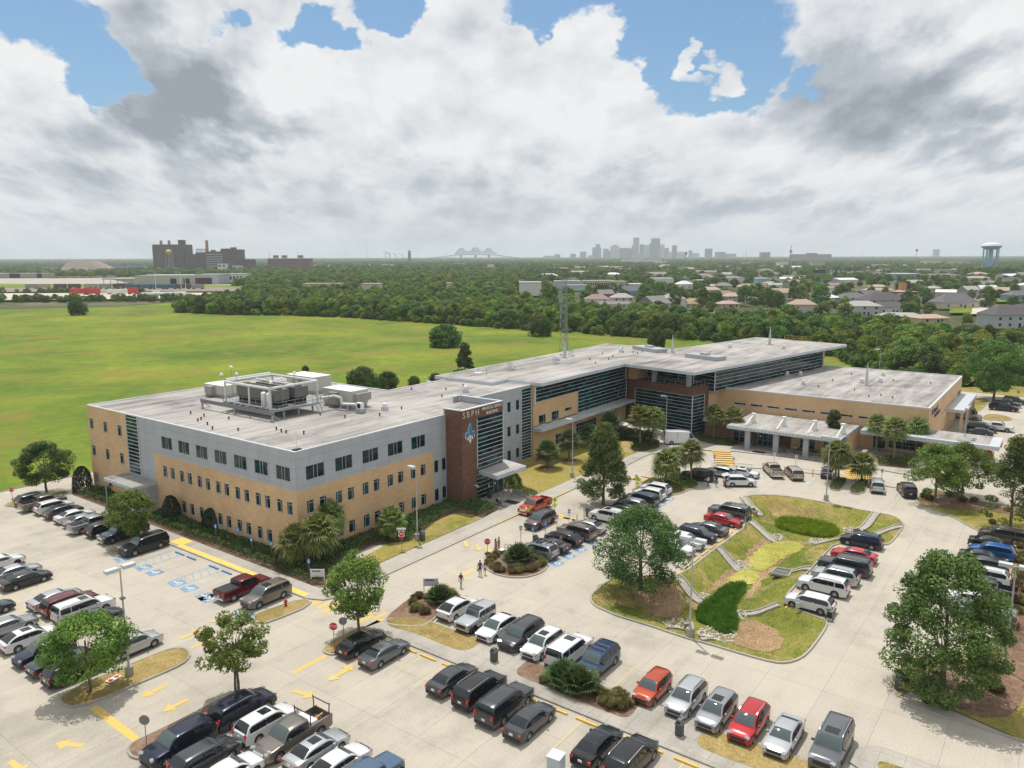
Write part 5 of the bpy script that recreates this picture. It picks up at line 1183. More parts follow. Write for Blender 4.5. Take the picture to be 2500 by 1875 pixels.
dm=MB(); dm.box((0,0,0),(.95,.05,.62)); dm2=dm.mesh('door',[]); q=link('door',dm2,door_car,(.62,1.28,.72),R(62),mat=PT['white']); q['label']='open front door'
# vehicles in the drive and loop
car(29.4,-13.9,W1,'pickup','orange','orange-red pickup stopped at the office entrance','vehicles in the drive')
car(24.8,-17.9,W1,'bsuv','plum','plum-grey suv double parked beside the orange-red pickup','vehicles in the drive',roof=True,darkrim=True)
def loopcar(k,x,y,ang,t,c,lab,**kw):
    p=P(k,x,y); return car(p.x,p.y,ang,t,c,lab,G7,z=0.006,**kw)
lc1=loopcar('y6',885,1205,E2+.28,'bsuv','black','black suv with roof bars and people at its open tailgate',rails=True)
lc2=loopcar('y6',1130,1165,E2-.05,'suv','silver','silver-blue suv between the black suv and the white saloon')
lc3=loopcar('y6',1385,1170,W2+.1,'sedan','white','white saloon with black glass roof beside the hatched bay',roof=True)
lc4=loopcar('y6',1345,1270,-R(53)-.05,'suv','white','white suv standing crosswise in the loop with its tailgate up')
loopcar('y6',1703,1150,R(36)-.03,'pickup','tan','beige pickup backed to the loop kerb between two hatched bays')
loopcar('y6',1928,1180,R(36)-.08,'mini','tan','beige minivan beside the beige pickup')
loopcar('y6',2290,1165,R(10),'sedan','dgrey','dark grey sedan under the pair of palms by the loop lamp post')
loopcar('y7',610,1540,R(14),'mini','silver','silver minivan beside the yellow crosswalk')
loopcar('y7',935,1590,R(21),'bsuv','black','black suv with sunroof beside the short yellow post',roof=True)
p=P('y6',690,830); car(p.x+1,p.y,R(-58),'van','white','white shuttle van behind the paired palms at the loop','vehicles in the drive')
for k,x,y,ang,t,c,lab in (('y7',1985,690,W2,'pickup','black','black pickup nearest the lawn in the lot beyond the low wing'),('y7',2010,648,W2,'pickup','dgrey','dark pickup behind the black pickup, lot beyond the low wing'),
  ('y7',2095,612,W2,'suv','dgrey','dark suv at the very back of the lot beyond the low wing'),('y7',1905,905,W2,'pickup','white','white pickup in the lot beyond the low wing'),('y7',1745,915,W2,'bsuv','black','black suv beside the white pickup behind the canopy'),
  ('y7',1715,950,E2,'sedan','dgrey','grey sedan just behind the long canopy'),('y7',1590,1115,E2,'sedan','white','white sedan below the long canopy'),('y7',1640,1140,E2,'suv','silver','silver suv in the shade of the long canopy'),('y7',1700,1190,E2,'suv','red','red suv beside the canopy column')):
    p=P(k,x,y); car(p.x,p.y,ang,t,c,lab,G8)
p=P('y7',1560,775); car(p.x,p.y,W2,'van','tan','beige delivery van under the side canopy of the low wing',G8)
def up_hatch(root,t,col):
    c=CT[t]; m=MB(); x0=c['cab'][0]; H=c['H']; m.box((-.45,0,.28),(1.05,c['W']*.78,.05)); me=m.mesh('tailgate',[]); o=link('tailgate',me,root,(x0+.55,0,H-.12),mat=PT[col]); o.rotation_euler=(0,R(-14),0); o['label']='raised tailgate'
up_hatch(lc1,'bsuv','black'); up_hatch(lc4,'suv','white'); up_hatch(lc2,'suv','silver')
# fittings on single trucks
def find(s): return [c for c in CARS if s in c['label']][0]
wp=find('work pickup with ladder'); m=MB()
for s in (1,-1):
    for x in (-2.7,-.98): m.bar((x,s*.90,1.28),(x,s*.86,1.62),.06); m.bar((x,s*.86,1.62),(x,s*.95,2.25),.06)
for x in (-2.7,-.98): m.bar((x,-.93,2.12),(x,.93,2.12),.06)
m.build('ladder_rack',M_TRIM,wp); m=MB(); m.box((-1.32,0,1.30),(.62,1.66,.30)); m.build('toolbox',M_WHITE,wp)
for i,(x,y,a) in enumerate(((-2.0,.2,.3),(-2.1,-.1,-.2),(-1.9,.4,.9),(-2.3,.1,.1))):
    m=MB(); m.box((0,0,0),(.9,.14,.07)); o=m.build('loose_timber',pbr('raw timber',(0.50,0.30,0.13),.7)); o.matrix_world=wp.matrix_basis@Matrix.Translation((x,y,.86+.07*i))@Matrix.Rotation(a,4,'Z'); tag(o,'%s raw timber offcut in the work pickup bed'%('lowest','second','third','topmost')[i],'timber','timber in the pickup bed')
for s,mt in (('dark red pickup',M_TRIM),('grey pickup with a flat bed',pbr('bed cover grey',(.16,.17,.19),.5))):
    c=find(s); m=MB(); m.box((-1.95,0,1.325),(1.76,1.74,.05)); m.build('bed_cover',mt,c)
lad=find('charcoal pickup'); m=MB()
for s in (.15,.55): m.bar((-2.7,s,1.0),(-1.2,s,1.15),.05)
for i in range(5): m.bar((-2.55+.3*i,.15,1.02+.03*i),(-2.55+.3*i,.55,1.02+.03*i),.04)
o=m.build('ladder',M_STEEL); o.matrix_world=lad.matrix_basis; tag(o,'short metal ladder lying in the charcoal pickup bed','ladder')
jp=find('silver boxy off-roader'); m=MB(); m.box((-.1,0,1.845),(.75,1.36,.03)); m.build('roof_panel',M_TRIM,jp); m=MB(); m.cyl((-2.22,0,1.0),(-2.45,0,1.0),.38,n=18); m.build('spare_wheel',M_TYRE,jp)
sh=find('silver sunshade'); m=MB(); m.face([(.62,-.6,1.66),(1.12,-.66,1.22),(1.12,.66,1.22),(.62,.6,1.66)]); m.build('sunshade',pbr('sunshade foil',(.55,.72,.70),.3),sh)
for s in ('deep blue suv','roof-bar','grey long suv','black roof bars','light silver suv with black'):
    for c in [c for c in CARS if s in c['label']][:1]:
        H=CT['bsuv']['H']; m=MB()
        for x in (-1.4,-.7,0.0): m.bar((x,-.66,H+.06),(x,.66,H+.06),.06)
        m.build('roof_bars',M_TRIM,c)
# ------------------------------------------------------------------ foliage
def m_leaf(name, dark, mid, light, sc=0.5, trans=0.25, autumn=None):
    m=bpy.data.materials.new(name); m.use_nodes=True; _M[name]=m; n=NB(m); n.b.inputs['Roughness'].default_value=0.6; n.b.inputs['Specular IOR Level'].default_value=0.25
    oi=n.new('ShaderNodeObjectInfo'); g=n.new('ShaderNodeNewGeometry')
    vm=n.new('ShaderNodeVectorMath'); vm.operation='ADD'; n.con(g.outputs['Position'],vm.inputs[0]); n.con(oi.outputs['Random'],vm.inputs[1])
    a=n.noise(vm.outputs[0],sc,4,0.65); b=n.noise(g.outputs['Position'],9,2,0.6)
    f=n.math('ADD',n.math('MULTIPLY',a,0.7),n.math('MULTIPLY',b,0.3)); c=n.ramp(f,[(0.36,dark),(0.5,mid),(0.66,light)])
    hs=n.new('ShaderNodeHueSaturation'); n.con(c,hs.inputs['Color']); n.con(n.math('ADD',n.math('MULTIPLY',oi.outputs['Random'],0.05),0.475),hs.inputs['Hue']); n.con(n.math('ADD',n.math('MULTIPLY',oi.outputs['Random'],0.5),0.78),hs.inputs['Value'])
    n.color(hs.outputs[0]); tr=n.new('ShaderNodeBsdfTranslucent'); n.con(hs.outputs[0],tr.inputs[0]); mx=n.new('ShaderNodeMixShader'); mx.inputs[0].default_value=trans
    out=n.N['Material Output']; n.con(n.b.outputs[0],mx.inputs[1]); n.con(tr.outputs[0],mx.inputs[2]); n.con(mx.outputs[0],out.inputs[0]); return m
M_OAK=m_leaf('oak leaves',(0.036,0.069,0.020),(0.075,0.129,0.033),(0.147,0.225,0.055))
M_MAPLE=m_leaf('maple leaves',(0.062,0.116,0.022),(0.133,0.223,0.039),(0.285,0.375,0.071),0.8)
M_CYP=m_leaf('cypress needles',(0.048,0.088,0.022),(0.104,0.168,0.040),(0.192,0.272,0.064),0.7)
M_HOLLY=m_leaf('holly leaves',(0.012,0.026,0.014),(0.024,0.046,0.024),(0.054,0.084,0.042),2.0,0.1)
M_MAG=m_leaf('magnolia leaves',(0.024,0.045,0.015),(0.054,0.087,0.024),(0.195,0.165,0.053),1.2,0.12)
M_HEDGE=m_leaf('hedge leaves',(0.028,0.056,0.014),(0.059,0.112,0.025),(0.119,0.189,0.045),1.2,0.15)
M_PALM=m_leaf('palm fronds',(0.062,0.093,0.031),(0.155,0.202,0.054),(0.403,0.419,0.132),1.6,0.25)
M_PALMD=m_leaf('dark fan fronds',(0.030,0.063,0.021),(0.068,0.120,0.038),(0.180,0.225,0.075),1.6,0.2)
M_GRASSY=m_leaf('ornamental grass blades',(0.10,0.10,0.035),(0.22,0.20,0.08),(0.42,0.34,0.18),2.0,0.3)
M_SEDGE=m_leaf('sedge blades',(0.05,0.11,0.014),(0.10,0.19,0.022),(0.20,0.28,0.03),1.2,0.35)
M_MARSH=m_leaf('marsh grass blades',(0.10,0.19,0.012),(0.22,0.34,0.02),(0.38,0.46,0.03),1.2,0.35)
M_WOOD=m_leaf('woodland leaves',(0.047,0.094,0.023),(0.103,0.182,0.038),(0.222,0.328,0.061),0.22,0.2)
M_WOODY=m_leaf('light woodland leaves',(0.076,0.128,0.021),(0.166,0.245,0.036),(0.344,0.399,0.064),0.22,0.25)
M_BARK=newmat('bark',0.9,0.1); M_BARK.color(M_BARK.ramp(M_BARK.noise(M_BARK.pos((3,3,.8)),2,4,.7),[(0.35,(0.09,0.075,0.06)),(0.65,(0.21,0.18,0.15))])); M_BARK=M_BARK.m
M_PTRUNK=newmat('palm trunk',0.9,0.1); M_PTRUNK.color(M_PTRUNK.ramp(M_PTRUNK.noise(M_PTRUNK.pos((2,2,9)),2,3,.7),[(0.35,(0.12,0.095,0.07)),(0.65,(0.30,0.25,0.19))])); M_PTRUNK=M_PTRUNK.m
def leaf_mesh(name, pos, nrm, size, mat, r, aspect=0.6, jitter=0.7):
    """one small leaf quad per position, tilted around its normal"""
    n=len(pos); nn=nrm+r.normal(0,jitter,(n,3)); nn/=np.linalg.norm(nn,axis=1)[:,None]+1e-9
    t=r.normal(0,1,(n,3)); t-= (t*nn).sum(1)[:,None]*nn; t/=np.linalg.norm(t,axis=1)[:,None]+1e-9; b=np.cross(nn,t)
    s=(size*r.uniform(.6,1.3,n))[:,None]; a=t*s; c=b*s*aspect
    V=np.stack([pos-a*.5,pos+c*.5,pos+a*.5,pos-c*.5],1).reshape(-1,3)
    me=bpy.data.meshes.new(name); me.vertices.add(4*n); me.vertices.foreach_set('co',V.ravel()); me.loops.add(4*n); me.loops.foreach_set('vertex_index',np.arange(4*n,dtype=np.int32))
    me.polygons.add(n); me.polygons.foreach_set('loop_start',np.arange(0,4*n,4,dtype=np.int32)); me.polygons.foreach_set('loop_total',np.full(n,4,dtype=np.int32))
    me.update(calc_edges=True); me.materials.append(mat); me.validate(); return me
def clusters(r, k, prof, R0, H0, H1, rc):
    """cluster centres filling a crown profile prof(t)->radius factor, t from bottom to top"""
    out=[]
    for _ in range(k):
        t=r.uniform(0,1)**.9; rad=R0*prof(t); a=r.uniform(0,2*math.pi); q=rad*math.sqrt(r.uniform(.25,1.0)); out.append((q*math.cos(a),q*math.sin(a),H0+(H1-H0)*t,rc*r.uniform(.6,1.25)))
    return np.array(out)
def crown(name, cl, per, size, mat, r, flat=0.75, aspect=0.6):
    P_=[];N_=[]
    for x,y,z,rc in cl:
        d=r.normal(0,1,(per,3)); d/=np.linalg.norm(d,axis=1)[:,None]; q=rc*(r.uniform(.35,1.0,per)**.45)[:,None]*d; q[:,2]*=flat
        P_.append(q+np.array((x,y,z))); N_.append(d+np.array((0,0,.5)))
    return leaf_mesh(name,np.concatenate(P_),np.concatenate(N_),size,mat,r,aspect)
def trunk_mesh(h, r0, r1, limbs, r, lean=0.0, cl=None, mat=None, base=(0,0)):
    m=MB(); pts=[Vector((base[0],base[1],0))]; n=5
    for i in range(1,n+1): pts.append(Vector((base[0]+lean*i/n+r.normal(0,.04)*h/5,base[1]+r.normal(0,.04)*h/5,h*i/n)))
    for i in range(n): m.cyl(pts[i],pts[i+1],r0+(r1-r0)*i/n,r0+(r1-r0)*(i+1)/n,8,caps=False)
    if cl is not None:
        idx=r.choice(len(cl),min(limbs,len(cl)),replace=False)
        for i in idx:
            c=cl[i]; t=r.uniform(.45,.95); s=pts[0].lerp(pts[-1],t); s=pts[min(n,int(t*n))].copy(); e=Vector((c[0],c[1],c[2])); mid=s.lerp(e,.5)+Vector((0,0,.12*(e-s).length))
            w=r1*.55; m.cyl(s,mid,w,w*.6,5,caps=False); m.cyl(mid,e,w*.6,w*.15,5,caps=False)
    return m.mesh('trunk',[mat or M_BARK],smooth=True,merge=True)
def place_tree(cm, tm, x, y, label, cat='tree', name='tree', rz=0.0, sc=1.0, group=None, z=0.0):
    t=thing(name,label,cat,(x,y,z),rz,group)
    if sc!=1.0: t.scale=(sc,)*3 if not hasattr(sc,'__len__') else sc
    link('crown',cm,t);
    if tm is not None: link('trunk',tm,t)
    return t
ROUND=lambda t: math.sin(math.pi*min(1,(t*.86+.14)))**.6
CONE=lambda t: (1-t)**.75*.95+.06
OVAL=lambda t: math.sin(math.pi*(t*.9+.05))**.55
SPREAD=lambda t: (1-t**2.2)**.5*(.75+.25*t)
def make_tree(seed, R0, H0, H1, k, rc, per, size, mat, prof=ROUND, tr=(.22,.10), limbs=14, flat=.75, base=(0,0), th=None, aspect=.6):
    r=np.random.default_rng(seed); cl=clusters(r,k,prof,R0,H0,H1,rc)
    return crown('crown',cl,per,size,mat,r,flat,aspect), trunk_mesh(th or H0+(H1-H0)*.55,tr[0],tr[1],limbs,r,0.0,cl,base=base)
def at(k,x,y): p=P(k,x,y); return p.x,p.y
mp1=make_tree(1,3.1,2.0,6.6,60,.95,210,.24,M_MAPLE,ROUND,(.14,.06),16)
place_tree(*mp1,*at('z1',965,830),'round-crowned maple on the long grass island by the lamp post','tree','maple_tree')
mp2=make_tree(2,2.7,2.6,6.6,42,.75,170,.23,M_MAPLE,OVAL,(.12,.05),14)
t=place_tree(*mp2,*at('z2',320,880),'small open maple with a double trunk on the mulch island','tree','maple_tree'); link('trunk',mp2[1],t,(.35,.1,0),2.0)
mp3=make_tree(3,2.7,2.2,7.2,62,.85,220,.23,M_MAPLE,OVAL,(.14,.06),16)
place_tree(*mp3,*at('z2',1655,190),'dense maple on the stop sign island beside the black sedan','tree','maple_tree')
mp4=make_tree(4,2.7,2.0,6.4,60,.85,220,.24,M_MAPLE,ROUND,(.13,.05),14)
place_tree(*mp4,*at('z6',1420,760),'bright green round maple in front of the short facade','tree','maple_tree')
ok1=make_tree(5,3.7,2.2,7.6,80,1.0,230,.24,M_OAK,ROUND,(.2,.08),16)
place_tree(*ok1,*at('z6',497,225),'dark round oak at the far corner of the facade row','tree','oak_tree')
cy1=make_tree(6,3.9,1.3,11.8,330,.78,130,.22,M_CYP,lambda t:(1-t)**.62*(.55+.45*min(1,t*5+.3)),(.24,.05),26,.7)
place_tree(*cy1,*at('z8',2085,370),'tall conical cypress in front of the glazed brown block','tree','cypress_tree')
ok2=make_tree(7,4.7,1.5,8.6,110,1.15,260,.22,M_OAK,ROUND,(.28,.1),22)
place_tree(*ok2,*at('y1',270,1290),'big dark live oak beside the retention basin','tree','oak_tree')
ok3=make_tree(8,5.0,1.2,11.6,130,1.15,260,.24,M_CYP,lambda t: (math.sin(math.pi*(t*.8+.15))**.6)*(1-.3*t),(.28,.1),24,.6)
place_tree(*ok3,*at('z5',1300,880),'large feathery cypress at the lower right by the kerb','tree','cypress_tree')
ok4=make_tree(9,3.9,1.8,7.8,75,1.0,220,.24,M_MAPLE,ROUND,(.18,.08),16)
place_tree(*ok4,*at('y2',1240,360),'left of the two maples in front of the long canopy','tree','maple_tree',sc=1.05)
place_tree(*ok4,*at('y2',1530,300),'right of the two maples in front of the long canopy','tree','maple_tree',2.1)
cy2=make_tree(10,3.3,1.5,11.0,130,.75,120,.22,M_CYP,CONE,(.2,.05),26,.55)
place_tree(*cy2,*at('y2',2050,620),'open feathery cypress at the right edge behind the brown-grey suv','tree','cypress_tree',sc=1.1)
place_tree(*cy2,*at('y2',2240,420),'slim cypress cut off by the right edge near the flag','tree','cypress_tree',1.5,.95)
p=G(2424,978); bt=make_tree(11,8.6,3.0,19,150,1.9,200,.5,M_WOOD,OVAL,(.4,.2),16); place_tree(*bt,p.x,p.y,'broad tree by the red stop sign beyond the low wing','tree','tree',sc=.72)
mgn=make_tree(12,2.6,.8,8.6,90,.7,230,.26,M_MAG,CONE,(.2,.08),8)
p=G(1128,930); place_tree(*mgn,p.x+1,p.y,'bronze-tinted conical magnolia behind the hospital roof','tree','magnolia_tree',sc=1.25)
p=G(2016,1068); place_tree(*mgn,88.8,-38.6,'small magnolia standing above the portico roof','tree','magnolia_tree',1.0,.85)
f1=make_tree(13,6.5,.3,8.2,120,1.5,170,.42,M_OAK,SPREAD,(.3,.1),8)
for u,v,lab,rz,sc in ((1087,846,'wide low oak alone in the meadow left of the radio mast',0,(1.15,1.15,1.0)),(190,766,'lone bushy tree in the meadow at the far left',1,(.95,.95,1.1)),(1318,820,'dark bushy tree at the wood edge left of the radio mast',2,(.95,.95,1.05)),(1602,852,'light green bushy tree showing above the hospital roof',3,(.62,.62,.9))):
    p=G(u,v); place_tree(*f1,p.x,p.y,lab,'tree','oak_tree',rz,sc)
for u,v,lab,s in ((885,955,'dark tree just behind the office roof notch',.75),(945,950,'smaller dark tree right of the one behind the office roof notch',.55),(1010,940,'low bush behind the office roof at the meadow edge',.3),(1062,935,'low bush beside the hospital roof corner',.33),(745,905,'small bush seen over the air handler casing',.2)):
    a=G(u,v); d=1.0; place_tree(*f1,a.x,a.y,lab,'bush' if s<.4 else 'tree','bush' if s<.4 else 'oak_tree',s*9,s)
# palms
def fan(r, n_fronds, petiole, blade, droop, mat, upright=0.0, leaflets=15):
    m=MB()
    for i in range(n_fronds):
        a=2*math.pi*(i*.618)+r.normal(0,.15); t=(i+.5)/n_fronds; el=(R(80)-t*R(125)) if not upright else R(86)-t*R(70)
        d=Vector((math.cos(a)*math.cos(el),math.sin(a)*math.cos(el),math.sin(el))); L=petiole*r.uniform(.8,1.15); e=d*L+Vector((0,0,-.12*L*droop))
        m.bar((0,0,0),e,.035)
        side=d.cross(Vector((0,0,1))); side=side.normalized() if side.length>.01 else Vector((1,0,0)); up=side.cross(d).normalized()
        for j in range(leaflets):
            s=(j/(leaflets-1)-.5)*2; ang=s*R(105); q=d*math.cos(ang)+side*math.sin(ang); l=blade*(1-.25*abs(s))*r.uniform(.85,1.1)
            w=side*math.cos(ang)-d*math.sin(ang); w*=.055*blade/1.0; m1=e+q*l*.55+up*(.05-.06*abs(s))*l+Vector((0,0,-.06*l*droop)); tip=e+q*l+Vector((0,0,-l*.42*droop*r.uniform(.6,1.3)))
            m.face([e-w*.4,m1-w,m1+w,e+w*.4]); m.face([m1-w,tip,m1+w])
    return m.mesh('crown',[mat])
def palm_trunk(h, r, boots=True):
    m=MB(); n=10; pts=[(math.sin(i*.5)*.03*h*.3,0,h*i/n) for i in range(n+1)]
    for i in range(n): rr=.19-.03*math.sin(math.pi*i/n); m.cyl(pts[i],pts[i+1],rr,rr*(1.06 if boots and i>5 else 1.0),9,caps=False)
    if boots:
        for i in range(40):
            a=i*2.4; z=h*(.55+.43*i/40); c=Vector((math.cos(a),math.sin(a),0)); m.bar(c*.15+Vector((0,0,z)),c*.33+Vector((0,0,z+.28)),.07,.03)
    return m.mesh('trunk',[M_PTRUNK])
_r=np.random.default_rng(5)
PC=[fan(_r,44,.95,1.15,1.0,M_PALM),fan(_r,40,1.0,1.1,.8,M_PALM),fan(_r,48,.9,1.2,1.2,M_PALM)]; PD=[fan(_r,34,.95,1.1,.55,M_PALMD),fan(_r,30,1.0,1.05,.4,M_PALMD,1)]
PTK=[palm_trunk(5.6,_r),palm_trunk(3.0,_r),palm_trunk(7.2,_r,False)]
palms=[('z7',990,1015,3.0,0,1.15,'leftmost of the three palms clustered at the office building corner'),('z7',1230,1030,4.3,0,1.2,'tallest middle palm of the cluster at the office building corner'),('z7',1350,860,4.6,2,1.1,'rear palm of the cluster at the office building corner'),
 ('z7',2010,720,2.3,1,1.0,'short palm in the hedge below the long facade windows'),('y5',1480,1300,2.9,3,1.15,'left palm in a mulch ring on the lawn beside the entrance tower'),('y5',1715,1220,3.6,3,1.1,'right palm in a mulch ring on the lawn, nearer the lamp post'),
 ('y8',600,1520,2.8,3,1.05,'palm against the ground-floor windows behind the conical cypress'),('y8',830,1420,3.2,3,1.15,'dark palm by the brown block canopy end'),('y8',1152,1512,5.6,1,1.25,'left of the two tall palms before the brown glazed block'),
 ('y8',1292,1492,5.5,2,1.2,'right of the two tall palms before the brown glazed block'),('y6',1066,782,5.2,0,1.05,'left of the two palms by the tan wall left of the portico'),('y6',1265,806,5.0,1,1.15,'right of the two palms by the tan wall, touching the portico'),
 ('y6',545,1275,3.9,2,1.2,'left palm with shaggy trunk on the hedge island of the loop'),('y6',650,1165,3.2,1,.95,'partly hidden middle palm on the hedge island of the loop'),('y6',815,1235,5.0,0,1.1,'right palm with bare trunk on the hedge island of the loop'),
 ('y7',165,1462,4.9,2,1.2,'left palm of the pair beside the loop lamp post'),('y7',198,1440,4.4,1,1.1,'right palm of the pair beside the loop lamp post'),('y7',450,1458,3.0,0,1.1,'palm by itself on the small hedge island next to the crosswalk'),
 ('y7',600,1162,5.6,1,1.05,'left of the three palms in front of the low wing'),('y7',792,1245,6.0,0,1.15,'middle of the three palms in front of the low wing'),('y7',1030,1175,5.2,2,1.15,'right of the three palms in front of the low wing')]
for i,(k,x,y,h,ci,sc,lab) in enumerate(palms):
    px_,py_=at(k,x,y); t=thing('palm_tree',lab,'palm tree',(px_,py_,0),i*1.3,'cabbage palms round the hospital'); tk=PTK[1 if h<4 else 0]; hh=3.0 if h<4 else 5.6
    o=link('trunk',tk,t); o.scale=(1,1,h/hh); c=link('crown',PC[ci] if ci<3 else PD[0],t,(0,0,h)); c.scale=(sc*1.2,)*3
for k,x,y,s,lab in (('z8',1180,980,1.25,'big dark fan palm bush on the round planted island'),('z8',330,1420,1.05,'fan palm bush on the bed next to the white crossover'),('z3',1660,760,1.15,'left fan palm bush in the median bed behind the boxy wagon'),('z3',1830,830,1.2,'right fan palm bush in the median bed below the deep blue suv'),('y7',210,1300,.9,'dark low palm under the pair by the lamp post')):
    px_,py_=at(k,x,y); t=thing('fan_palm_bush',lab,'fan palm',(px_,py_,.3),s,'low fan palm bushes'); c=link('fronds',PD[1],t); c.scale=(s,s,s*.9); c=link('fronds',PD[0],t,(.5,.3,.1)); c.scale=(s*.75,)*3
for k,x,y in (('y5',1480,1300),('y5',1715,1220)):
    px_,py_=at(k,x,y); sheet('mulch_ring',[(px_+1.3*math.cos(a),py_+1.3*math.sin(a)) for a in [i*math.pi/7 for i in range(14)]],.15,M_MULCH)
# clipped shrubs and grass tussocks
def bush_mesh(seed, rx, ry, h, mat, n, size, prof=None):
    r=np.random.default_rng(seed); d=r.normal(0,1,(n,3)); d/=np.linalg.norm(d,axis=1)[:,None]; d[:,2]=np.abs(d[:,2]); k=(r.uniform(.75,1.0,n))[:,None]
    wob=1+.12*np.sin(d[:,:1]*5+seed)+.1*np.cos(d[:,1:2]*6); p=d*k*wob*np.array((rx,ry,h))
    if prof=='column': p[:,2]=h*r.uniform(0,1,n); a=r.uniform(0,2*math.pi,n); q=rx*np.sqrt(np.clip(1-(p[:,2]/h)**2.6,0,1))*r.uniform(.8,1.05,n)+.05; p[:,0]=q*np.cos(a); p[:,1]=q*np.sin(a); d=np.stack([np.cos(a),np.sin(a),p[:,2]/h],1)
    return leaf_mesh('foliage',p,d,size,mat,r,.65)
SH_R=[bush_mesh(s,1,1,.9,M_HEDGE,2600,.10) for s in (1,2,3)]; SH_H=[bush_mesh(s,1,1,1.0,M_HOLLY,3000,.11,'column') for s in (4,5)];
def shrub(x,y,me,s,label,group,name='shrub',cat='shrub',rz=0,z=.12):
    t=thing(name,label,cat,(x,y,z),rz,group); o=link('foliage',me,t); o.scale=s; return t
for i,(k,x,y,r_,h,lab) in enumerate((('z6',890,210,1.35,3.8,'dark clipped holly column at the far end of the short facade'),('z6',1850,540,1.15,3.5,'dark clipped holly column left of the accessible bays'),('z7',60,640,1.1,2.9,'clipped holly column against the short facade above the accessible bays'),('y8',960,1440,1.05,2.3,'first clipped holly from the left below the patio umbrellas'),('y8',1045,1445,1.0,2.3,'second clipped holly from the left below the patio umbrellas'),('y8',1145,1480,1.1,2.5,'third clipped holly from the left below the patio umbrellas'),('y8',1250,1465,1.0,2.4,'fourth clipped holly from the left below the patio umbrellas'),('y6',985,720,1.0,3.2,'dark clipped shrub at the foot of the brown block corner'))):
    a,b=at(k,x,y); shrub(a,b,SH_H[i%2],(r_,r_,h),lab,'clipped hollies','holly_shrub','shrub',i)
def hedge(name, label, cat, polys, mat, h, dens=42, size=.16, group=None, z0=.13, lump=.35, kind=None):
    """low mounded ground-cover hedge filling polygons"""
    r=np.random.default_rng(len(label)); Ps=[];Ns=[]
    for poly in polys:
        p=np.array([q[:2] for q in poly]); mn=p.min(0); mx=p.max(0); area=abs(sum(p[i][0]*p[(i+1)%len(p)][1]-p[(i+1)%len(p)][0]*p[i][1] for i in range(len(p))))/2; n=int(area*dens*(mx-mn).prod()/max(area,.1))
        q=r.uniform(mn,mx,(n,2)); ins=np.zeros(n,bool)
        j=len(p)-1
        dm=np.full(n,9.)
        for i in range(len(p)):
            a,b=p[i],p[j]; c=((a[1]>q[:,1])!=(b[1]>q[:,1])); xx=(b[0]-a[0])*(q[:,1]-a[1])/((b[1]-a[1])+1e-9)+a[0]; ins^=(c&(q[:,0]<xx)); j=i
            e=b-a; tt=np.clip(((q-a)@e)/((e@e)+1e-9),0,1); dm=np.minimum(dm,np.linalg.norm(q-(a+tt[:,None]*e),axis=1))
        q=q[ins]; dm=dm[ins]; nz=np.array([mnoise.noise(Vector((x*.9,y*.9,h*3)))*lump+mnoise.noise(Vector((x*2.3,y*2.3,1)))*lump*.5 for x,y in q])
        top=h*(1+nz)*np.clip(dm/.45,.25,1)**.5; z=z0+top*(1-.55*r.uniform(0,1,len(q))**2); Ps.append(np.column_stack([q,z])); Ns.append(np.column_stack([r.normal(0,.5,(len(q),2)),np.ones(len(q))]))
    me=leaf_mesh(name,np.concatenate(Ps),np.concatenate(Ns),size,mat,r,.65); return tag(link(name,me),label,cat,group,kind)
hedge('ground_cover','ragged dark green shrub planting along the foot of the short facade','planting',[[(-1.7,45.5),(-5.0,45.5),(-5.0,36.9),(-1.7,36.9)],[(-1.7,27.6),(-5.0,26.5),(-5.0,3),(-1.7,3)]],M_HEDGE,.85,120,.2,kind='stuff')
hedge('ground_cover','dense green shrub planting wrapped round the office building corner','planting',[[(-1.7,3),(-5.1,3),(-5.1,-8.8)]+[tuple(q) for q in Zs('z7',[(1240,1240),(1400,1085),(1480,985),(1600,905),(1800,800),(2212,765)])]+[(16,-2.2),(-1.7,-2.1)]],M_HEDGE,.8,120,.2,kind='stuff')
hedge('ground_cover','dark shrub planting left of the entrance tower canopy','planting',[[(16,-2.1)]+[tuple(q) for q in Zs('z7',[(2212,765)])]+[tuple(q) for q in Zs('z8',[(220,590),(350,500),(500,455),(660,468),(770,508),(960,410)])]+[(27.0,-5.2),(24.2,-5.1),(24.2,-2.2)]],M_HEDGE,.9,120,.2,kind='stuff')
hedge('hedge','low clipped hedge right of the office entrance','hedge',[Zs('z8',[(1110,200),(1200,195),(1380,250),(1330,285),(1240,300),(1120,250)])],M_HEDGE,.7,170)
hedge('hedge','low clipped hedge below the two tall palms before the brown block','hedge',[Zs('y6',[(175,860),(240,820),(360,790),(480,800),(480,860),(330,900),(200,905)])],M_HEDGE,.6,170)
hedge('hedge','clipped hedge mound on the near side of the loop island','hedge',[Zs('y6',[(270,1275),(400,1222),(560,1245),(755,1320),(690,1352),(560,1365),(440,1310)])],M_HEDGE,.75,170)
hedge('hedge','clipped hedge mound on the far side of the loop island','hedge',[Zs('y6',[(505,1220),(620,1165),(780,1190),(900,1265),(870,1295),(780,1312),(640,1270)])],M_HEDGE,.75,170)
hedge('hedge','clipped square hedge under the pair of palms by the lamp post','hedge',[Zs('y7',[(95,1535),(150,1440),(290,1440),(255,1500),(205,1555)])],M_HEDGE,.65,170)
hedge('hedge','clipped hedge under the lone palm next to the crosswalk','hedge',[Zs('y7',[(318,1575),(345,1520),(430,1462),(515,1470),(480,1570),(400,1590)])],M_HEDGE,.65,170)
hedge('hedge','hedge bed in front of the low wing windows','hedge',[Zs('y7',[(610,1200),(760,1200),(1000,1212),(1040,1285),(940,1315),(640,1285)])],M_HEDGE,.6,150)
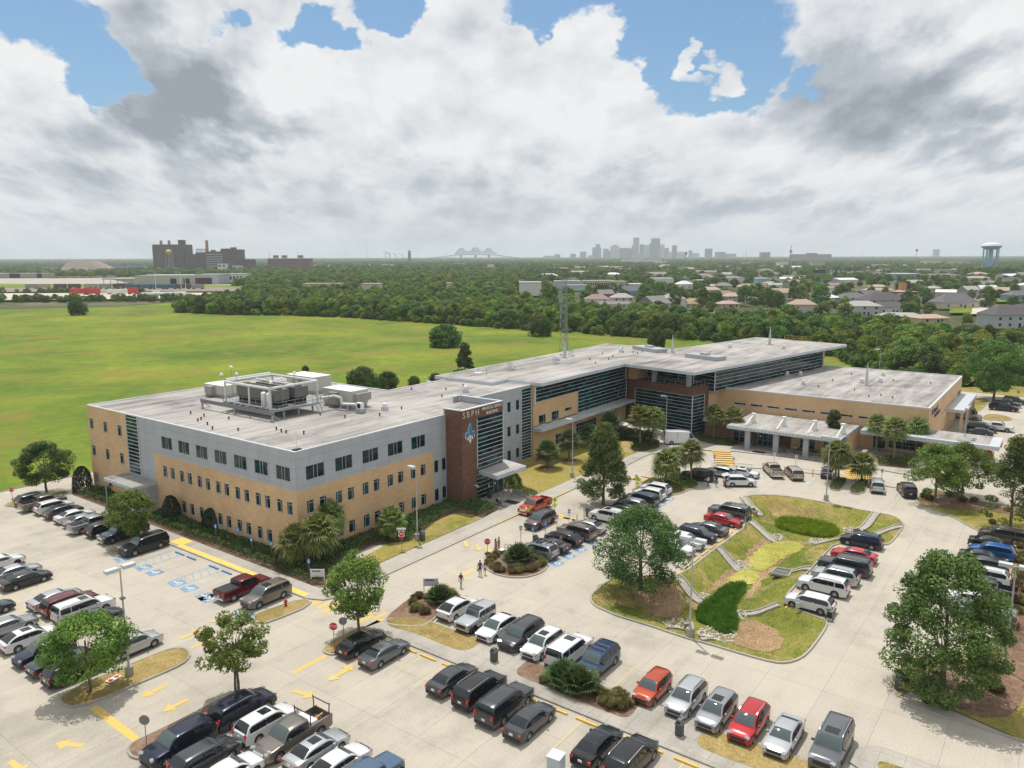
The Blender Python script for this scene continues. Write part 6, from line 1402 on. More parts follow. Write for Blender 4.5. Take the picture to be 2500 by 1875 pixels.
hedge('hedge','hedge bed between the brown block and the portico','hedge',[Zs('y6',[(850,735),(940,705),(1040,765),(1220,775),(1340,815),(1250,845),(1100,835),(940,800)])],M_HEDGE,.6,150)
hedge('hedge','hedge below the ramp rail under the portico','hedge',[[(81.5,-33.2),(84.2,-33.2),(84.2,-41.5),(81.5,-41.5)]],M_HEDGE,.8,120)
for i,(k,x,y,s,lab) in enumerate((('z8',590,300,(2.2,2.2,2.6),'large rounded shrub left of the entrance tower'),('z7',1150,950,(1.7,1.7,1.6),'left grey-green globe shrub behind the corner palms'),('z7',1300,900,(1.6,1.6,1.6),'middle grey-green globe shrub behind the corner palms'),('z7',1470,880,(1.5,1.5,1.5),'right grey-green globe shrub beside the corner palms'),('z8',1100,170,(1.7,1.7,2.8),'small broad shrub tree right of the office entrance canopy'),('z6',1150,240,(1.3,1.3,1.3),'rounded shrub left of the side canopy'),('z7',2190,640,(1.6,1.6,1.8),'rounded shrub below the right end of the small windows'))):
    a,b=at(k,x,y); shrub(a,b,SH_R[i%3],s,lab,'rounded shrubs')
def tuss_mesh(seed,n=420,h=.8,sp=.9,mat=None,w=.022):
    r=np.random.default_rng(seed); a=r.uniform(0,2*math.pi,n); q=np.sqrt(r.uniform(0,1,n)); b0=np.column_stack([.25*q*np.cos(a),.25*q*np.sin(a),np.zeros(n)]); o=sp*q*r.uniform(.5,1,n); t=np.column_stack([(.25*q+o*.55)*np.cos(a),(.25*q+o*.55)*np.sin(a),h*(1-.45*q)*r.uniform(.7,1.1,n)])
    s=np.column_stack([-np.sin(a),np.cos(a),np.zeros(n)])*w; V=np.stack([b0-s,b0+s,t+s*.7,t-s*.7],1).reshape(-1,3); me=bpy.data.meshes.new('blades'); me.from_pydata(V.tolist(),[],[(4*i,4*i+1,4*i+2,4*i+3) for i in range(n)]); me.materials.append(mat or M_GRASSY); return me
TU=[tuss_mesh(s,500,.85,1.1,None,.03) for s in (1,2,3)]
def tussocks(pts,label,group,k,s0=1.0):
    for i,(x,y) in enumerate(pts):
        a,b=at(k,x,y); t=thing('ornamental_grass',label,'ornamental grass',(a,b,.12),i*1.7,group); o=link('blades',TU[i%3],t); s=s0*(.85+.3*((i*37)%10)/10); o.scale=(s,s,s*.95)
tussocks([(840,930),(880,960),(920,930),(930,910),(850,1010),(890,1045),(940,1040),(940,1090),(985,1090),(1080,1070),(1130,1080),(1170,1105),(1100,1110),(1250,1090),(1300,1090),(1340,1075),(1390,1040),(1430,1020),(1430,980),(1390,960),(1330,940),(1160,1060)],'straw-tipped ornamental grass tussock on the round planted island','grass tussocks on the round planted island','z8',.82)
tussocks([(40,1390),(90,1370),(20,1440),(60,1480),(110,1510),(170,1540),(190,1380),(450,1360),(480,1390),(30,1520),(140,1550)],'greyish ornamental grass tussock on the bed left of the white crossover','grass tussocks at the head of the median','z8',.8)
tussocks([(1440,740),(1570,710),(1700,860),(2060,900),(2110,930),(2160,960),(2080,980),(2150,1010),(2200,1000),(2030,870),(2190,930)],'green ornamental grass tussock around the median fan palms','grass tussocks in the median bed','z3',.9)
tussocks([(30,880),(60,930),(110,1000),(60,1040)],'pale ornamental grass tussock beside the orange-red hatchback','grass tussocks beside the orange hatchback','z4',.95)
tussocks([(870,700),(920,730),(1150,980),(1350,1050),(1850,820),(1900,860),(1880,640),(1940,290),(1960,340),(1830,760),(1050,840)],'dry ornamental grass tussock under the lower right cypress','grass tussocks in the right hand bed','z5',1.0)
tussocks([(2150,850),(2190,960),(2150,1010),(2140,1130),(2190,1200),(2120,1260),(2160,1330),(2100,1400),(2180,1460),(2120,1550)],'dry ornamental grass tussock behind the far right row','grass tussocks behind the far right row','y2',1.05)
tussocks([(1860,590),(1540,350),(1660,350),(1120,300),(1180,330),(1400,290)],'round dark grass tussock under the maples by the long canopy','grass tussocks under the maples','y2',1.0)
# meadow weeds, basin growth
def blades(name,label,cat,poly,n,h,mat,w=.03,seed=1,zf=None):
    r=np.random.default_rng(seed); p=np.array([q[:2] for q in poly]); mn,mx=p.min(0),p.max(0); q=r.uniform(mn,mx,(n,2)); ins=np.zeros(n,bool); j=len(p)-1
    for i in range(len(p)):
        a,b=p[i],p[j]; ins^=((a[1]>q[:,1])!=(b[1]>q[:,1]))&(q[:,0]<(b[0]-a[0])*(q[:,1]-a[1])/((b[1]-a[1])+1e-9)+a[0]); j=i
    q=q[ins]; n=len(q); z=np.array([zf(x,y) for x,y in q]) if zf else np.zeros(n); b0=np.column_stack([q,z]); a=r.uniform(0,2*math.pi,n); L=h*r.uniform(.5,1.2,n); t=b0+np.column_stack([np.cos(a)*L*.35,np.sin(a)*L*.35,L]); s=np.column_stack([-np.sin(a),np.cos(a),np.zeros(n)])*w
    V=np.stack([b0-s,b0+s,t+s*.3,t-s*.3],1).reshape(-1,3); me=bpy.data.meshes.new(name); me.from_pydata(V.tolist(),[],[(4*i,4*i+1,4*i+2,4*i+3) for i in range(n)]); me.materials.append(mat); return tag(link(name,me),label,cat,None,'stuff')
blades('marsh_grass','bright green marsh grass at the head of the basin','grass',chaikin(sh_poly('y1',[(1720,540),(1800,500),(1950,500),(2212,540)])+sh_poly('y2',[(60,560),(140,580),(220,640),(180,690),(60,720)])+sh_poly('y1',[(2100,690),(1850,640),(1740,600)])),9000,.55,M_MARSH,.05,1,zbas)
blades('marsh_grass','deep green marsh grass in the lower part of the basin','grass',chaikin(sh_poly('y1',[(860,1540),(900,1450),(1050,1340),(1180,1240),(1280,1200),(1420,1200),(1400,1290),(1320,1400),(1290,1480),(1340,1600),(1300,1720),(1180,1760),(1000,1650),(880,1600)])),14000,.5,M_SEDGE,.05,2,zbas)
blades('rough_grass','rough uncut grass on the basin slopes','grass',BASs,9000,.16,M_SEDGE,.025,3,zbas)
M_ROCK=pbr('pale riprap rock',(0.52,0.48,0.42),.9)
def riprap(k,x,y,rad,n,seed,label):
    r=np.random.default_rng(seed); a,b=at(k,x,y); c=P(k,x,y,-.6); m=MB()
    for _ in range(n):
        q=rad*math.sqrt(r.uniform(0,1)); t=r.uniform(0,6.28); X,Y=c.x+q*math.cos(t)*1.3,c.y+q*math.sin(t); s=r.uniform(.07,.17); m.box((X,Y,zbas(X,Y)+s*.4),(s*2,s*1.6,s*1.2),r.uniform(0,3),taper=.6)
    tag(m.build('riprap',M_ROCK),label,'rocks',None,'stuff')
for i,(k,x,y,rad,n,lab) in enumerate((('y1',1390,1000,1.0,70,'pale rocks at the mouth of the middle flume'),('y1',1750,695,1.0,60,'pale rocks at the mouth of the upper flume'),('y1',960,1350,1.1,80,'pale rocks at the mouth of the lower flume'),('z4',660,90,1.3,90,'pale rocks left of the lamp post at the basin foot'),('z4',1090,200,1.8,160,'pale rocks right of the lamp post at the basin foot'),('y1',1340,1520,.9,50,'pale rocks at the end of the right-hand flume'),('y2',-20,750,1.2,70,'pale rocks at the right-hand upper flume'),('y2',330,620,.9,50,'pale rocks beside the concrete headwall'))): riprap(k,x,y,rad,n,20+i,lab)
# steel grate over the outlet
gr=thing('drain_grate','steel bar grate over the basin outlet','drain grate'); c=[P('y1',x,y,-.3) for x,y in ((1740,1055),(1910,1085),(1870,1150),(1680,1112))]; m=MB()
for i in range(14): t=i/13; m.bar(c[0].lerp(c[1],t),c[3].lerp(c[2],t),.05)
m.build('bars',M_STEEL,gr); m=MB();
for i in range(4): m.bar(c[i],c[(i+1)%4],.12,.25)
m.build('frame',M_KERB,gr); m=MB(); m.face([q-Vector((0,0,.3)) for q in c]); m.build('pit',M_DARK,gr)
# ------------------------------------------------------------------ street furniture
M_GALV=pbr('lamp pole grey',(0.42,0.44,0.46),.45,.3); M_LHEAD=pbr('lamp head grey',(0.55,0.57,0.60),.4,.1); M_POLEG=pbr('sign post',(0.25,0.26,0.26),.5,.4); M_RED=pbr('sign red',(0.50,0.02,0.03),.5); M_SBLUE=pbr('accessible sign blue',(0.03,0.20,0.62),.4); M_YPOST=pbr('yellow post',(0.62,0.40,0.06),.6); M_HIVIS=pbr('lime sign',(0.62,0.75,0.03),.5); M_BIN=pbr('litter bin grey',(0.07,0.075,0.08),.6); M_BINT=pbr('litter bin top',(0.12,0.14,0.145),.5); M_GRN=pbr('green bin',(0.03,0.07,0.05),.6)
def lamp(x,y,h,label,axis='x',heads=2,base=True,group='lamp posts round the lots',r=.10):
    t=thing('lamp_post',label,'lamp post',(x,y,0),0,group); z0=0
    if base: m=MB(); m.cyl((0,0,0),(0,0,.85),.36,.34,14); m.cyl((0,0,.85),(0,0,.9),.24,.22,12); m.build('base',M_KERB,t); z0=.9
    m=MB(); m.cyl((0,0,z0),(0,0,h),r,r*.6,8); m.build('pole',M_GALV,t)
    d=Vector((1,0,0)) if axis=='x' else Vector((0,1,0))
    for s in ((1,-1) if heads==2 else (1,)):
        m=MB(); c=d*(s*.72); m.box((c.x,c.y,h+.02),(1.0 if axis=='x' else .55,.55 if axis=='x' else 1.0,.30)); m.bar((0,0,h),(d.x*s*.3,d.y*s*.3,h),.07); m.build('lamp_head',M_LHEAD,t)
    return t
a=at('z1',1385,650); L0=lamp(*a,9.6,'twin-headed lamp post on the long grass island in the left lot'); m=MB(); m.box((0,0,7.0),(.35,.35,.18)); m.build('bracket',M_DSTEEL,L0); m=MB(); m.bar((0,0,4.0),(.35,0,4.0),.05); m.cyl((.4,0,4.05),(.4,0,3.8),.13); m.build('camera_dome',M_WHITE,L0)
lamp(*at('y1',800,1795),9.5,'twin-headed lamp post at the foot of the retention basin','y'); lamp(*at('z5',1985,630),9.4,'twin-headed lamp post on the lawn at the lower right','y')
lamp(*at('z8',75,745),9.3,'single-headed lamp post on the lawn beside the office building','y',1); lamp(46.1,-9.6,9.4,'single-headed lamp post on the lawn right of the entrance tower','y',1); lamp(80.0,-9.9,8.2,'slim lamp post in front of the glazed brown block','y',1,False)
lamp(*at('y7',65,1655),9.3,'twin-headed lamp post at the top of the basin by the loop','y'); lamp(93.7,-58.7,9.3,'twin-headed lamp post under the long canopy corner','x',2,False)
for i,(x,y,h,lab) in enumerate(((39,26,9.6,'lamp post just behind the hospital roof corner by the magnolia'),(60,33,9.6,'lamp post in the meadow edge behind the magnolia'),(73,28,9.6,'lamp post behind the hospital roof by the white railing'),(98,28,9.5,'lamp post behind the roof left of the radio mast'),(124,15,12.0,'lamp post behind the roof beside the light green tree'),(150,-34,12,'lone lamp post rising behind the low wing roof'))): lamp(x,y,h,lab,'y',1,False,'lamp posts behind the hospital',.08)
def sign(x,y,kind,label,z=.12,h=2.1,group=None,face=YAW+math.pi):
    """kind: stop, blue, noentry, back, ped, white"""
    t=thing('stop_sign' if kind=='stop' else 'road_sign',label,'stop sign' if kind=='stop' else 'sign',(x,y,z),face,group); m=MB(); m.cyl((0,0,0),(0,0,h+.3),.035,n=6); m.build('post',M_POLEG if kind!='yblue' else M_YPOST,t)
    def octo(r,n,mat,nm,zc,off=.05): b=MB(); p=[(off,r*math.cos(math.pi*(2*i+1)/n),zc+r*math.sin(math.pi*(2*i+1)/n)) for i in range(n)]; b.face(p); b.face([(off-.02,q[1],q[2]) for q in p][::-1]); return b.build(nm,mat,t)
    if kind in('stop','back'): octo(.40,8,M_WHITE if kind=='stop' else M_DSTEEL,'sign_rim',h);
    if kind=='stop': octo(.37,8,M_RED,'sign_face',h,.06); text3d(t,'STOP',.30,(.065,0,h),math.pi/2,M_WHITE,'lettering',ext=.004)
    if kind in('blue','yblue'):
        b=MB(); b.box((.05,0,h),(.02,.34,.52)); b.build('sign_face',M_SBLUE,t)
        b=MB(); b.cyl((.062,0,h-.04),(.068,0,h-.04),.10,n=12); b.box((.065,.0,h+.12),(.008,.06,.12)); b.build('symbol',M_WHITE,t)
    if kind=='white': b=MB(); b.box((.05,0,h),(.02,.40,.56)); b.build('sign_face',M_WHITE,t); b=MB(); b.cyl((.062,0,h),(.068,0,h),.10,n=10); b.build('symbol',M_NAVY,t)
    if kind=='noentry':
        b=MB(); b.box((.05,0,h),(.02,.72,.72)); b.build('sign_plate',M_WHITE,t); b=MB(); b.cyl((.062,0,h),(.07,0,h),.33,n=18); b.build('sign_face',M_RED,t); b=MB(); b.box((.075,0,h),(.006,.46,.1)); b.build('bar',M_WHITE,t); b=MB(); b.box((.05,0,h+.62),(.02,1.1,.24)); b.build('top_plate',M_WHITE,t); b=MB(); b.box((.055,0,h-.55),(.02,.45,.35)); b.build('lower_plate',M_RED,t)
    if kind=='ped':
        for zc in (h,h-.75): b=MB(); b.face([(.05,-.4,zc),(.05,0,zc-.4),(.05,.4,zc),(.05,0,zc+.4)]); b.build('sign_face',M_HIVIS,t)
        b=MB(); b.box((.06,0,h),(.01,.1,.36)); b.build('symbol',M_BLACK,t)
    return t
sign(*at('z2',1387,370),'stop','red stop sign in front of the glossy black sedan'); sign(*at('z2',1490,310),'back','grey-backed sign on the stop sign island near the maple trunk'); sign(*at('z6',132,345),'stop','red stop sign on the far left island tip'); sign(*at('z7',2120,862),'noentry','no-entry sign stack on the lawn in front of the office hedge'); sign(*at('z8',832,955),'stop','red stop sign at the tip of the round planted island'); sign(*at('y7',2135,585),'stop','small red stop sign at the far right road edge')
sign(*at('z1',1572,1445),'back','bent grey-backed sign on the mulch island tip',h=2.2); sign(*at('z8',1559,470),'ped','lime pedestrian sign stack beyond the plum-grey suv',0); sign(*at('y1',240,230),'ped','lime pedestrian sign on the walk left of the loop island',0)
for i,(k,x,y) in enumerate((('z7',118,762),('z7',360,800),('z7',505,915),('z7',718,962),('z7',860,1050),('z7',1122,1165))): a=at(k,x,y); sign(*a,'blue',('leftmost blue accessible parking sign in the facade planting','second blue accessible parking sign from the left in the facade planting','third blue accessible parking sign from the left in the facade planting','fourth blue accessible parking sign from the left in the facade planting','fifth blue accessible parking sign from the left in the facade planting','blue accessible parking sign by the white panel sign at the corner')[i],group='accessible parking signs',h=2.0)
for i,(k,x,y) in enumerate((('z8',1192,790),('z8',1322,805),('z8',1458,745),('z8',1583,662),('z8',1713,600))): a=at(k,x,y); sign(*a,'blue' if i in(0,) else 'yblue',('blue accessible sign behind the fan palm of the round island','blue accessible sign on a yellow post beside the litter bin','blue accessible sign on a yellow post before the black crossover','blue accessible sign on a yellow post at the plum-grey suv tail','blue accessible sign on a yellow post by the crosswalk bars')[i],0,group='accessible parking signs')
for k,x,y,lab in (('y1',225,215,'blue accessible sign at the hedge end left of the loop'),('y6',762,1168,'accessible sign on the loop kerb left of the crosswalk'),('y6',1068,1095,'accessible sign at the top of the loop by the crosswalk'),('y7',660,1485,'accessible sign behind the silver minivan')): sign(*at(k,x,y),'blue',lab,group='accessible parking signs')
for k,x,y,lab in (('y6',1715,1055,'white accessible sign at the beige pickup nose'),('y6',1950,1085,'white accessible sign at the beige minivan nose'),('y6',1275,1100,'stacked white sign right of the crosswalk'),('y6',475,860,'white square sign in the hedge by the white shuttle van')): sign(*at(k,x,y),'white',lab,group='white plate signs',h=1.8)
def panel(x,y,label,rz):
    t=thing('panel_sign',label,'sign',(x,y,.12),rz); m=MB(); m.box((0,0,1.15),(1.55,.08,.85)); m.build('board',M_LHEAD,t)
    for s in(-.72,.72): m=MB(); m.box((s,0,.8),(.09,.09,1.6)); m.build('post',M_LHEAD,t)
    m=MB(); m.box((-.1,-.05,1.38),(.9,.01,.12)); m.build('text_band',M_NAVY,t)
panel(*at('z7',1212,1215),'white two-legged panel sign at the office corner planting',R(-54)); panel(*at('z8',220,1320),'white two-legged panel sign behind the fan palm bush',R(-54))
t=thing('ground_sign','small red and white sign board lying on the grass island','sign',(*at('z1',1215,705),.13),.25); m=MB(); m.box((0,0,.06),(1.15,.6,.05)); m.build('board',M_WHITE,t)
for s in(-.3,.3): m=MB(); m.cyl((s,0,.09),(s,0,.10),.21,n=16); m.build('disc',M_RED,t)
def litter(x,y,label,mat=None,z=.12):
    t=thing('litter_bin',label,'litter bin',(x,y,z),0,'litter bins'); m=MB(); m.prism([(-.25,-.25),(.25,-.25),(.25,.25),(-.25,.25)],0,.85); m.build('bin_body',mat or M_BIN,t); m=MB(); m.box((0,0,.93),(.56,.56,.16)); m.box((0,0,1.12),(.5,.5,.24),taper=.6); m.build('lid',M_BINT if mat is None else mat,t); m=MB(); m.box((-.27,0,1.08),(.03,.3,.14)); m.build('opening',M_DARK,t)
for k,x,y,lab,mt,z in (('z3',900,515,'litter bin on the median walk behind the dark suv nose',None,.14),('z4',685,1320,'litter bin on the median walk in front of the grey suv',None,.14),('z5',835,825,'litter bin at the tip of the lower right island',None,.12),('z8',130,755,'litter bin beside the lamp post on the office lawn',None,.12),('z8',1350,790,'litter bin by the bays behind the round island',None,0),('z8',1920,490,'litter bin beside the white sunroof suv',None,0),('y6',683,1165,'dark green litter bin by the palm on the loop island',M_GRN,.12),('z8',855,300,'dark green bin beside the office entrance doors',M_GRN,.12),('y6',1500,850,'dark bin beside the portico entrance doors',None,.12)): litter(*at(k,x,y),lab,mt,z)
def wstop(x,y,ang,mat,lab,grp):
    t=MB(); t.box((0,0,.065),(1.83,.16,.13),taper=.97); o=t.build('wheel_stop',mat,None,False,False,(x,y,.005),ang); tag(o,lab,'wheel stop',grp)
M_WY=pbr('wheel stop yellow',(0.70,0.44,0.055),.7); M_WB=pbr('wheel stop blue',(0.05,0.19,0.42),.7)
for i,b in enumerate((-24.0,-26.7,-29.0,-31.6,-34.4,-37.1,-39.9,-42.6,-45.2,-47.9,-50.6,-53.3,-56.0)):
    wstop(-9.1,b,math.pi/2,M_WY,'yellow concrete wheel stop along the median kerb, left side','yellow wheel stops along the median kerb')
for i,a in enumerate((44.3,41.7,39.1,36.5,33.7,31.0,28.4,25.8,23.2,20.6)): wstop(a-.2,-39.25,0,M_WY,'yellow concrete wheel stop on the left side of the basin','yellow wheel stops left of the basin')
for i,a in enumerate((41.7,39.0,36.4,33.5,30.8,28.1,25.4,22.7,20.0)): wstop(a,-51.5,0,M_WY,'yellow concrete wheel stop on the right side of the basin','yellow wheel stops right of the basin')
for b in (11.4,9.0,4.4,1.9,-5.6): wstop(-8.6,b,math.pi/2,M_WB,'blue wheel stop in front of the yellow tactile strip','blue wheel stops along the facade')
for k,x,y,lab in (('z8',1800,560,'short yellow post nearest the crosswalk bars'),('z8',1877,510,'short yellow post left of the litter bin'),('y6',915,1120,'short yellow post on the loop kerb left of the crosswalk'),('y6',2133,1172,'short yellow post by the dark grey sedan in the loop'),('y7',828,1550,'short yellow post between minivan and black suv')):
    a=at(k,x,y); t=MB(); t.cyl((0,0,0),(0,0,1.15),.07,n=10); t.cyl((0,0,1.15),(0,0,1.2),.07,.02,10); tag(t.build('bollard',M_YPOST,None,False,False,(*a,0)),lab,'bollard','yellow posts')
t=thing('fire_hydrant','small dark red hydrant on the grass island by the pewter suv','hydrant',(*at('z7',865,1460),.12)); m=MB(); m.lathe([(.16,0),(.13,.08),(.12,.5),(.15,.54),(.10,.68),(0,.74)],10); m.build('barrel',M_RED,t,smooth=40); m=MB(); m.bar((-.22,0,.42),(.22,0,.42),.12); m.build('nozzle',M_RED,t)
t=thing('utility_box','pale blue-grey utility box cut off by the bottom edge','utility box',(*at('z3',1565,1690),0),.1); m=MB(); m.box((0,0,.6),(.95,.95,1.2)); m.build('cabinet',pbr('utility box paint',(.40,.47,.52),.5),t); m=MB(); m.box((0,0,1.22),(1.05,1.05,.06)); m.build('lid',M_LHEAD,t)
t=thing('valve_box','small white and green valve box on the round island','utility box',(*at('z8',988,895),.12)); m=MB(); m.box((0,0,.2),(.6,.5,.4)); m.build('cabinet',M_GRN,t); m=MB(); m.box((0,0,.42),(.66,.56,.06)); m.build('lid',M_WHITE,t)
for i,(x,y) in enumerate(((1050,880),(1090,880))):
    a=at('z8',x,y); t=MB(); t.tube([(0,0,0),(0,0,.75),(0,.1,.92),(0,.3,.92),(0,.4,.75),(0,.4,0)],.035,8); tag(t.build('bike_hoop',M_DSTEEL,None,False,False,(*a,.1)),('left','right')[i]+' steel bicycle hoop behind the fan palm of the round island','bicycle hoop','bicycle hoops')
def bench(x,y,rz,lab,z=.13):
    t=thing('bench',lab,'bench',(x,y,z),rz); m=MB(); m.box((0,0,.45),(1.8,.45,.05)); m.build('seat',M_STEEL,t); m=MB(); m.box((0,.22,.75),(1.8,.05,.5)); m.build('backrest',M_STEEL,t)
    for s in(-.8,.8): m=MB(); m.box((s,0,.22),(.07,.4,.44)); m.build('leg',M_STEEL,t)
bench(*at('z8',1145,290),math.pi/2+math.pi,'silver metal bench at the office entrance'); bench(82.6,-40.5,-math.pi/2,'metal bench under the right end of the portico')
for k,x,y,lab in (('z8',1095,345,'dark door mat at the office entrance'),('y6',1555,917,'dark door mat under the portico')):
    a=at(k,x,y); m=MB(); m.box((0,0,.012),(1.3,2.2,.02)); tag(m.build('door_mat',M_BLACK,None,False,False,(*a,.13)),lab,'door mat')
def railing(pts,label,h=.95,z=.12,mat=None,name='handrail'):
    t=thing(name,label,'handrail',(0,0,0)); m=MB(); pts=[Vector((p[0],p[1],z)) for p in pts]
    for a,b in zip(pts[:-1],pts[1:]):
        n=max(1,int((b-a).length/1.8))
        for i in range(n+1): q=a.lerp(b,i/n); m.bar(q,q+Vector((0,0,h)),.05)
    m.build('post',mat or M_STEEL,t); m=MB()
    for a,b in zip(pts[:-1],pts[1:]):
        for zz in(h,h*.5): m.bar(a+Vector((0,0,zz)),b+Vector((0,0,zz)),.05)
    m.build('rail',mat or M_STEEL,t)
railing([at('y6',1695,910),at('y6',1845,920),at('y6',1845,950),at('y6',2000,975),at('y6',2300,1010)],'steel ramp rail in front of the portico columns'); railing([at('y6',1045,1095),at('y6',1190,1110)],'thin rail left of the loop crosswalk'); railing([at('y6',1290,1095),at('y6',1475,1110)],'thin rail right of the loop crosswalk'); railing([at('z8',960,230),at('z8',1010,260),at('z8',1070,265)],'short steel rail beside the office entrance door'); railing([at('z8',1040,205),at('z8',1065,260)],'second short rail towards the bench')
railing([at('y1',1475,400),at('y1',1405,500),at('y1',1400,640)],'thin rail along the basin corner beside the grey long suv',.8,.1)
# patio umbrellas
for i,(x,y,ex) in enumerate(((76.9,-2.2,'first'),(76.2,-4.9,'second'),(75.8,-7.5,'third'),(75.1,-10.2,'fourth'))):
    t=thing('patio_umbrella','%s white patio umbrella from the left below the glazed brown block'%ex,'umbrella',(x,y,.1),i*.3,'patio umbrellas'); m=MB(); m.cyl((0,0,0),(0,0,2.7),.03,n=6); m.build('pole',M_STEEL,t); m=MB(); m.lathe([(1.35,2.15),(1.32,2.2),(0,2.75)],8); m.build('canopy',pbr('umbrella cloth',(.62,.60,.58),.8),t)
m=MB()
wa=Vector((73.8,-.5)); wb_=Vector((73.2,-11.4)); m.bar((*wa,.5),(*wb_,.5),.25,1.0); tag(m.build('patio_wall',M_BRN),'low brown wall between the patio umbrellas and the hollies','wall')
# basin headwalls
for k,x,y,lab in (('y1',1520,470,'small concrete headwall at the top of the basin by the grey long suv'),('y2',440,625,'concrete headwall with pipe at the top right of the basin'),('z4',830,170,'low concrete headwall behind the lamp post at the basin foot')):
    a=at(k,x,y); t=thing('headwall',lab,'headwall',(*a,zbas(*a)),.5); m=MB(); m.box((0,0,.35),(1.6,.2,1.1)); m.box((.7,.35,.3),(.18,.8,.9),.3); m.box((-.7,.35,.3),(.18,.8,.9),-.3); m.build('wall',M_KERB,t); m=MB(); m.cyl((0,.05,.3),(0,.5,.3),.3,n=14); m.build('pipe',M_DARK,t)
# flag
a=at('y7',2200,1600); t=thing('flagpole','flagpole with a furled flag at the right picture edge','flagpole',(*a,.1)); m=MB(); m.cyl((0,0,0),(0,0,9),.06,.03,8); m.build('pole',M_GALV,t); m=MB(); m.face([(0,0,8.8),(.1,-.5,8.6),(.1,-.5,6.9),(0,0,7.0)]); m.build('flag',M_RED,t)
# ------------------------------------------------------------------ roof equipment
def on_roof(nm,label,cat,x,y,z,rz=0,group=None): return thing(nm,label,cat,(x,y,z),rz,group)
Z1=12.95
t=on_roof('chiller_platform','steel rooftop platform carrying two chillers under a white pipe loop','cooling plant',0,0,Z1)
m=MB(); m.box((7.4,22.3,1.15),(.25,17.2,.55)); m.build('front_beam',M_DSTEEL,t)
for y in (30.6,22.6,14.0): m=MB(); m.bar((7.4,y,0),(7.4,y,1.0),.22); m.build('leg',M_STEEL,t); m=MB(); m.bar((7.4,y,.95),(8.7,y,0),.12); m.build('brace',M_STEEL,t)
for x in (10,12.5,15):
    for y in (15,20,26): m=MB(); m.bar((x,y,0),(x,y,.95),.2); m.build('leg',M_STEEL,t)
m=MB();
for y in [14.8+1.45*i for i in range(9)]: m.bar((7.5,y,1.2),(16,y,1.2),.12,.25)
m.box((12.2,20.5,1.36),(7.6,12.4,.08)); m.build('deck',M_STEEL,t)
m=MB()
def prail(p,q):
    p=Vector((*p,1.4)); q=Vector((*q,1.4)); n=max(1,int((q-p).length/1.5))
    for i in range(n+1): s=p.lerp(q,i/n); m.bar(s,s+Vector((0,0,1.05)),.045)
    for z in(1.05,.55): m.bar(p+Vector((0,0,z)),q+Vector((0,0,z)),.045)
prail((8.4,26.7),(8.4,14.3)); prail((8.4,14.3),(19.0,14.3)); m.build('guard_rail',M_STEEL,t)
for k,x in enumerate((10.6,13.9)):
    o=link('chiller',None,t); m=MB(); m.box((x,20.4,3.05),(2.3,9.0,1.5)); m.build('coil',pbr('chiller coil grey',(.16,.155,.15),.6,.2),o); m=MB(); m.box((x,20.4,1.8),(1.9,8.6,.9)); m.build('base_unit',M_DARK,o)
    for i in range(7):
        f=MB(); f.cyl((x,16.7+1.22*i,3.8),(x,16.7+1.22*i,4.05),.55,n=14); f.build('fan',pbr('fan guard brown',(.06,.03,.03),.7),o)
m=MB(); zc=4.35; fr=[(8.1,25.6),(8.1,15.3),(16.2,15.3),(16.2,25.6)]
for i in range(4): m.cyl((*fr[i],zc),(*fr[(i+1)%4],zc),.2,n=9); m.cyl((*fr[i],1.3),(*fr[i],zc),.15,n=8)
m.cyl((12.2,15.3,zc),(12.2,24.0,zc),.17,n=9); m.cyl((8.1,20,1.3),(8.1,20,zc),.13,n=8); m.cyl((16.2,20,1.3),(16.2,20,zc),.13,n=8); m.cyl((8.5,25.9,zc+.25),(16.0,25.9,zc+.25),.18,n=9); m.build('pipe_loop',M_PIPE,t)
for x,y in ((9.2,18.2),(9.2,17.0)): m=MB(); m.cyl((x,y,1.4),(x,y,3.3),.38,n=14); m.lathe([(.38,3.3),(.2,3.45),(0,3.5)],14,(x,y,0)); m.build('tank',M_WHITE,t)
m=MB(); m.bar((14.9,14.2,1.4),(14.9,13.4,0),.08); m.bar((15.6,14.2,1.4),(15.6,13.4,0),.08)
for i in range(5): zz=1.4*(i+.5)/5; m.bar((14.9,13.4+.8*zz/1.4,zz),(15.6,13.4+.8*zz/1.4,zz),.05)
m.build('ladder',M_STEEL,t)
m=MB(); m.tube([(16.2,14.6,1.9),(18.5,14.4,1.9),(18.5,12.9,1.8),(18.5,12.7,.9),(19.3,10.7,.9)],.22,9); m.bar((18.3,13.0,0),(18.5,12.9,.8),.1); m.bar((18.8,11.9,0),(18.8,11.9,.8),.1); m.build('supply_pipe',M_PIPE,t)
for i,(x,y,h) in enumerate(((8.2,26.5,5.2),(9.0,24.0,5.4),(10.5,27.5,5.9),(10.4,15.6,5.3),(8.5,15.5,5.0),(13.5,16.8,5.6))): m=MB(); m.bar((x,y,1.4),(x,y,h),.05); m.build('light_pole',M_STEEL,t); m=MB(); m.lathe([(.28,0),(.2,.25),(0,.38)],9,(x,y,h)); m.build('light_dome',M_WHITE,t)
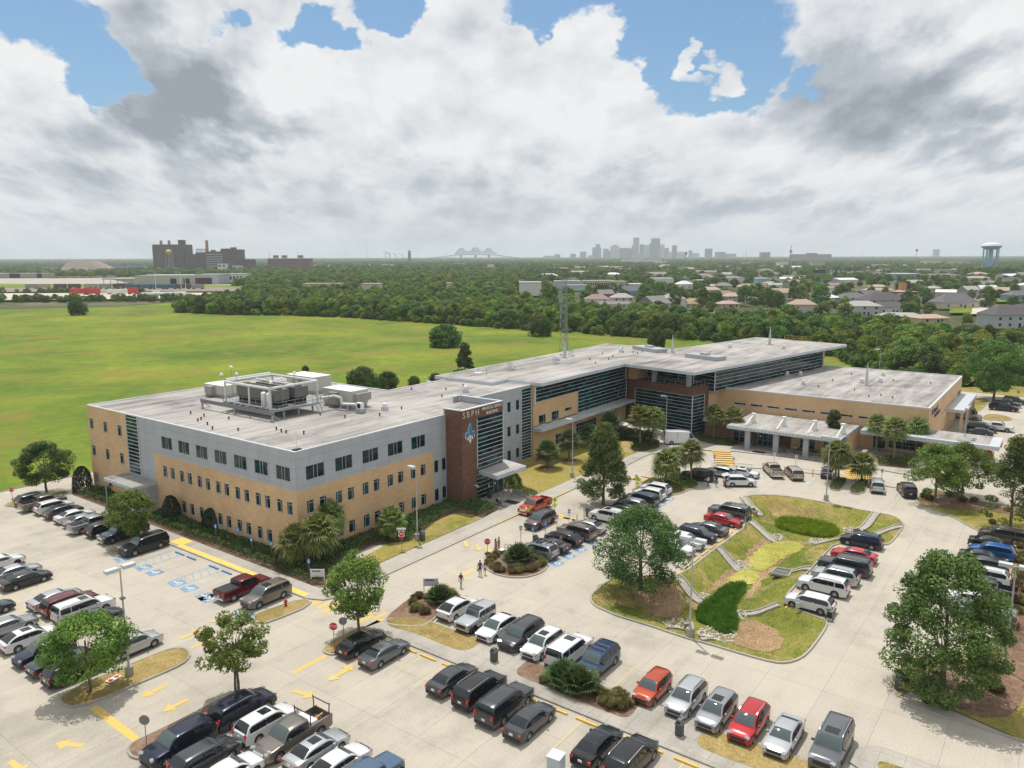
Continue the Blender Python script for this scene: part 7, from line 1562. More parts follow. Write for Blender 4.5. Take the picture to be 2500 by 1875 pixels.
def ahu(x,y,w,d,h,label,hood=True):
    t=on_roof('air_handler',label,'air handler',x,y,Z1,0,'rooftop air handlers'); m=MB(); m.box((0,0,.25),(w-.3,d-.2,.5)); m.build('curb',M_STEEL,t); m=MB(); m.prism([(-w/2,-d/2),(w/2,-d/2),(w/2,d/2),(-w/2,d/2)],.5,h); m.build('casing',[M_AHU],t); m=MB()
    for i in range(4): m.box((0,-d/2+d*(i+.5)/4,h+.03),(w+.1,d/4-.08,.06))
    m.build('roof_panel',M_WHITE,t)
    if hood: m=MB(); m.box((.2,-d/2-.35,.5+(h-.5)*.55),(w*.85,.7,(h-.5)*.55)); m.build('intake_hood',[M_AHU],t)
    m=MB(); m.box((-w/2-.4,.3,.45+h*.35),(.8,1.6,h*.7)); m.build('side_cabinet',[M_AHU],t)
ahu(21.4,15.2,3.3,6.3,2.55,'nearer beige air handler with intake hoods, right of the chillers'); ahu(26.4,29.8,3.6,7.0,2.7,'farther beige air handler behind the chiller platform',False); ahu(15.6,37.8,3.4,5.2,1.9,'left beige air handler beyond the chiller platform',False)
t=on_roof('condenser_unit','small square condenser unit on a grey box near the air handler','air conditioner',18.6,8.9,Z1); m=MB(); m.box((0,0,.3),(1.2,.9,.6)); m.build('stand',M_STEEL,t); m=MB(); m.box((-.1,0,1.05),(.5,1.1,.9)); m.build('casing',M_WHITE,t); m=MB(); m.cyl((-.36,0,1.05),(-.37,0,1.05),.36,n=14); m.build('fan',M_DARK,t)
def vent(x,y,z,lab,s=1.0,grp='roof vents'): t=on_roof('roof_vent',lab,'roof vent',x,y,z,0,grp); m=MB(); m.box((0,0,.25*s),(.8*s,.8*s,.5*s)); m.build('curb',M_LHEAD,t); m=MB(); m.cyl((0,0,.5*s),(0,0,1.0*s),.34*s,.38*s,12); m.build('cowl',M_WHITE,t)
vent(22.1,7.6,Z1,'round white vent cowl near the office roof edge'); vent(40.4,7.6,Z1,'lattice-topped vent behind the entrance tower')
for i,(x,y,z,lab) in enumerate(((116.7,-37,8.45,'white exhaust box nearest the low wing spike'),(129.6,-38.7,8.45,'white exhaust box far back on the low wing roof'),(118.1,-21.1,8.45,'left of two white exhaust cowls below the upper glass band'),(119.9,-23.5,8.45,'right of two white exhaust cowls below the upper glass band'),(107.4,-27.7,8.45,'rusty-topped exhaust cowl on the low wing roof'),(120,-40,8.45,'small white exhaust box beyond the low wing spike'),(78,14,13.53,'small grey vent near the leaning roof pylon'),(120,-7,13.53,'small white vent on the far hospital roof'),(125,-18,13.53,'grey vent near the far roof edge'),(98,10,13.53,'twin grey vent beyond the leaning pylon'))): vent(x,y,z,lab,.95)
m=MB(); t=on_roof('weather_mast','small weather antenna on a black base at the office roof corner','antenna',-.6,-1.2,Z1); m.box((0,0,.1),(1.0,.6,.15)); m.build('base',M_BLACK,t); m=MB(); m.bar((0,0,.1),(0,0,2.6),.05); m.box((0,0,2.3),(.35,.2,.1)); m.build('pole',M_WHITE,t)
def pylon(x,y,z,h,lab,lean=0): t=on_roof('roof_pylon',lab,'roof pylon',x,y,z,0,'tapered roof pylons'); m=MB(); m.box((0,0,h/2),(.75,.75,h),.3,taper=.12); m.box((0,0,.12),(1.2,1.2,.2)); o=m.build('shaft',pbr('pylon paint',(.50,.51,.50),.5),t); o.rotation_euler=(0,R(lean),0); m=MB(); m.bar((1.0,.4,0),(1.0,.4,1.5),.05); m.bar((1.3,.4,0),(1.3,.4,1.5),.05); m.bar((1.0,.4,1.4),(1.3,.4,1.4),.05); m.build('conduit_stand',M_STEEL,t)
pylon(82.5,15.1,13.5,3.6,'pale pylon beside the radio mast foot'); pylon(102.7,-.4,13.5,4.2,'pale tapered pylon in the middle of the hospital roof'); pylon(131.8,-12.5,13.5,4.4,'pale tapered pylon on the far end of the hospital roof'); pylon(113.5,-38.6,8.45,4.6,'pale tapered pylon on the low wing roof')
def hatchrail(x,y,z,lab,mat): t=on_roof('roof_hatch',lab,'roof hatch',x,y,z); m=MB(); m.box((0,0,.25),(1.4,1.0,.5)); m.build('hatch',M_WHITE,t); m=MB()
hatchrail(53.1,15.2,13.5,'white roof hatch with rail at the left end of the hospital roof',M_WHITE); railing([(52,14.2),(54.4,14.2),(54.4,16.2),(52,16.2)],'white guard rail round the roof hatch',1.0,13.5,M_WHITE)
railing([(145.0,-12.0),(145.6,-18.5)],'yellow guard rail at the far end of the hospital roof',1.1,13.5,pbr('rail yellow',(.65,.48,.03),.5))
for x,y,lab in ((71.8,10.6,'caged ladder frame on the hospital roof, left of the mast'),(83.8,14.4,'caged ladder frame beside the pylon'),(60,13,'caged ladder frame near the roof hatch')):
    t=on_roof('access_cage',lab,'ladder frame',x,y,13.5,.2,'ladder frames on the hospital roof'); m=MB()
    for a in(0,.6,1.5): m.bar((a,0,0),(a,0,1.6-.4*a),.05); m.bar((a,.5,0),(a,.5,1.6-.4*a),.05)
    m.bar((0,0,1.6),(1.5,0,1.0),.05); m.bar((0,0,1.6),(0,.5,1.6),.05); m.build('frame',M_STEEL,t); m=MB(); m.box((2.1,.2,.2),(.8,.5,.4)); m.build('box',M_LHEAD,t)
rr=np.random.default_rng(3)
for i in range(46):
    if i<16: x,y,z=rr.uniform(0,50),rr.uniform(4,17),Z1
    elif i<24: x,y,z=rr.uniform(0,6),rr.uniform(2,30),Z1
    elif i<36: x,y,z=rr.uniform(54,105),rr.uniform(3,18),13.52
    else: x,y,z=rr.uniform(98,135),rr.uniform(-50,-28),8.44
    m=MB(); m.cyl((0,0,0),(0,0,.32),.09,n=7); m.cyl((0,0,.3),(0,0,.38),.15,n=7); tag(m.build('pipe_vent',M_BLACK,None,False,False,(x,y,z)),'small dark pipe vent on a flat roof','pipe vent','small pipe vents on the roofs')
# hoists on the portico
for i,(y,ex) in enumerate(((-25.4,'first'),(-31.0,'second'),(-36.4,'third'),(-41.2,'fourth'))):
    t=on_roof('canopy_strut','%s white strut and box from the left on the portico roof'%ex,'strut',84.4,y,4.22,0,'white struts on the portico roof'); m=MB(); m.box((0,0,.9),(.7,.7,1.8)); m.build('box',M_WHITE,t); m=MB(); m.bar((-.3,0,1.4),(-3.8,.1,.15),.16); m.bar((.3,0,1.2),(1.4,0,.2),.12); m.build('strut',M_WHITE,t)
# radio mast
def mast(x,y,h,w0,w1,label,cat='radio mast',z=0,mat=None,n=16):
    t=thing('radio_mast',label,cat,(x,y,z)); m=MB(); L=[]
    for i in range(n+1): f=i/n; w=w0+(w1-w0)*f; L.append([Vector((w*math.cos(a),w*math.sin(a),h*f)) for a in (0.3,2.4,4.5)])
    for a,b in zip(L[:-1],L[1:]):
        for k in range(3): m.bar(a[k],b[k],.09); m.bar(a[k],b[(k+1)%3],.05); m.bar(a[(k+1)%3],b[k],.05); m.bar(b[k],b[(k+1)%3],.05)
    m.build('lattice',mat or pbr('mast green-grey',(.22,.30,.27),.5,.3),t); m=MB()
    for s,z0,z1 in ((-1,.45,.95),(1,.35,.62),(-1,.1,.4)): m.bar((s*(w0+.5),0,h*z0),(s*(w0+.5),0,h*z1),.06); m.bar((0,0,h*z0),(s*(w0+.5),0,h*z0),.05); m.bar((0,0,h*(z1-.03)),(s*(w0+.5),0,h*(z1-.03)),.05)
    m.build('aerial',M_STEEL,t); return t
mast(97.2,24.6,30.2,1.35,.75,'tall green-grey lattice radio mast behind the hospital roof')
# ------------------------------------------------------------------ people
M_SKIN=pbr('skin light',(.42,.25,.17),.6); M_SKD=pbr('skin dark',(.12,.065,.04),.6)
def person(x,y,face,label,top,bottom,skin=None,hair=(.05,.03,.02),h=1.72,pose='stand',dress=False,z=0.006,shorts=False,hairlong=False,group=None):
    """one skinned body; pose: stand, walk, sit, bend"""
    skin=skin or M_SKIN; s=h/1.72; J={};
    ll,rl=(.16,-.16) if pose=='walk' else (0.03,-.03)
    bend=R(62) if pose=='bend' else 0
    def up(p):  # bend the upper body forward about the hip
        x_,y_,z_=p
        if bend: dz=z_-.92; return (x_+dz*math.sin(bend),y_,.92+dz*math.cos(bend))
        return p
    V=[(0,0,.92)];Rr=[.135];E=[]
    def add(p,r,par): V.append(p); Rr.append(r); E.append((par,len(V)-1)); return len(V)-1
    if pose=='sit':
        for q in (1,-1):
            k=add((.10,q*.10,.90),.095,0); k=add((.45,q*.12,.90),.07,k); k=add((.47,q*.12,.66),.055,k); k=add((.47,q*.12,.45),.042,k); add((.60,q*.12,.41),.038,k)
        V=[(a,b,c-.42) for a,b,c in V]; up0=-.42
    else:
        up0=0
        for q,o in ((1,ll),(-1,rl)):
            k=add((o*.2,q*.10,.80),.085,0); k=add((o*.8,q*.105,.50),.062,k); k=add((o*1.0-(.04 if pose=='walk' else 0),q*.11,.10),.042,k); add((o*1.0+.12,q*.12,.045),.036,k)
    def U(p): p=up(p); return (p[0],p[1],p[2]+up0)
    c=add(U((0,0,1.12)),.125,0); c2=add(U((0,0,1.34)),.14,c); n=add(U((0,0,1.48)),.052,c2); hd=add(U((.015,0,1.56)),.078,n); add(U((.02,0,1.66)),.085,hd)
    hands=[]
    for q in (1,-1):
        sw=(-.12 if q>0 else .12) if pose=='walk' else .04
        a=add(U((0,q*.18,1.38)),.062,c2); a=add(U((sw*.3,q*.235,1.10)),.042,a); a=add(U((sw+.06,q*.25,.87)),.028,a); pal=add(U((sw+.08,q*.25,.80)),.026,a); hands.append((pal,q,sw))
        for f in range(4): add(U((sw+.06+.018*f,q*(.252-.004*f),.715+.006*abs(f-1.5))),.0085,pal)
        add(U((sw+.125,q*.235,.765)),.009,pal)
    me=bpy.data.meshes.new('person'); me.from_pydata([(a*s,b*s,c_*s) for a,b,c_ in V],E,[]); o=bpy.data.objects.new('tmp',me); COL.objects.link(o)
    md=o.modifiers.new('s','SKIN');
    for i,vv in enumerate(me.skin_vertices[0].data): vv.radius=(Rr[i]*s*1.0,)*2; vv.use_root=(i==0)
    o.modifiers.new('u','SUBSURF').levels=1; dg=bpy.context.evaluated_depsgraph_get(); dg.update(); m2=bpy.data.meshes.new_from_object(o.evaluated_get(dg)); bpy.data.objects.remove(o)
    for mt in (skin,top,bottom,M_BLACK): m2.materials.append(mt)
    for p in m2.polygons:
        c_=p.center/s; zz=c_.z-up0; r_=math.hypot(c_.y,0)
        if pose=='bend': zz=.92+ (c_.x*math.sin(bend)+(c_.z-.92)*math.cos(bend)) if c_.z>.9 or c_.x>.25 else c_.z
        if pose=='sit' and c_.x>.12 and c_.z<.62: p.material_index=3 if c_.z<.08 else (0 if shorts and c_.z<.35 else 2); continue
        arm=abs(c_.y)>.2 and zz<1.3
        p.material_index=3 if zz<.08 else (0 if zz>1.43 or (arm and zz<1.12) else (1 if zz>.93 else (0 if (shorts and zz<.55) else 2)))
    m2.polygons.foreach_set('use_smooth',[True]*len(m2.polygons)); m2.update(); m2.name='body'
    t=thing('person',label,'person',(x,y,z),face,group); link('body',m2,t)
    hp=U((-.005,0,1.655)); hb=MB();
    hb.lathe([(.092,-.03),(.098,.02),(.075,.075),(0,.10)],10,(hp[0]*s,0,hp[2]*s));
    if hairlong: hb.box(((hp[0]-.07)*s,0,(hp[2]-.12)*s),(.06,.15,.24))
    hb.build('hair',pbr('hair %.2f %.2f'%hair[:2],hair,.7),t,smooth=True)
    fb=MB()
    for q in(.03,-.03): fb.box(((hp[0]+.098)*s,q*s,(hp[2]-.035)*s),(.008,.016,.010))
    fb.build('eyes',M_BLACK,t)
    if dress: d=MB(); d.lathe([(.27,.12),(.20,.6),(.15,1.0),(.17,1.2)],12); d.build('dress',top,t,smooth=True)
    return t
cl=lambda n,c: pbr('cloth '+n,c,.85)
PG='people walking in the drive'
t=person(*at('z8',545,1255),R(205),'blonde woman in a dark top with a white bag crossing the drive','' or cl('maroon',(.12,.03,.05)),cl('cream',(.45,.36,.30)),hair=(.42,.28,.14),pose='walk',shorts=True,h=1.68,hairlong=True,group=PG); m=MB(); m.box((.14,-.12,.88),(.12,.30,.24)); m.build('shoulder_bag',M_WHITE,t)
t=person(*at('z8',752,1132),YAW,'man in a purple shirt and dark trousers holding a green bag',cl('purple',(.10,.03,.11)),cl('dark trousers',(.015,.02,.035)),M_SKD,h=1.82,pose='walk',group=PG); m=MB(); m.box((.05,.28,.66),(.10,.16,.26)); m.build('carrier_bag',cl('green bag',(.10,.30,.05)),t)
person(*at('z8',803,1118),YAW,'child in a pale top and dark shorts beside the man in purple',cl('pale',(.50,.45,.40)),cl('dark shorts',(.02,.025,.04)),h=1.38,shorts=True,pose='walk',hairlong=True,group=PG)
person(*at('z8',922,872),R(-20),'woman in a long pink dress talking by the round island',cl('pink',(.42,.22,.20)),cl('pink',(.42,.22,.20)),M_SKIN,dress=True,hairlong=True,h=1.65,group=PG)
person(*at('z8',956,866),R(160),'man in tan clothes with a hand on his hip by the round island',cl('tan shirt',(.45,.27,.18)),cl('tan trousers',(.36,.22,.15)),M_SKIN,h=1.80,group=PG)
person(*at('z8',1272,515),R(60),'attendant in a lime hi-vis jacket beside the orange-red pickup',cl('hi-vis',(.50,.72,.03)),cl('black trousers',(.01,.01,.012)),M_SKD,h=1.78)
t=person(*at('z8',945,372),R(-10),'person in a white shirt sitting in a wheelchair at the office entrance',cl('white shirt',(.66,.66,.68)),cl('grey trousers',(.10,.10,.11)),M_SKIN,pose='sit',z=.13)
def wheelchair_thing(x,y,rz,lab,cat='wheelchair',z=.13):
    t=thing('wheelchair',lab,cat,(x,y,z),rz)
    for q in(.32,-.32): m=MB(); m.lathe([(.30,-.02),(.32,0),(.30,.02)],18); me=m.mesh('wheel',[M_TYRE]); me.transform(Matrix.Translation((0,q,.32))@Matrix.Rotation(math.pi/2,4,'X')); link('wheel',me,t); m=MB(); m.cyl((.45,q*.8,.09),(.45,q*.85,.09),.09,n=10); m.build('caster',M_TYRE,t)
    m=MB(); m.box((.1,0,.40),(.45,.5,.05)); m.build('seat',M_BLACK,t); m=MB(); m.box((-.14,0,.68),(.04,.5,.5)); m.build('backrest',M_BLACK,t); m=MB()
    for q in(.28,-.28): m.bar((-.14,q,.3),(-.14,q,.95),.03); m.bar((-.14,q,.62),(.3,q,.62),.03); m.bar((.3,q,.62),(.45,q,.12),.03)
    m.build('frame',M_STEEL,t); return t
a=at('z8',945,372); wheelchair_thing(a[0]+.05,a[1],R(-10),'wheelchair carrying the person in white at the office entrance');
person(*at('y6',1003,1285),R(60),'person in a pale blue shirt at the open tailgate of the black suv',cl('pale blue',(.42,.50,.60)),cl('dark trousers',(.015,.02,.035)),M_SKD,h=1.78); person(*at('y6',1090,1280),R(200),'person in a dark shirt and blue jeans between two open tailgates',cl('black shirt',(.02,.018,.02)),cl('jeans',(.10,.17,.30)),M_SKD,h=1.74)
person(*at('y6',1190,1290),R(-53),'person in black bending into the back of the crosswise white suv',cl('black shirt',(.02,.018,.02)),cl('dark trousers',(.015,.02,.035)),M_SKIN,h=1.74,pose='bend'); person(*at('z8',1625,830),R(90),'person in tan leaning at the rear door of the black crossover',cl('tan shirt',(.45,.27,.18)),cl('jeans',(.10,.17,.30)),M_SKIN,h=1.7)
person(82.6,-33.9,R(180),'seated person in white behind the ramp rail under the portico',cl('white shirt',(.66,.66,.68)),cl('dark trousers',(.015,.02,.035)),M_SKD,pose='sit',z=.13); wheelchair_thing(82.65,-33.9,R(180),'wheelchair of the seated person under the portico')
t=wheelchair_thing(*at('y2',92,1625),R(20),'black mobility scooter standing beside the basin corner','mobility scooter',0.0); m=MB(); m.bar((.5,0,.1),(.62,0,.85),.06); m.bar((.6,-.25,.85),(.6,.25,.85),.05); m.build('tiller',M_BLACK,t)
# ------------------------------------------------------------------ beyond the meadow
def far(u, D, z=0.0):
    """point at forward distance D metres in the column of photo pixel u"""
    p=CAM+FWD*D+RGT*(D*(u-1250)/1905.0); return Vector((p.x,p.y,z))
def zat(v,D): return CAM_H+(625-v)*D/1890.0
def Dg(v): return CAM_H*1890.0/(v-625)
def facing(u): return math.atan2(-(FWD.y+RGT.y*(u-1250)/1905),-(FWD.x+RGT.x*(u-1250)/1905))
FR=YAW-math.pi/2                     # local -y faces the camera
WOODC=[]
_r=np.random.default_rng(77)
for i in range(5):
    cl_=clusters(_r,46+4*i,(ROUND,SPREAD,OVAL,ROUND,SPREAD)[i],4.4,1.6,10.5,1.55); WOODC.append((crown('crown',cl_,110,.62,(M_WOOD,M_WOODY,M_WOOD,M_OAK,M_WOODY)[i],_r,.8),trunk_mesh(6,.25,.12,4,_r,0,cl_)))
def inpoly(q,p):
    ins=np.zeros(len(q),bool); j=len(p)-1
    for i in range(len(p)):
        a,b=p[i],p[j]; ins^=((a[1]>q[:,1])!=(b[1]>q[:,1]))&(q[:,0]<(b[0]-a[0])*(q[:,1]-a[1])/((b[1]-a[1])+1e-9)+a[0]); j=i
    return ins
front=[(425,760),(560,766),(700,768),(850,774),(1000,784),(1150,795),(1290,806),(1420,812),(1500,821),(1700,832),(1830,840),(1960,850),(2060,880),(2110,905),(2200,932),(2345,948),(2450,945),(2640,950)]
back=[(2640,850),(2400,862),(2200,829),(2000,815),(1700,800),(1450,785),(1250,757),(1000,737),(850,733),(600,735),(445,755)]
BELT=np.array([tuple(G(u,v)[:2]) for u,v in front+back])
def scatter(poly,cell,jit=.45):
    mn,mx=poly.min(0),poly.max(0); xs=np.arange(mn[0],mx[0],cell); ys=np.arange(mn[1],mx[1],cell); g=np.array(np.meshgrid(xs,ys)).reshape(2,-1).T+_r.uniform(-jit*cell,jit*cell,(len(xs)*len(ys),2)); return g[inpoly(g,poly)]
bp=scatter(BELT,6.6); dc=np.hypot(bp[:,0]-CAM.x,bp[:,1]-CAM.y)
# keep clear of the low wing and its lot
keep=~((bp[:,0]<146)&(bp[:,1]<30)); bp=bp[keep]; dc=dc[keep]
uu=1250+1905*((bp[:,0]-CAM.x)*RGT.x+(bp[:,1]-CAM.y)*RGT.y)/((bp[:,0]-CAM.x)*FWD.x+(bp[:,1]-CAM.y)*FWD.y)
# distance behind the front foot line decides which trees show largest
fl_=np.array([tuple(G(u,v)[:2]) for u,v in front]);
def dline(q):
    o=np.full(len(q),1e9)
    for a,b in zip(fl_[:-1],fl_[1:]): e=b-a; t=np.clip(((q-a)@e)/(e@e),0,1); o=np.minimum(o,np.linalg.norm(q-(a+t[:,None]*e),axis=1))
    return o
dl=dline(bp); score=dc*.35+dl*1.0; order=np.argsort(score); ind=order[:285]; rest=order[285:]
seg_lab=[(640,'dark bushy tree at the left end of the wood edge','wood edge trees, left end'),(1000,'dense tree on the wood edge behind the office roof','wood edge trees behind the office roof'),(1300,'dense tree on the wood edge left of the radio mast','wood edge trees left of the radio mast'),(1600,'leafy tree on the wood edge right of the radio mast','wood edge trees right of the radio mast'),(2050,'leafy tree on the wood edge behind the hospital roof','wood edge trees behind the hospital roof'),(9999,'bright green tree in the thicket beyond the low wing','thicket trees beyond the low wing')]
for n_,i in enumerate(ind):
    x,y=bp[i]; u=uu[i]; k=int(_r.integers(0,5));
    if u>2050 and _r.uniform()<.5: k=(1,4)[int(_r.integers(0,2))]
    lab,grp=[(l,g) for lim,l,g in seg_lab if u<lim][0]; s=_r.uniform(.62,1.08)*(.86 if dl[i]<7 else 1.0)
    if u>2050: s*=.9
    t=place_tree(*WOODC[k],x,y,lab,'tree','woodland_tree',_r.uniform(0,6.28),(s*_r.uniform(.9,1.15),s*_r.uniform(.9,1.15),s),grp,z=-.6)
PROTO=[o for o in COL.objects if o.name.startswith('crown') and o.parent and o.parent.name.startswith('woodland_tree')]
pr5=[]
for c,_t in WOODC: pr5.append(next(o for o in PROTO if o.data==c))
def gn_scatter(name,label,cat,pts,protos,kind='stuff'):
    """pts: x,y,z,scale xy,scale z,rot,index"""
    pts=np.array(pts); me=bpy.data.meshes.new(name); me.vertices.add(len(pts)); me.vertices.foreach_set('co',pts[:,:3].astype(np.float32).ravel())
    a=me.attributes.new('scl','FLOAT_VECTOR','POINT'); a.data.foreach_set('vector',np.stack([pts[:,3],pts[:,3],pts[:,4]],1).astype(np.float32).ravel())
    a=me.attributes.new('rot','FLOAT_VECTOR','POINT'); a.data.foreach_set('vector',np.stack([pts[:,5]*0,pts[:,5]*0,pts[:,5]],1).astype(np.float32).ravel())
    a=me.attributes.new('idx','INT','POINT'); a.data.foreach_set('value',pts[:,6].astype(np.int32)); o=link(name,me); tag(o,label,cat,None,kind)
    ng=bpy.data.node_groups.new(name,'GeometryNodeTree'); ng.interface.new_socket('Geometry',in_out='INPUT',socket_type='NodeSocketGeometry'); ng.interface.new_socket('Geometry',in_out='OUTPUT',socket_type='NodeSocketGeometry')
    N=ng.nodes; L=ng.links; gi=N.new('NodeGroupInput'); go=N.new('NodeGroupOutput'); jn=N.new('GeometryNodeJoinGeometry')
    def attr(nm,t): n=N.new('GeometryNodeInputNamedAttribute'); n.data_type=t; n.inputs[0].default_value=nm; return n.outputs[0]
    sc,rt,ix=attr('scl','FLOAT_VECTOR'),attr('rot','FLOAT_VECTOR'),attr('idx','INT')
    for k,p in enumerate(protos):
        oi=N.new('GeometryNodeObjectInfo'); oi.inputs[0].default_value=p; oi.inputs['As Instance'].default_value=True; cmpn=N.new('FunctionNodeCompare'); cmpn.data_type='INT'; cmpn.operation='EQUAL'; L.new(ix,cmpn.inputs[2]); cmpn.inputs[3].default_value=k
        ip=N.new('GeometryNodeInstanceOnPoints'); L.new(gi.outputs[0],ip.inputs['Points']); L.new(cmpn.outputs[0],ip.inputs['Selection']); L.new(oi.outputs['Geometry'],ip.inputs['Instance']); L.new(rt,ip.inputs['Rotation']); L.new(sc,ip.inputs['Scale']); L.new(ip.outputs[0],jn.inputs[0])
    L.new(jn.outputs[0],go.inputs[0]); md=o.modifiers.new('scatter','NODES'); md.node_group=ng; return o
rows=[(bp[i][0],bp[i][1],-.6,_r.uniform(.65,1.1),_r.uniform(.65,1.05),_r.uniform(0,6.28),_r.integers(0,5)) for i in rest]
BLD=[]      # clear discs round far buildings: x, y, r
def clear(x,y,r): BLD.append((x,y,r))
M_WALLS={n:pbr('house wall '+n,c,.8) for n,c in dict(white=(.62,.61,.58),cream=(.55,.48,.38),grey=(.40,.42,.43),blue=(.16,.30,.38),red=(.28,.06,.05),tan=(.48,.38,.28),lblue=(.40,.50,.55)).items()}
M_RFS={n:pbr('roof shingle '+n,c,.9) for n,c in dict(grey=(.20,.19,.19),dark=(.085,.08,.085),brown=(.26,.19,.16),lgrey=(.34,.33,.32),tan=(.40,.30,.24),white=(.60,.60,.60),slate=(.13,.125,.14),teal=(.25,.33,.34)).items()}
def house(u,v,w,d,h,rh,wall_,roof_,label,rz=0.0,hip=True,D=None,name='house',cat='house',group=None,wins=3,two=False):
    D=D or Dg(v); p=far(u,D); clear(p.x,p.y,max(w,d)*.75); clear(*(far(u,D-max(w,d)*.9)[:2]),max(w,d)*.5); t=thing(name,label,cat,(p.x,p.y,0),FR+rz,group)
    m=MB(); m.prism([(-w/2,-d/2),(w/2,-d/2),(w/2,d/2),(-w/2,d/2)],0,h); m.build('wall',[M_WALLS[wall_]],t)
    m=MB(); o=.6; a,b=w/2+o,d/2+o; r=[(-a,-b,h),(a,-b,h),(a,b,h),(-a,b,h)]; hx=(a-b*.9) if hip else a
    if hx<.5: hx=.5
    A_,B_=(-hx,0,h+rh),(hx,0,h+rh); m.face([r[0],r[1],B_,A_]); m.face([r[2],r[3],A_,B_]); m.face([r[1],r[2],B_]); m.face([r[3],r[0],A_]); m.face(r[::-1]); m.build('roof',[M_RFS[roof_]],t)
    for f in ((1,2) if two else (1,)):
        for i in range(wins):
            x=-w/2+w*(i+.5)/wins; g=MB(); g.box((x,-d/2-.04,1.6+(f-1)*2.9),(1.2,.08,1.3)); g.build('window',M_WIN,t)
    g=MB(); g.box((w*.12,-d/2-.05,1.05),(1.0,.1,2.1)); g.build('door',M_DARK,t); return t
HS=[(1460,748,17,12,5.6,3.2,'white','brown','white two-storey house with a brown hip roof right of the mast',0,1,2,1),(1520,745,15,11,5.8,3,'cream','lgrey','cream two-storey house with a pale grey roof beside the white one',.1,1,3,1),
 (1500,752,26,8,3,1.8,'white','grey','long low white house with a colonnaded front',0,1,6,0),(1600,755,15,16,4.2,4.8,'grey','grey','grey-roofed house with white gables at the wood edge',.6,0,2,0),(1645,745,17,12,5.0,3.2,'white','lgrey','white-walled house with a pale grey roof right of the gabled one',-.1,1,2,1),
 (1478,730,12,10,4.5,3.4,'red','grey','small dark red gabled house behind the white ones',.2,0,2,0),(1545,722,20,13,4.5,4.5,'blue','slate','blue house with a dark gable roof among the trees',.3,0,3,0),(1705,752,12,8,3,2.0,'tan','brown','low brown house beside the bare soil clearing',0,1,2,0),
 (1792,740,16,10,5.2,2.4,'white','tan','pale two-storey house left of the tall pine',.4,1,4,1),(1780,752,14,9,3,2,'tan','tan','low tan-roofed house in front of the pale one',.2,1,3,0),(1855,738,13,9,3.2,2,'white','lgrey','small white house behind the tall pine',0,1,2,0),
 (2030,745,13,9,5.2,2,'lblue','white','pale blue house among dark trees',.2,1,2,1),(2000,775,26,13,2.8,3,'tan','dark','long dark shingle roof just behind the thicket',.0,1,3,0),(2085,745,22,14,5,3.6,'cream','slate','cream house with a slate roof, left of the big dark roofs',.1,1,4,1),
 (2130,738,18,12,5,3.6,'white','slate','slate-roofed house with white dormer gable',.3,0,3,1),(2160,752,26,16,5.2,5.2,'cream','dark','large dark hip-roofed house in the middle of the estate',.1,1,4,1),(2110,770,20,13,5.6,2.8,'grey','lgrey','grey two-storey house with a balcony at the thicket edge',-.1,1,3,1),
 (2180,765,18,12,3.6,3.4,'white','dark','white-walled house with a dark roof behind the balcony house',0,1,3,0),(2215,745,20,13,5,3.6,'cream','dark','dark-roofed house by the red brick chimney',.4,1,3,1),(2212,735,16,12,7,1,'red','tan','red brick building with a tall orange chimney block',0,1,3,0),
 (2210,785,22,11,2.8,1.8,'tan','lgrey','low grey-roofed house half buried in the thicket',-.3,1,3,0),(2280,790,16,10,2.8,1.8,'tan','tan','low terracotta-roofed house half buried in the thicket',.1,1,2,0),(2338,752,26,15,3.6,6.0,'cream','slate','big hip-roofed cream house beside the cul-de-sac',.1,1,3,0),
 (2372,725,13,9,5.5,3.2,'grey','lgrey','pale grey gabled house behind the big hip roof',.3,0,2,1),(2400,750,14,9,3.2,2.4,'lblue','tan','small tan-roofed house right of the big hip roof',0,1,2,0),(2470,800,20,14,6.2,4.5,'grey','dark','two-storey dark-roofed house with shutters at the right edge',.05,1,4,1),(2520,792,16,12,6,4.2,'tan','dark','brick two-storey house cut off by the right edge',.05,1,3,1),
 (2495,735,20,12,4,3.4,'blue','slate','slate-roofed house with a blue garage at the right edge',.1,1,2,0),(2045,705,26,14,3.4,2.4,'cream','grey','long grey-roofed hall behind the estate',0,1,4,0),(2150,718,26,9,3.4,1.6,'cream','tan','long cream flat-roofed row behind the dark roofs',0,1,6,0),(1885,700,16,10,4,1.6,'tan','tan','tan low building beside the monopole road',0,1,3,0),(1775,680,15,11,6,3.4,'grey','lgrey','grey gabled house far behind the pines',.2,0,2,1),(1733,684,18,11,4,2.6,'tan','grey','brown-grey house among the trees left of the pale gable',.1,1,3,0)]
for u,v,w,d,h,rh,wl,rf,lab,rz,hip,wn,two in HS: house(u,v,w,d,h,rh,wl,rf,lab,rz,bool(hip),wins=wn,two=bool(two))
ch=[o for o in COL.objects if 'orange chimney block' in str(o.get('label',''))][0]; m=MB(); m.box((0,2,9.5),(4.5,3.5,8)); m.build('chimney',pbr('orange brick',(.48,.24,.12),.8),ch)
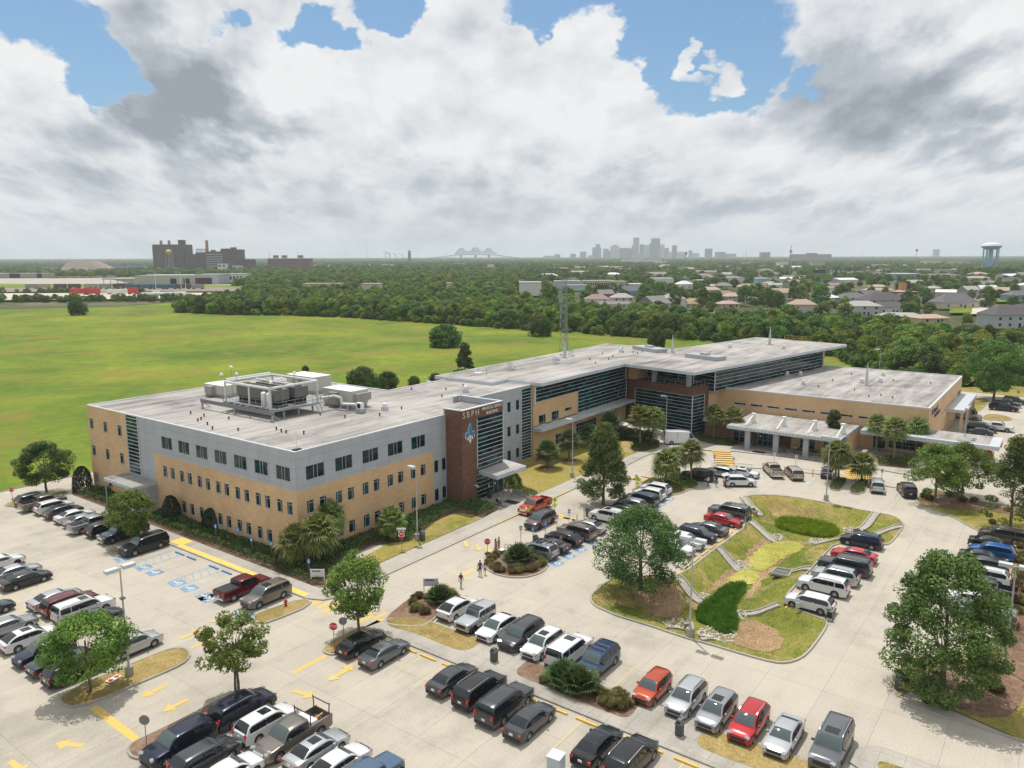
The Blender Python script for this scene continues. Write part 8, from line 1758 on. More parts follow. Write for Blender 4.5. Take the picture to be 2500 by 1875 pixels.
def block(u0,u1,vb,vt,d,wallm,roofm,label,D=None,name='commercial_building',cat='building',wins=0,rows=1,shift=0,rz=0.0,glass=None):
    """flat-roofed block spanning pixel columns u0-u1, base row vb (or distance D), top row vt"""
    D=D or Dg(vb); a,b=far(u0,D),far(u1,D); c=(a+b)/2; w=(b-a).length; h=zat(vt,D); p=c+FWD*(d/2); clear(p.x,p.y,max(w,d)*.55); t=thing(name,label,cat,(p.x,p.y,0),FR+rz)
    n=int(w//(d*1.0))+1
    for i in range(n): q=a.lerp(b,(i+.5)/n); clear(q.x+FWD.x*d*.3,q.y+FWD.y*d*.3,d*.7); clear(q.x-FWD.x*30,q.y-FWD.y*30,22)
    m=MB(); m.prism([(-w/2,-d/2),(w/2,-d/2),(w/2,d/2),(-w/2,d/2)],0,h); m.build('wall',[wallm],t); m=MB(); m.box((0,0,h+.3),(w+.6,d+.6,.6)); m.build('roof',[roofm],t)
    for r_ in range(rows):
        for i in range(wins): g=MB(); x=-w/2+w*(i+.5)/wins; g.box((x,-d/2-.06,h*(r_+.55)/rows),(w/wins*.55,.12,h/rows*.42)); g.build('window',glass or M_WIN,t)
    return t,w,h,d
WB,RW=M_WALLS['cream'],M_RFS['white']
block(1425,1502,702,686,22,M_WALLS['cream'],M_RFS['lgrey'],'long pale school block with a row of small windows',wins=14); block(1500,1530,704,688,18,M_WALLS['tan'],M_RFS['tan'],'tan end block beside the pale school')
block(1268,1322,712,690,30,M_WALLS['white'],M_RFS['lgrey'],'white flat-roofed building with roof units, left of the mast',D=690); block(1355,1420,704,687,25,M_WALLS['grey'],M_RFS['lgrey'],'grey flat-roofed block right behind the mast')
block(1375,1440,708,697,16,M_WALLS['lblue'],M_RFS['lgrey'],'pale blue-grey shed behind the mast',D=800)
block(1540,1570,704,694,18,M_WALLS['white'],RW,'white gabled row right of the school',wins=3); block(1618,1646,689,679,8,pbr('yellow freight wall',(.55,.30,.03),.7),M_RFS['tan'],'yellow freight container row beside the trees',D=1060); block(1648,1685,687,679,8,M_WALLS['blue'],M_RFS['teal'],'teal freight container row beside the yellow one',D=1060)
block(1702,1735,694,685,16,M_WALLS['cream'],RW,'white-roofed shop right of the teal containers',wins=4,D=1000); block(1852,1880,696,681,14,M_WALLS['blue'],RW,'white-roofed building with a blue wall near the pines',D=900); block(1915,2010,687,676,25,M_WALLS['tan'],M_RFS['tan'],'long tan road embankment building',D=1250)
block(2190,2250,684,671,35,M_WALLS['blue'],RW,'long white-roofed building with bright blue bays',wins=5,D=1150,glass=pbr('blue bay',(.04,.16,.42),.5)); block(2252,2348,684,673,30,M_WALLS['cream'],M_RFS['lgrey'],'long white-roofed building right of the blue bays',D=1180); block(2298,2332,676,662,20,M_WALLS['grey'],M_RFS['lgrey'],'slate-roofed shed behind the long white building',D=1350)
block(2475,2500,700,683,18,M_WALLS['grey'],M_RFS['grey'],'grey shed among trees at the right edge',D=900); block(1903,1925,652,641,30,M_WALLS['white'],M_RFS['lgrey'],'far white-roofed hall left of the monopole',D=2300); block(1985,2015,652,642,30,M_WALLS['tan'],M_RFS['lgrey'],'far grey-roofed hall right of the monopole',D=2250); block(2128,2175,655,649,30,M_WALLS['cream'],RW,'far white-roofed shed beyond the substation',D=2200)
block(2262,2300,646,640,40,M_WALLS['cream'],M_RFS['tan'],'far tan school with a red pediment left of the water tower',D=2600); block(2330,2368,650,640,40,M_WALLS['tan'],M_RFS['brown'],'far brown-roofed complex beside the water tower',D=2500)
for i,(u0,u1,v,D,lab) in enumerate(((850,880,643,2900,'far white warehouse roof beyond the brick factory'),(880,960,645,2700,'longest far white warehouse beyond the wood'),(1110,1135,643,2800,'far white roof below the bridge'),(1190,1205,646,2600,'small far white roof right of the bridge'),(1345,1365,645,2700,'small far white roof left of the skyline'),(1385,1400,648,2500,'second small white roof left of the skyline'),(1520,1615,635,3600,'long white hall roof below the skyline'),(1635,1655,652,2200,'white roof right below the skyline'),(1600,1630,640,3000,'tan hall roof below the tallest towers'),(1810,1840,643,2900,'pale roof row right of the skyline'),(755,800,646,2600,'far grey depot roof right of the brick factory'),(740,770,648,2500,'second grey depot roof right of the brick factory'))):
    block(u0,u1,v+5,v,30,M_WALLS['white'],RW,lab,D=D)
for i,(u0,u1,v,D,lab) in enumerate(((880,925,692,700,'cream flat roof peeping out of the wood, left'),(735,830,691,760,'orange-trimmed long roof behind the wood edge'),(1088,1100,691,720,'tan gap building in the wood left of the mast'))): block(u0,u1,v+8,v,16,M_WALLS['cream'],M_RFS['tan'],lab,D=D)
# ---- left: industry
WS=pbr('warehouse cladding',(.42,.42,.38),.7); WRF=pbr('warehouse roof',(.33,.33,.32),.6)
t,w,h,d=block(325,472,695,670,60,WS,WRF,'long beige metal warehouse behind the rail yard',D=1010,name='warehouse',cat='warehouse')
for x in (.64,.86): m=MB(); m.box((-w/2+w*x,-d/2-.1,4),(8,.3,7)); m.build('door',M_DARK,t)
m=MB(); m.prism([(-w/2-46,-d/2+6),(-w/2,-d/2+6),(-w/2,d/2-8),(-w/2-46,d/2-8)],6.2,7.4); m.build('canopy',WRF,t)
for i in range(6): m=MB(); m.box((-w/2-45+9*i,-d/2+8,3.1),(.6,.6,6.2)); m.build('post',WS,t)
t,w,h,d=block(472,530,694,668,40,M_WALLS['grey'],WRF,'open-fronted gabled shed joined to the warehouse end',D=1000,name='warehouse',cat='warehouse'); m=MB(); m.box((-4,-d/2-.1,4.5),(w*.7,.3,8)); m.build('opening',pbr('rusty dark opening',(.06,.035,.03),.9),t)
block(530,590,684,667,35,M_WALLS['white'],WRF,'white factory block with small windows right of the warehouse',D=1080,name='warehouse',cat='warehouse',wins=7)
t,w,h,d=block(-60,103,684,664,30,pbr('old concrete shed',(.34,.31,.27),.9),WRF,'old concrete shed with dark doors at the far left',D=1330,name='warehouse',cat='warehouse')
for x in (.52,.6,.93): m=MB(); m.box((-w/2+w*x,-d/2-.1,4.5),(9,.3,8)); m.build('door',M_DARK,t)
block(103,228,682,672,14,M_WALLS['tan'],pbr('gantry rust',(.35,.18,.08),.8),'low tan loading dock under a rusty gantry',D=1350,name='warehouse',cat='warehouse',wins=6,glass=M_DARK)
BRK=m_brick('old factory brick',(.10,.075,.075),(.14,.10,.10),(.10,.09,.09),4.2,3.4,.3)
def tower(t,u0,u1,vt,D,dd,mat,nm='wall',off=0.0,z0=0):
    a,b=far(u0,D),far(u1,D); w=(b-a).length; c=(a+b)/2; base=t.location; q=Matrix.Rotation(-(t.rotation_euler.z),3,'Z')@(c-Vector(base)); h=zat(vt,D); m=MB(); m.prism([(q.x-w/2,q.y+off),(q.x+w/2,q.y+off),(q.x+w/2,q.y+off+dd),(q.x-w/2,q.y+off+dd)],z0,h); return m.build(nm,[mat],t),q,w,h
D_=2050; p=far(440,D_); rf=thing('derelict_refinery','derelict dark brick sugar refinery with stacks and broken upper floors','factory',(p.x,p.y,0),FR)
for u0,u1,v,dd,off in ((375,449,595,60,0),(375,428,597,50,-4),(449,478,618,55,3),(476,502,614,60,5),(502,548,612,55,2),(546,580,607,60,-2),(580,610,631,40,6),(536,572,609,40,8)): tower(rf,u0,u1,v,D_,dd,BRK,off=off)
for u0,u1,v0,v in ((429,443,590,584),(434,440,600,585),(557,568,610,602),(508,516,612,608),(533,540,610,605),(545,552,610,605)): tower(rf,u0,u1,v,D_,14,BRK,'turret',20,zat(v0+8,D_))
for u,vt,vb,r_,nm,mt in ((385.5,585,597,3.2,'chimney',M_RFS['brown']),(405.5,585,597,3.2,'chimney',M_RFS['brown']),(498,585,616,3.6,'chimney',pbr('orange chimney',(.42,.20,.06),.8))):
    q=Matrix.Rotation(-FR,3,'Z')@(far(u,D_)-Vector(rf.location)); m=MB(); m.cyl((q.x,q.y+25,zat(vb+3,D_)),(q.x,q.y+25,zat(vt,D_)),r_*1.15,r_,12); m.build(nm,mt,rf)
# open floors with pale gaps, roof frame
for r_ in range(6):
    for i in range(10):
        u=504+i*4.1; q=Matrix.Rotation(-FR,3,'Z')@(far(u,D_)-Vector(rf.location)); m=MB(); zc=zat(619+r_*5.6,D_);
        if zc>4: m.box((q.x,q.y+1.8,zc),(2.9,.5,2.8)); m.build('window',pbr('pale window opening',(.38,.40,.43),.6),rf)
m=MB()
for i in range(9): q=Matrix.Rotation(-FR,3,'Z')@(far(477+i*3.1,D_)-Vector(rf.location)); m.box((q.x,q.y+10,zat(611,D_)),(.9,.9,9));
q0=Matrix.Rotation(-FR,3,'Z')@(far(476,D_)-Vector(rf.location)); q1=Matrix.Rotation(-FR,3,'Z')@(far(503,D_)-Vector(rf.location)); m.bar((q0.x,q0.y+10,zat(606.5,D_)),(q1.x,q1.y+10,zat(606.5,D_)),2,1.6); m.build('roof_frame',M_DARK,rf)
p=far(413,1990); t=thing('water_tank','yellow elevated water tank on a lattice stand before the refinery','water tank',(p.x,p.y,0)); m=MB(); zt=zat(607,1990); m.lathe([(0,zt),(4,zt-1),(7,zt-3),(7.2,zt-8),(3,zt-11),(0,zt-11.5)],16); m.build('tank',pbr('tank yellow',(.62,.42,.03),.6),t,smooth=True); m=MB()
for sx in (-5,5):
    for sy in (-5,5): m.bar((sx*1.3,sy*1.3,0),(sx,sy,zt-9),.7)
for z in (15,30,42): m.bar((-6,-6,z),(6,-6,z),.5); m.bar((-6,-6,z),(6,-6,z-14),.35)
m.build('stand',M_STEEL,t)
block(653,755,654,630,40,m_brick('mill brick',(.20,.115,.10),(.24,.14,.12),(.3,.26,.24),5,4.2,.3),M_RFS['slate'],'long red-brown brick factory with window grid and roof turrets',D=2250,name='factory',cat='factory',wins=22,rows=3,glass=pbr('factory window',(.06,.06,.065),.4))
fb=[o for o in COL.objects if 'window grid' in str(o.get('label',''))][0]
for x in (-42,-17,30): m=MB(); m.box((x,0,35),(13,12,8)); m.build('turret',M_RFS['brown'],fb)
block(530,550,662,642,15,M_WALLS['white'],M_RFS['white'],'small white silo building before the refinery',D=1800,name='silo_building',cat='silo',wins=2,rows=2); block(565,588,655,646,12,M_WALLS['grey'],M_RFS['lgrey'],'pale low annex right of the refinery',D=1950)
def pile(u,D,r_,h,mat,lab,el=1.0):
    p=far(u,D); clear(p.x,p.y,r_*1.0); m=MB(); rg=np.random.default_rng(int(u)); m.lathe([(r_,0),(r_*.8,h*.22),(r_*.28*el,h*.97),(r_*.2*el,h),(0,h)],28); o=m.build('stock_pile',mat,None,40,False,(p.x,p.y,0)); o.scale=(1,1,1); tag(o,lab,'stock pile','bulk stock piles')
M_BAUX=newmat('bauxite pile',.95,.1); M_BAUX.color(M_BAUX.ramp(M_BAUX.noise(M_BAUX.pos((.06,.06,.5)),1,5,.6),[(.35,(.22,.17,.145)),(.65,(.32,.26,.22))])); M_COAL=newmat('blue-grey sheeted pile',.9,.1); M_COAL.color(M_COAL.ramp(M_COAL.noise(M_COAL.pos((.05,.05,.5)),1,4,.6),[(.35,(.05,.055,.075)),(.65,(.10,.11,.14))]))
pile(198,1950,60,zat(634.5,1950),M_BAUX.m,'broad pale brown stock pile left of the refinery',1.7); pile(228,2000,62,zat(634,2000)*.98,M_BAUX.m,'pale brown stock pile overlapping the broad one',.9); pile(285,2050,56,zat(640,2050),M_COAL.m,'dark blue-grey stock pile beside the brown piles',1.2); pile(330,2100,50,zat(645,2100),M_COAL.m,'lower dark stock pile next to the refinery',1.6); pile(135,2100,70,zat(648,2100),M_COAL.m,'long low dark stock pile at the far left',1.8)
# rail wagons, containers, tankers
def box_thing(nm,u,D,w,d,h,mat,label,cat,grp,z=0,wheels=True,rz=0):
    p=far(u,D); t=thing(nm,label,cat,(p.x,p.y,z),FR+rz,grp); m=MB(); m.prism([(-w/2,-d/2),(w/2,-d/2),(w/2,d/2),(-w/2,d/2)],.9,h,bottom=True); m.build('body',[mat],t)
    if wheels:
        for s in (-w*.35,w*.35): m=MB(); m.box((s,0,.45),(w*.16,d*.9,.9)); m.build('bogie',M_DARK,t)
    clear(p.x,p.y,w*.5); return t
wc=[pbr('wagon teal',(.05,.12,.14),.7),pbr('wagon brown',(.10,.06,.05),.7),pbr('wagon grey',(.28,.28,.27),.7),pbr('wagon blue',(.06,.11,.20),.7),pbr('wagon tan',(.40,.33,.22),.7)]
wn=['teal','brown','grey','blue','tan']
for i,(u,k) in enumerate(((318,0),(350,3),(382,0),(412,3),(445,1),(478,2),(215,4),(175,1),(140,1),(100,4),(250,2),(70,2),(285,1))): box_thing('rail_wagon',u,860-(i>5)*-25,13.5,3.2,5.2,wc[k],'%s rail wagon in the yard, %s'%(wn[k],('first right of the red trailers','second right of the red trailers','third right of the red trailers','fourth right of the red trailers','by the white lamp mast','last before the wood','behind the red trailers','left of the red trailers','third left of the red trailers','fourth left of the red trailers','just behind the white trailer','at the far left end','behind the white roofed trailers')[i]),'rail wagon','wagons in the rail yard')
TR=[pbr('trailer red',(.45,.03,.035),.6),pbr('trailer white',(.66,.66,.64),.6),pbr('trailer blue grey',(.2,.26,.33),.6)]
for i,(u,D,w,k,lab) in enumerate(((186,735,17,0,'red trailer behind the lone meadow tree'),(218,735,14,0,'red trailer right of the lone meadow tree'),(245,745,17,1,'white trailer next to the red ones'),(272,742,14,1,'white trailer with a red stripe, second from the right'),(295,750,16,1,'white trailer at the right end of the row'),(318,742,9,0,'short red truck body at the row end'),(375,715,6,1,'white upright tank box in the yard'))): box_thing('trailer',u,D,w,2.6,4.4 if k else 6.0,TR[k],lab,'trailer','trailers in the yard')
for i,(u,lab) in enumerate(((355,'first tank trailer from the left'),(378,'second tank trailer from the left'),(400,'third tank trailer from the left'),(432,'fourth tank trailer, by the wood edge'))):
    p=far(u,700+i*4); t=thing('tank_trailer',lab+' in the gravel yard','tank trailer',(p.x,p.y,0),FR+.25,'silver tank trailers'); m=MB(); m.cyl((-5.5,0,2.3),(5.5,0,2.3),1.25,n=14); m.build('tank',pbr('polished tank',(.55,.58,.60),.25,.5),t,smooth=50); m=MB(); m.box((3.5,0,.5),(3,2.2,1.0)); m.build('wheels',M_TYRE,t)
p=far(447,690); t=thing('box_truck','white lorry cab at the yard edge by the wood','lorry',(p.x,p.y,0),FR,None); m=MB(); m.box((0,0,2.2),(7,2.6,3.2)); m.build('body',TR[1],t); m=MB(); m.box((-4.5,0,1.6),(2,2.4,2.2)); m.build('cab',TR[1],t); m=MB(); m.box((0,0,.45),(9,2.2,.9)); m.build('wheels',M_TYRE,t)
for x,lab in ((1,'first'),(2,'second'),(3,'third')): pass
sheet('gravel_yard',[tuple(far(u,D)[:2]) for u,D in ((-200,640),(430,660),(520,700),(520,770),(-200,770))],.0,m_concrete('yard gravel',(.50,.45,.37),(.36,.33,.27),False))
sheet('rail_yard',[tuple(far(u,D)[:2]) for u,D in ((-200,800),(640,800),(640,900),(-200,905))],.01,pbr('rail ballast',(.20,.17,.13),.9))
sheet('dock_apron',[tuple(far(u,D)[:2]) for u,D in ((-200,1080),(620,900),(640,1000),(330,1000),(250,1320),(-200,1320))],.0,m_concrete('dock apron',(.36,.34,.31),(.22,.21,.19),False))
sheet('grass_strip',[tuple(far(u,D)[:2]) for u,D in ((-300,905),(640,900),(640,960),(-300,1100))],.02,M_FIELD)
for u,D,w_,l_ in ((2440,520,12,90),):
    a=far(2400,460); b=far(2415,600); strip('side_road',a,b,9,m_concrete('side road',(.50,.46,.40),(.40,.37,.33),False),.02); clear(*far(2405,500)[:2],17); clear(*far(2412,560)[:2],17); clear(*far(2402,460)[:2],17)
for u0,u1,D0,D1 in ((2330,2385,470,540),(2440,2500,580,640),(1830,1870,640,700)): sheet('lawn',[tuple(far(u,D)[:2]) for u,D in ((u0,D0),(u1,D0),(u1,D1),(u0,D1))],.03,M_FIELD); c_=far((u0+u1)/2,(D0+D1)/2); clear(c_.x,c_.y,14)
sheet('bare_ground',[tuple(far(u,D)[:2]) for u,D in ((1690,560),(1740,560),(1735,640),(1670,640))],.03,M_DRY); c_=far(1710,600); clear(c_.x,c_.y,14)
sheet('street',[tuple(far(u,D)[:2]) for u,D in ((1700,920),(1900,860),(1900,890),(1700,960))],.03,m_concrete('far street',(.46,.43,.38),(.38,.35,.31),False))
# masts, monopole, billboard, water tower
def pole(u,D,vt,r_,lab,nm='antenna_pole',cat='antenna pole',mat=None): p=far(u,D); h=zat(vt,D); t=thing(nm,lab,cat,(p.x,p.y,0)); m=MB(); m.cyl((0,0,0),(0,0,h),r_,r_*.55,8); m.build('pole',mat or M_STEEL,t); return t,h
t,h=pole(1930,1150,601,.8,'tall grey monopole phone mast rising over the estate'); m=MB(); m.lathe([(1.8,h-11),(1.8,h-7.5)],8); m.box((0,0,h-9),(4.2,.4,.5)); m.build('antenna_ring',M_STEEL,t)
t,h=pole(2237,1900,610,.6,'distant phone mast left of the water tower'); m=MB(); m.lathe([(2.4,h-7),(2.4,h-2)],8); m.build('antenna_ring',M_DSTEEL,t)
for u,D,v,lab in ((896,5200,587,'thin guyed mast on the horizon left of the bridge'),(845,4500,607,'faint thin mast at the horizon'),(726,3200,610,'thin mast right of the brick factory'),(658,3000,607,'thin mast above the brick factory'),(1669,6000,610,'thin mast right of the skyline'),(1822,4000,611,'thin mast left of the monopole'),(2104,5000,613,'thin distant mast on the right horizon')): pole(u,D,v,.9,lab,'radio_pole')
for u,lab in ((998,'left'),(1001.5,'right')): pole(u,4600,611,6,lab+' of the twin power station stacks on the horizon','power_stack','chimney',pbr('dark stack',(.08,.07,.08),.8))
for u,v,lab in ((375,660,'far left utility pole by the rail yard'),(448,668,'utility pole at the warehouse door'),(437,662,'white lamp mast beside the rail wagons'),(113,700,'white yard lamp mast at the far left')): pole(u,840,v,.35,lab,'utility_pole','utility pole',M_WHITE)
p=far(2003,1230); t=thing('billboard','back of a dark billboard standing over the tree line','billboard',(p.x,p.y,0),FR); m=MB(); m.box((0,0,9.0),(20,.8,6.2)); m.build('board',pbr('billboard back',(.04,.045,.07),.8),t)
for s in (-6,0,6): m=MB(); m.bar((s,.6,0),(s,.6,9),.5); m.build('post',M_DARK,t)
D_=1500; p=far(2418,D_); zt=zat(596,D_); t=thing('water_tower','pale blue water tower with flattened white-topped tank','water tower',(p.x,p.y,0)); c=2418
m=MB(); m.lathe([(0,zt),(9,zt-.7),(15,zt-3),(17.4,zt-6.3)],28); m.build('tank_roof',pbr('tower white',(.66,.66,.66),.6),t,smooth=True); m=MB(); m.lathe([(17.4,zt-6.3),(17.7,zt-7.8),(15,zt-10.8),(7.5,zt-13.5),(0,zt-13.8)],28); m.build('tank',pbr('tower blue',(.27,.44,.55),.6),t,smooth=True)
for i in range(9): a=2*math.pi*i/9; m=MB(); m.cyl((13*math.cos(a),13*math.sin(a),0),(13*math.cos(a),13*math.sin(a),zt-10.8),.9,n=10); m.build('leg',pbr('tower blue',(.27,.44,.55),.6),t)
m=MB(); m.cyl((0,0,0),(0,0,zt-12),4,n=16); m.build('riser',pbr('tower blue',(.27,.44,.55),.6),t)
p=far(2080,1380); t=thing('substation','pale lattice electrical substation among the far trees','substation',(p.x,p.y,0),FR); clear(p.x,p.y,60); clear(*far(2065,1360)[:2],50); clear(*far(2100,1400)[:2],50)
for i in range(16): m=MB(); x=-60+8*i+_r.uniform(-2,2); h=_r.uniform(6,13); m.bar((x,0,0),(x,_r.uniform(-8,8),h),.8); m.bar((x-4,0,h*.8),(x+4,0,h*.8),.7); m.build('gantry',M_LHEAD,t)
m=MB(); m.box((0,8,2),(110,12,4)); m.build('switchgear',M_WALLS['grey'],t)
# ---- skyline
SK=pbr('far concrete tower',(.24,.25,.27),.8); SK2=pbr('far dark tower',(.10,.11,.14),.6); SK3=pbr('far pale tower',(.42,.41,.40),.8)
def sky_tower(x0,x1,yt,mat,lab,D=8700,extra=()):
    u0,u1,v=1300+x0*K_Z,1300+x1*K_Z,560+yt*K_Z; a,b=far(u0,D),far(u1,D); w=(b-a).length; c=(a+b)/2; t=thing('skyscraper',lab,'skyscraper',(c.x,c.y,0),FR,'towers of the far skyline'); m=MB(); m.prism([(-w/2,0),(w/2,0),(w/2,w*.7),(-w/2,w*.7)],0,zat(v,D)); m.build('shaft',[mat],t)
    for xa,xb,ya,yb in extra:
        m=MB(); k=D*K_Z/1905; m.box((((xa+xb)/2-(x0+x1)/2)*k,w*.35,(zat(560+ya*K_Z,D)+zat(560+yb*K_Z,D))/2),((xb-xa)*k,w*.5,abs(yb-ya)*K_Z*D/1890)); m.build('crown',[mat],t)
for a in ((515,580,243,SK,'isolated square tower at the left end of the skyline',()),(650,742,200,SK,'stepped tower with a mushroom top at the left of the skyline',[(685,730,165,200)]),(765,822,214,SK,'slim tower second from the left group',()),(818,850,237,SK,'low tower joined to the slim one',()),(847,936,184,SK3,'pale tower with a domed top',[(870,915,172,184)]),
  (938,1015,250,SK3,'low pale block beside the domed tower',()),(945,1035,207,SK2,'dark wide block behind the low pale one',()),(1038,1080,210,SK2,'dark stepped block left of the tallest tower',()),(1090,1150,97,SK,'tallest pale tower of the skyline',[(1075,1150,180,290)]),(1160,1200,168,SK2,'dark narrow tower right of the tallest',()),
  (1178,1262,173,SK3,'pale slab between the two tallest towers',()),(1145,1300,262,SK3,'low white block at the foot of the towers',()),(1272,1375,158,SK2,'broad dark tower, second tallest',[(1287,1375,105,158)]),(1350,1423,170,SK3,'pale slab right of the broad dark tower',()),(1423,1472,207,SK,'grey slab stepping down right of the pale one',()),
  (1510,1556,180,SK2,'solitary dark tower right of the cluster',()),(1470,1510,248,SK3,'low block left of the solitary tower',()),(1556,1660,248,SK3,'long low block right of the solitary tower',()),(1690,1725,234,SK,'small tower further right',()),(1725,1800,262,SK3,'low row right of the small tower',()),(1870,1940,216,SK2,'dark square tower at the right end',()),(1985,2085,252,SK2,'low wide block at the far right of the skyline',()),(2100,2200,270,SK,'very low block after the wide one',()),(410,470,266,SK,'small stepped block left of the isolated tower',()),(240,300,272,SK,'small block with a round tank far left',()),(120,240,286,SK3,'low hazy row at the left of the skyline',()),(600,650,282,SK3,'low block before the mushroom tower',())): sky_tower(*a[:5],extra=a[5])
for u0,u1,v,D,lab in ((1935,2030,623,5200,'long brown institutional block on the right horizon'),(1975,1995,620,5200,'raised centre of the brown institutional block'),(2283,2293,612,9000,'faint blue office block on the right horizon'),(1860,1880,618,5600,'dark small block on the right horizon')): block(u0,u1,633,v,60,SK if 'faint' in lab else M_RFS['brown'],M_RFS['brown'],lab,D=D)
# ---- twin cantilever bridge
D_=8200; bx=lambda x: far(850+x*K_Z,D_); bz=lambda y: zat(560+y*K_Z,D_)
br=thing('cantilever_bridge','hazy steel cantilever bridge with three peaked trusses on the horizon','bridge',(0,0,0)); MBR=pbr('bridge steel',(.22,.23,.25),.6)
deck=[(830,308),(1000,296),(1150,276),(1290,272),(1450,272),(1600,276),(1700,292),(1860,308)]
top=[(1155,262),(1180,235),(1205,203),(1230,200),(1255,225),(1290,240),(1325,235),(1350,203),(1375,197),(1400,205),(1425,235),(1460,240),(1485,228),(1505,205),(1535,205),(1560,238),(1600,258)]
def P3(x,y,o=0): q=bx(x)+FWD*o; return Vector((q.x,q.y,bz(y)))
m=MB()
for a,b in zip(deck[:-1],deck[1:]): m.bar(P3(*a),P3(*b),16,6)
m.build('deck',MBR,br)
for o in (0,60):
    m=MB()
    for a,b in zip(top[:-1],top[1:]): m.bar(P3(*a,o),P3(*b,o),3.5,3.5)
    xs_=[q[0] for q in top]
    for i in range(30):
        x=1155+445*i/29; yt=np.interp(x,xs_,[q[1] for q in top]); yd=np.interp(x,[q[0] for q in deck],[q[1] for q in deck]); x2=min(1600,x+15); yt2=np.interp(x2,xs_,[q[1] for q in top]); m.bar(P3(x,yt,o),P3(x,yd,o),2.0,2.0); m.bar(P3(x,yd,o),P3(x2,yt2,o),1.4,1.4)
    m.build('truss',MBR,br)
for x in (1218,1375,1520): m=MB(); q=bx(x); m.box((q.x,q.y,bz(275)/2),(22,30,bz(275)),FR); m.build('pier',MBR,br)
for i in range(12): x=860+i*26; y=np.interp(x,[q[0] for q in deck],[q[1] for q in deck]); m=MB(); q=bx(x); m.box((q.x,q.y,bz(y)/2),(6,10,bz(y)),FR); m.build('approach_pier',MBR,br)
for i in range(8): x=1620+i*30; y=np.interp(x,[q[0] for q in deck],[q[1] for q in deck]); m=MB(); q=bx(x); m.box((q.x,q.y,bz(y)/2),(6,10,bz(y)),FR); m.build('approach_pier',MBR,br)
for i,(x,y) in enumerate(((405,240),(440,240),(455,255),(515,262),(590,262))):
    q=bx(x); t=thing('harbour_crane','faint harbour crane on the horizon left of the power station stacks','crane',(q.x,q.y,0),FR,'harbour cranes'); m=MB(); h=bz(y); m.bar((0,0,0),(0,0,h),5); m.bar((0,0,h*.8),(-35,0,h*1.1),4); m.build('boom',MBR,t)
p=far(1675,4300); t=thing('water_tank','small dark red elevated tank right of the skyline','water tank',(p.x,p.y,0)); m=MB(); zt=zat(616.5,4300); m.cyl((0,0,zt-16),(0,0,zt),6,n=12); m.build('tank',pbr('rust red tank',(.20,.05,.05),.8),t); m=MB()
for s in (-4,4): m.bar((s,0,0),(s,0,zt-15),1)
m.build('stand',MBR,t)
# small houses and sheds scattered over the estate
_h=np.random.default_rng(9); wk=['white','cream','grey','tan','lblue','white']; rk=['grey','lgrey','brown','dark','tan','white']
for i in range(95):
    D=(430 if i<45 else 950)+(480 if i<45 else 1500)*_h.uniform(0,1); u=_h.uniform(1330,2520); q=far(u,D)
    if min([math.hypot(q.x-a,q.y-b)-r_ for a,b,r_ in BLD])<14 or inpoly(np.array([[q.x,q.y]]),BELT)[0]: continue
    k=1 if i<45 else 1.7
    house(u,0,_h.uniform(13,20)*k,_h.uniform(9,13)*k,_h.uniform(3,5)*(1 if i<45 else 1.3),_h.uniform(2,3.5),wk[int(_h.integers(0,6))],rk[int(_h.integers(0,6))],'small roof half hidden among the trees of the '+('near estate' if i<45 else 'far suburb'),_h.uniform(-.6,.6),_h.uniform()<.6,D=D,group='small houses among the trees, '+('near estate' if i<45 else 'far suburb'),wins=2)
# ---- everything growing between and beyond
def clearmask(q):
    k=np.ones(len(q),bool)
    for x,y,r_ in BLD: k&=((q[:,0]-x)**2+(q[:,1]-y)**2)>r_*r_
    return k
def zone(u0,u1,D0,D1,n,s0,s1,z0,z1,dens=None,idx=(0,5)):
    u=_r.uniform(u0,u1,n); D=np.sqrt(_r.uniform(D0*D0,D1*D1,n)); q=np.array([[CAM.x+FWD.x*d+RGT.x*d*(a-1250)/1905,CAM.y+FWD.y*d+RGT.y*d*(a-1250)/1905] for a,d in zip(u,D)])
    k=clearmask(q)&~inpoly(q,BELT)
    if dens is not None: nz=np.array([mnoise.noise(Vector((a*dens,b*dens,3))) for a,b in q]); k&=nz>-.12
    return [(a,b,-1.6,_r.uniform(s0,s1),_r.uniform(z0,z1),_r.uniform(0,6.28),_r.integers(*idx)) for a,b in q[k]]
rows+=zone(600,1260,600,1550,2900,.8,1.5,.75,1.15)
rows+=zone(1200,2700,400,1000,520,.7,1.2,.6,1.05,.02)
rows+=zone(-200,2800,1500,3500,12000,.9,1.8,.7,1.1,.004)
rows+=zone(1200,2700,950,1600,1100,.8,1.4,.65,1.0,.012)
rows+=zone(-200,640,630,665,170,.35,.8,.35,.62)
rows+=zone(-200,640,1400,1700,500,.8,1.3,.6,.95,.01)
rows+=zone(-100,340,770,800,40,.5,.9,.4,.6); rows+=zone(560,700,930,1500,350,.7,1.3,.6,1.0)
rows+=zone(-300,2900,3500,6500,9000,2.2,4.5,.8,1.15,.0012)
rows+=zone(-300,2900,6500,13500,6500,5,11,.9,1.3)
for k_ in range(16): q=far(2350+9*k_,1280+_r.uniform(-60,60)); rows.insert(0,(q.x,q.y,-1,1.7,1.45,k_,k_%5))
gn_scatter('distant_woodland','hazy woodland and street trees reaching to the horizon','woodland',rows,pr5)
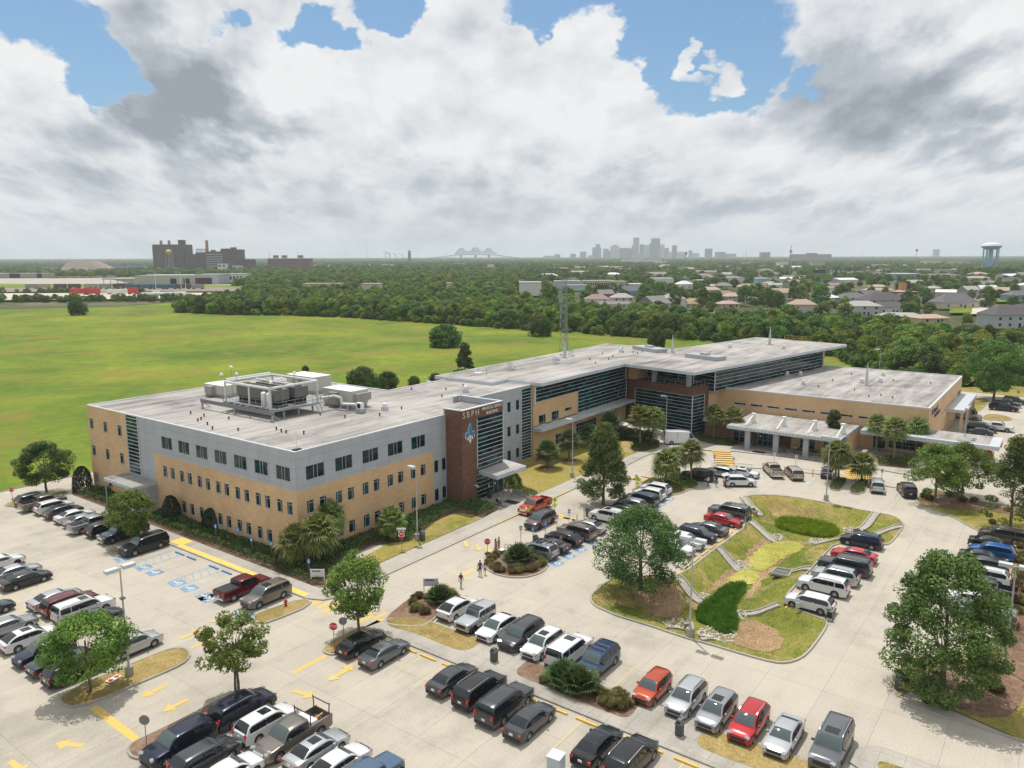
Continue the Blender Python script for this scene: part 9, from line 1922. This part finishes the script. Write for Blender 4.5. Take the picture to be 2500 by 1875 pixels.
# undergrowth along the wood foot
und=[]
for a,b in zip(fl_[:-1],fl_[1:]):
    n=int(np.linalg.norm(b-a)/2.2)
    for i in range(n): q=a+(b-a)*(i+_r.uniform(0,1))/n+_r.normal(0,1.5,2); und.append((q[0],q[1],-.3,_r.uniform(.3,.55),_r.uniform(.2,.42),_r.uniform(0,6),_r.integers(0,5)))
gn_scatter('undergrowth','dark undergrowth along the foot of the wood','undergrowth',und,pr5)
# pines standing over the estate
for u,D,s,lab in ((1822,560,1.25,'tall flat-topped pine over the pale two-storey house'),(1880,520,1.2,'broad pine right of the tall flat-topped one'),(1905,500,1.05,'pine with bare trunk in front of the broad pine'),(1850,530,1.0,'pine left of the broad pine'),(2010,545,1.35,'dense dark tree left of the pale blue house'),(2060,560,1.3,'dark tree right of the pale blue house'),(1340,520,1.5,'big rounded oak directly left of the mast top'),(1575,560,1.3,'large oak between the two groups of white houses'),(1610,590,1.35,'large oak behind the grey-roofed house'),(1720,520,1.2,'dark spreading oak left of the tall pine'),(2225,500,1.1,'dark round tree by the red brick building'),(2420,520,1.25,'round tree beside the cul-de-sac'),(1650,520,1.1,'tree with bright top at the clearing')):
    p=far(u,D); place_tree(*WOODC[(int(u))%5],p.x,p.y,lab,'tree','oak_tree' if 'oak' in lab else 'tree',u,s,'tall trees over the estate')
# ------------------------------------------------------------------ haze
hz=MB(); hx=15500;
for i in range(1):
    n=32; ring=[(CAM.x+hx*math.cos(2*math.pi*i/n),CAM.y+hx*math.sin(2*math.pi*i/n)) for i in range(n)]
hb=bmesh.new(); vs0=[hb.verts.new((x,y,-3)) for x,y in ring]; vs1=[hb.verts.new((x,y,262)) for x,y in ring]
hb.faces.new(vs0[::-1]); hb.faces.new(vs1)
for i in range(n): hb.faces.new((vs0[i],vs0[(i+1)%n],vs1[(i+1)%n],vs1[i]))
me=bpy.data.meshes.new('haze'); hb.to_mesh(me); hb.free(); mh=bpy.data.materials.new('haze'); mh.use_nodes=True; nt=mh.node_tree; nt.nodes.clear(); ov=nt.nodes.new('ShaderNodeOutputMaterial'); pv=nt.nodes.new('ShaderNodeVolumePrincipled'); pv.inputs['Color'].default_value=(.82,.91,1.0,1); pv.inputs['Density'].default_value=HAZE; pv.inputs['Anisotropy'].default_value=0.0; nt.links.new(pv.outputs[0],ov.inputs['Volume']); me.materials.append(mh); tag(link('haze',me),kind='stuff')
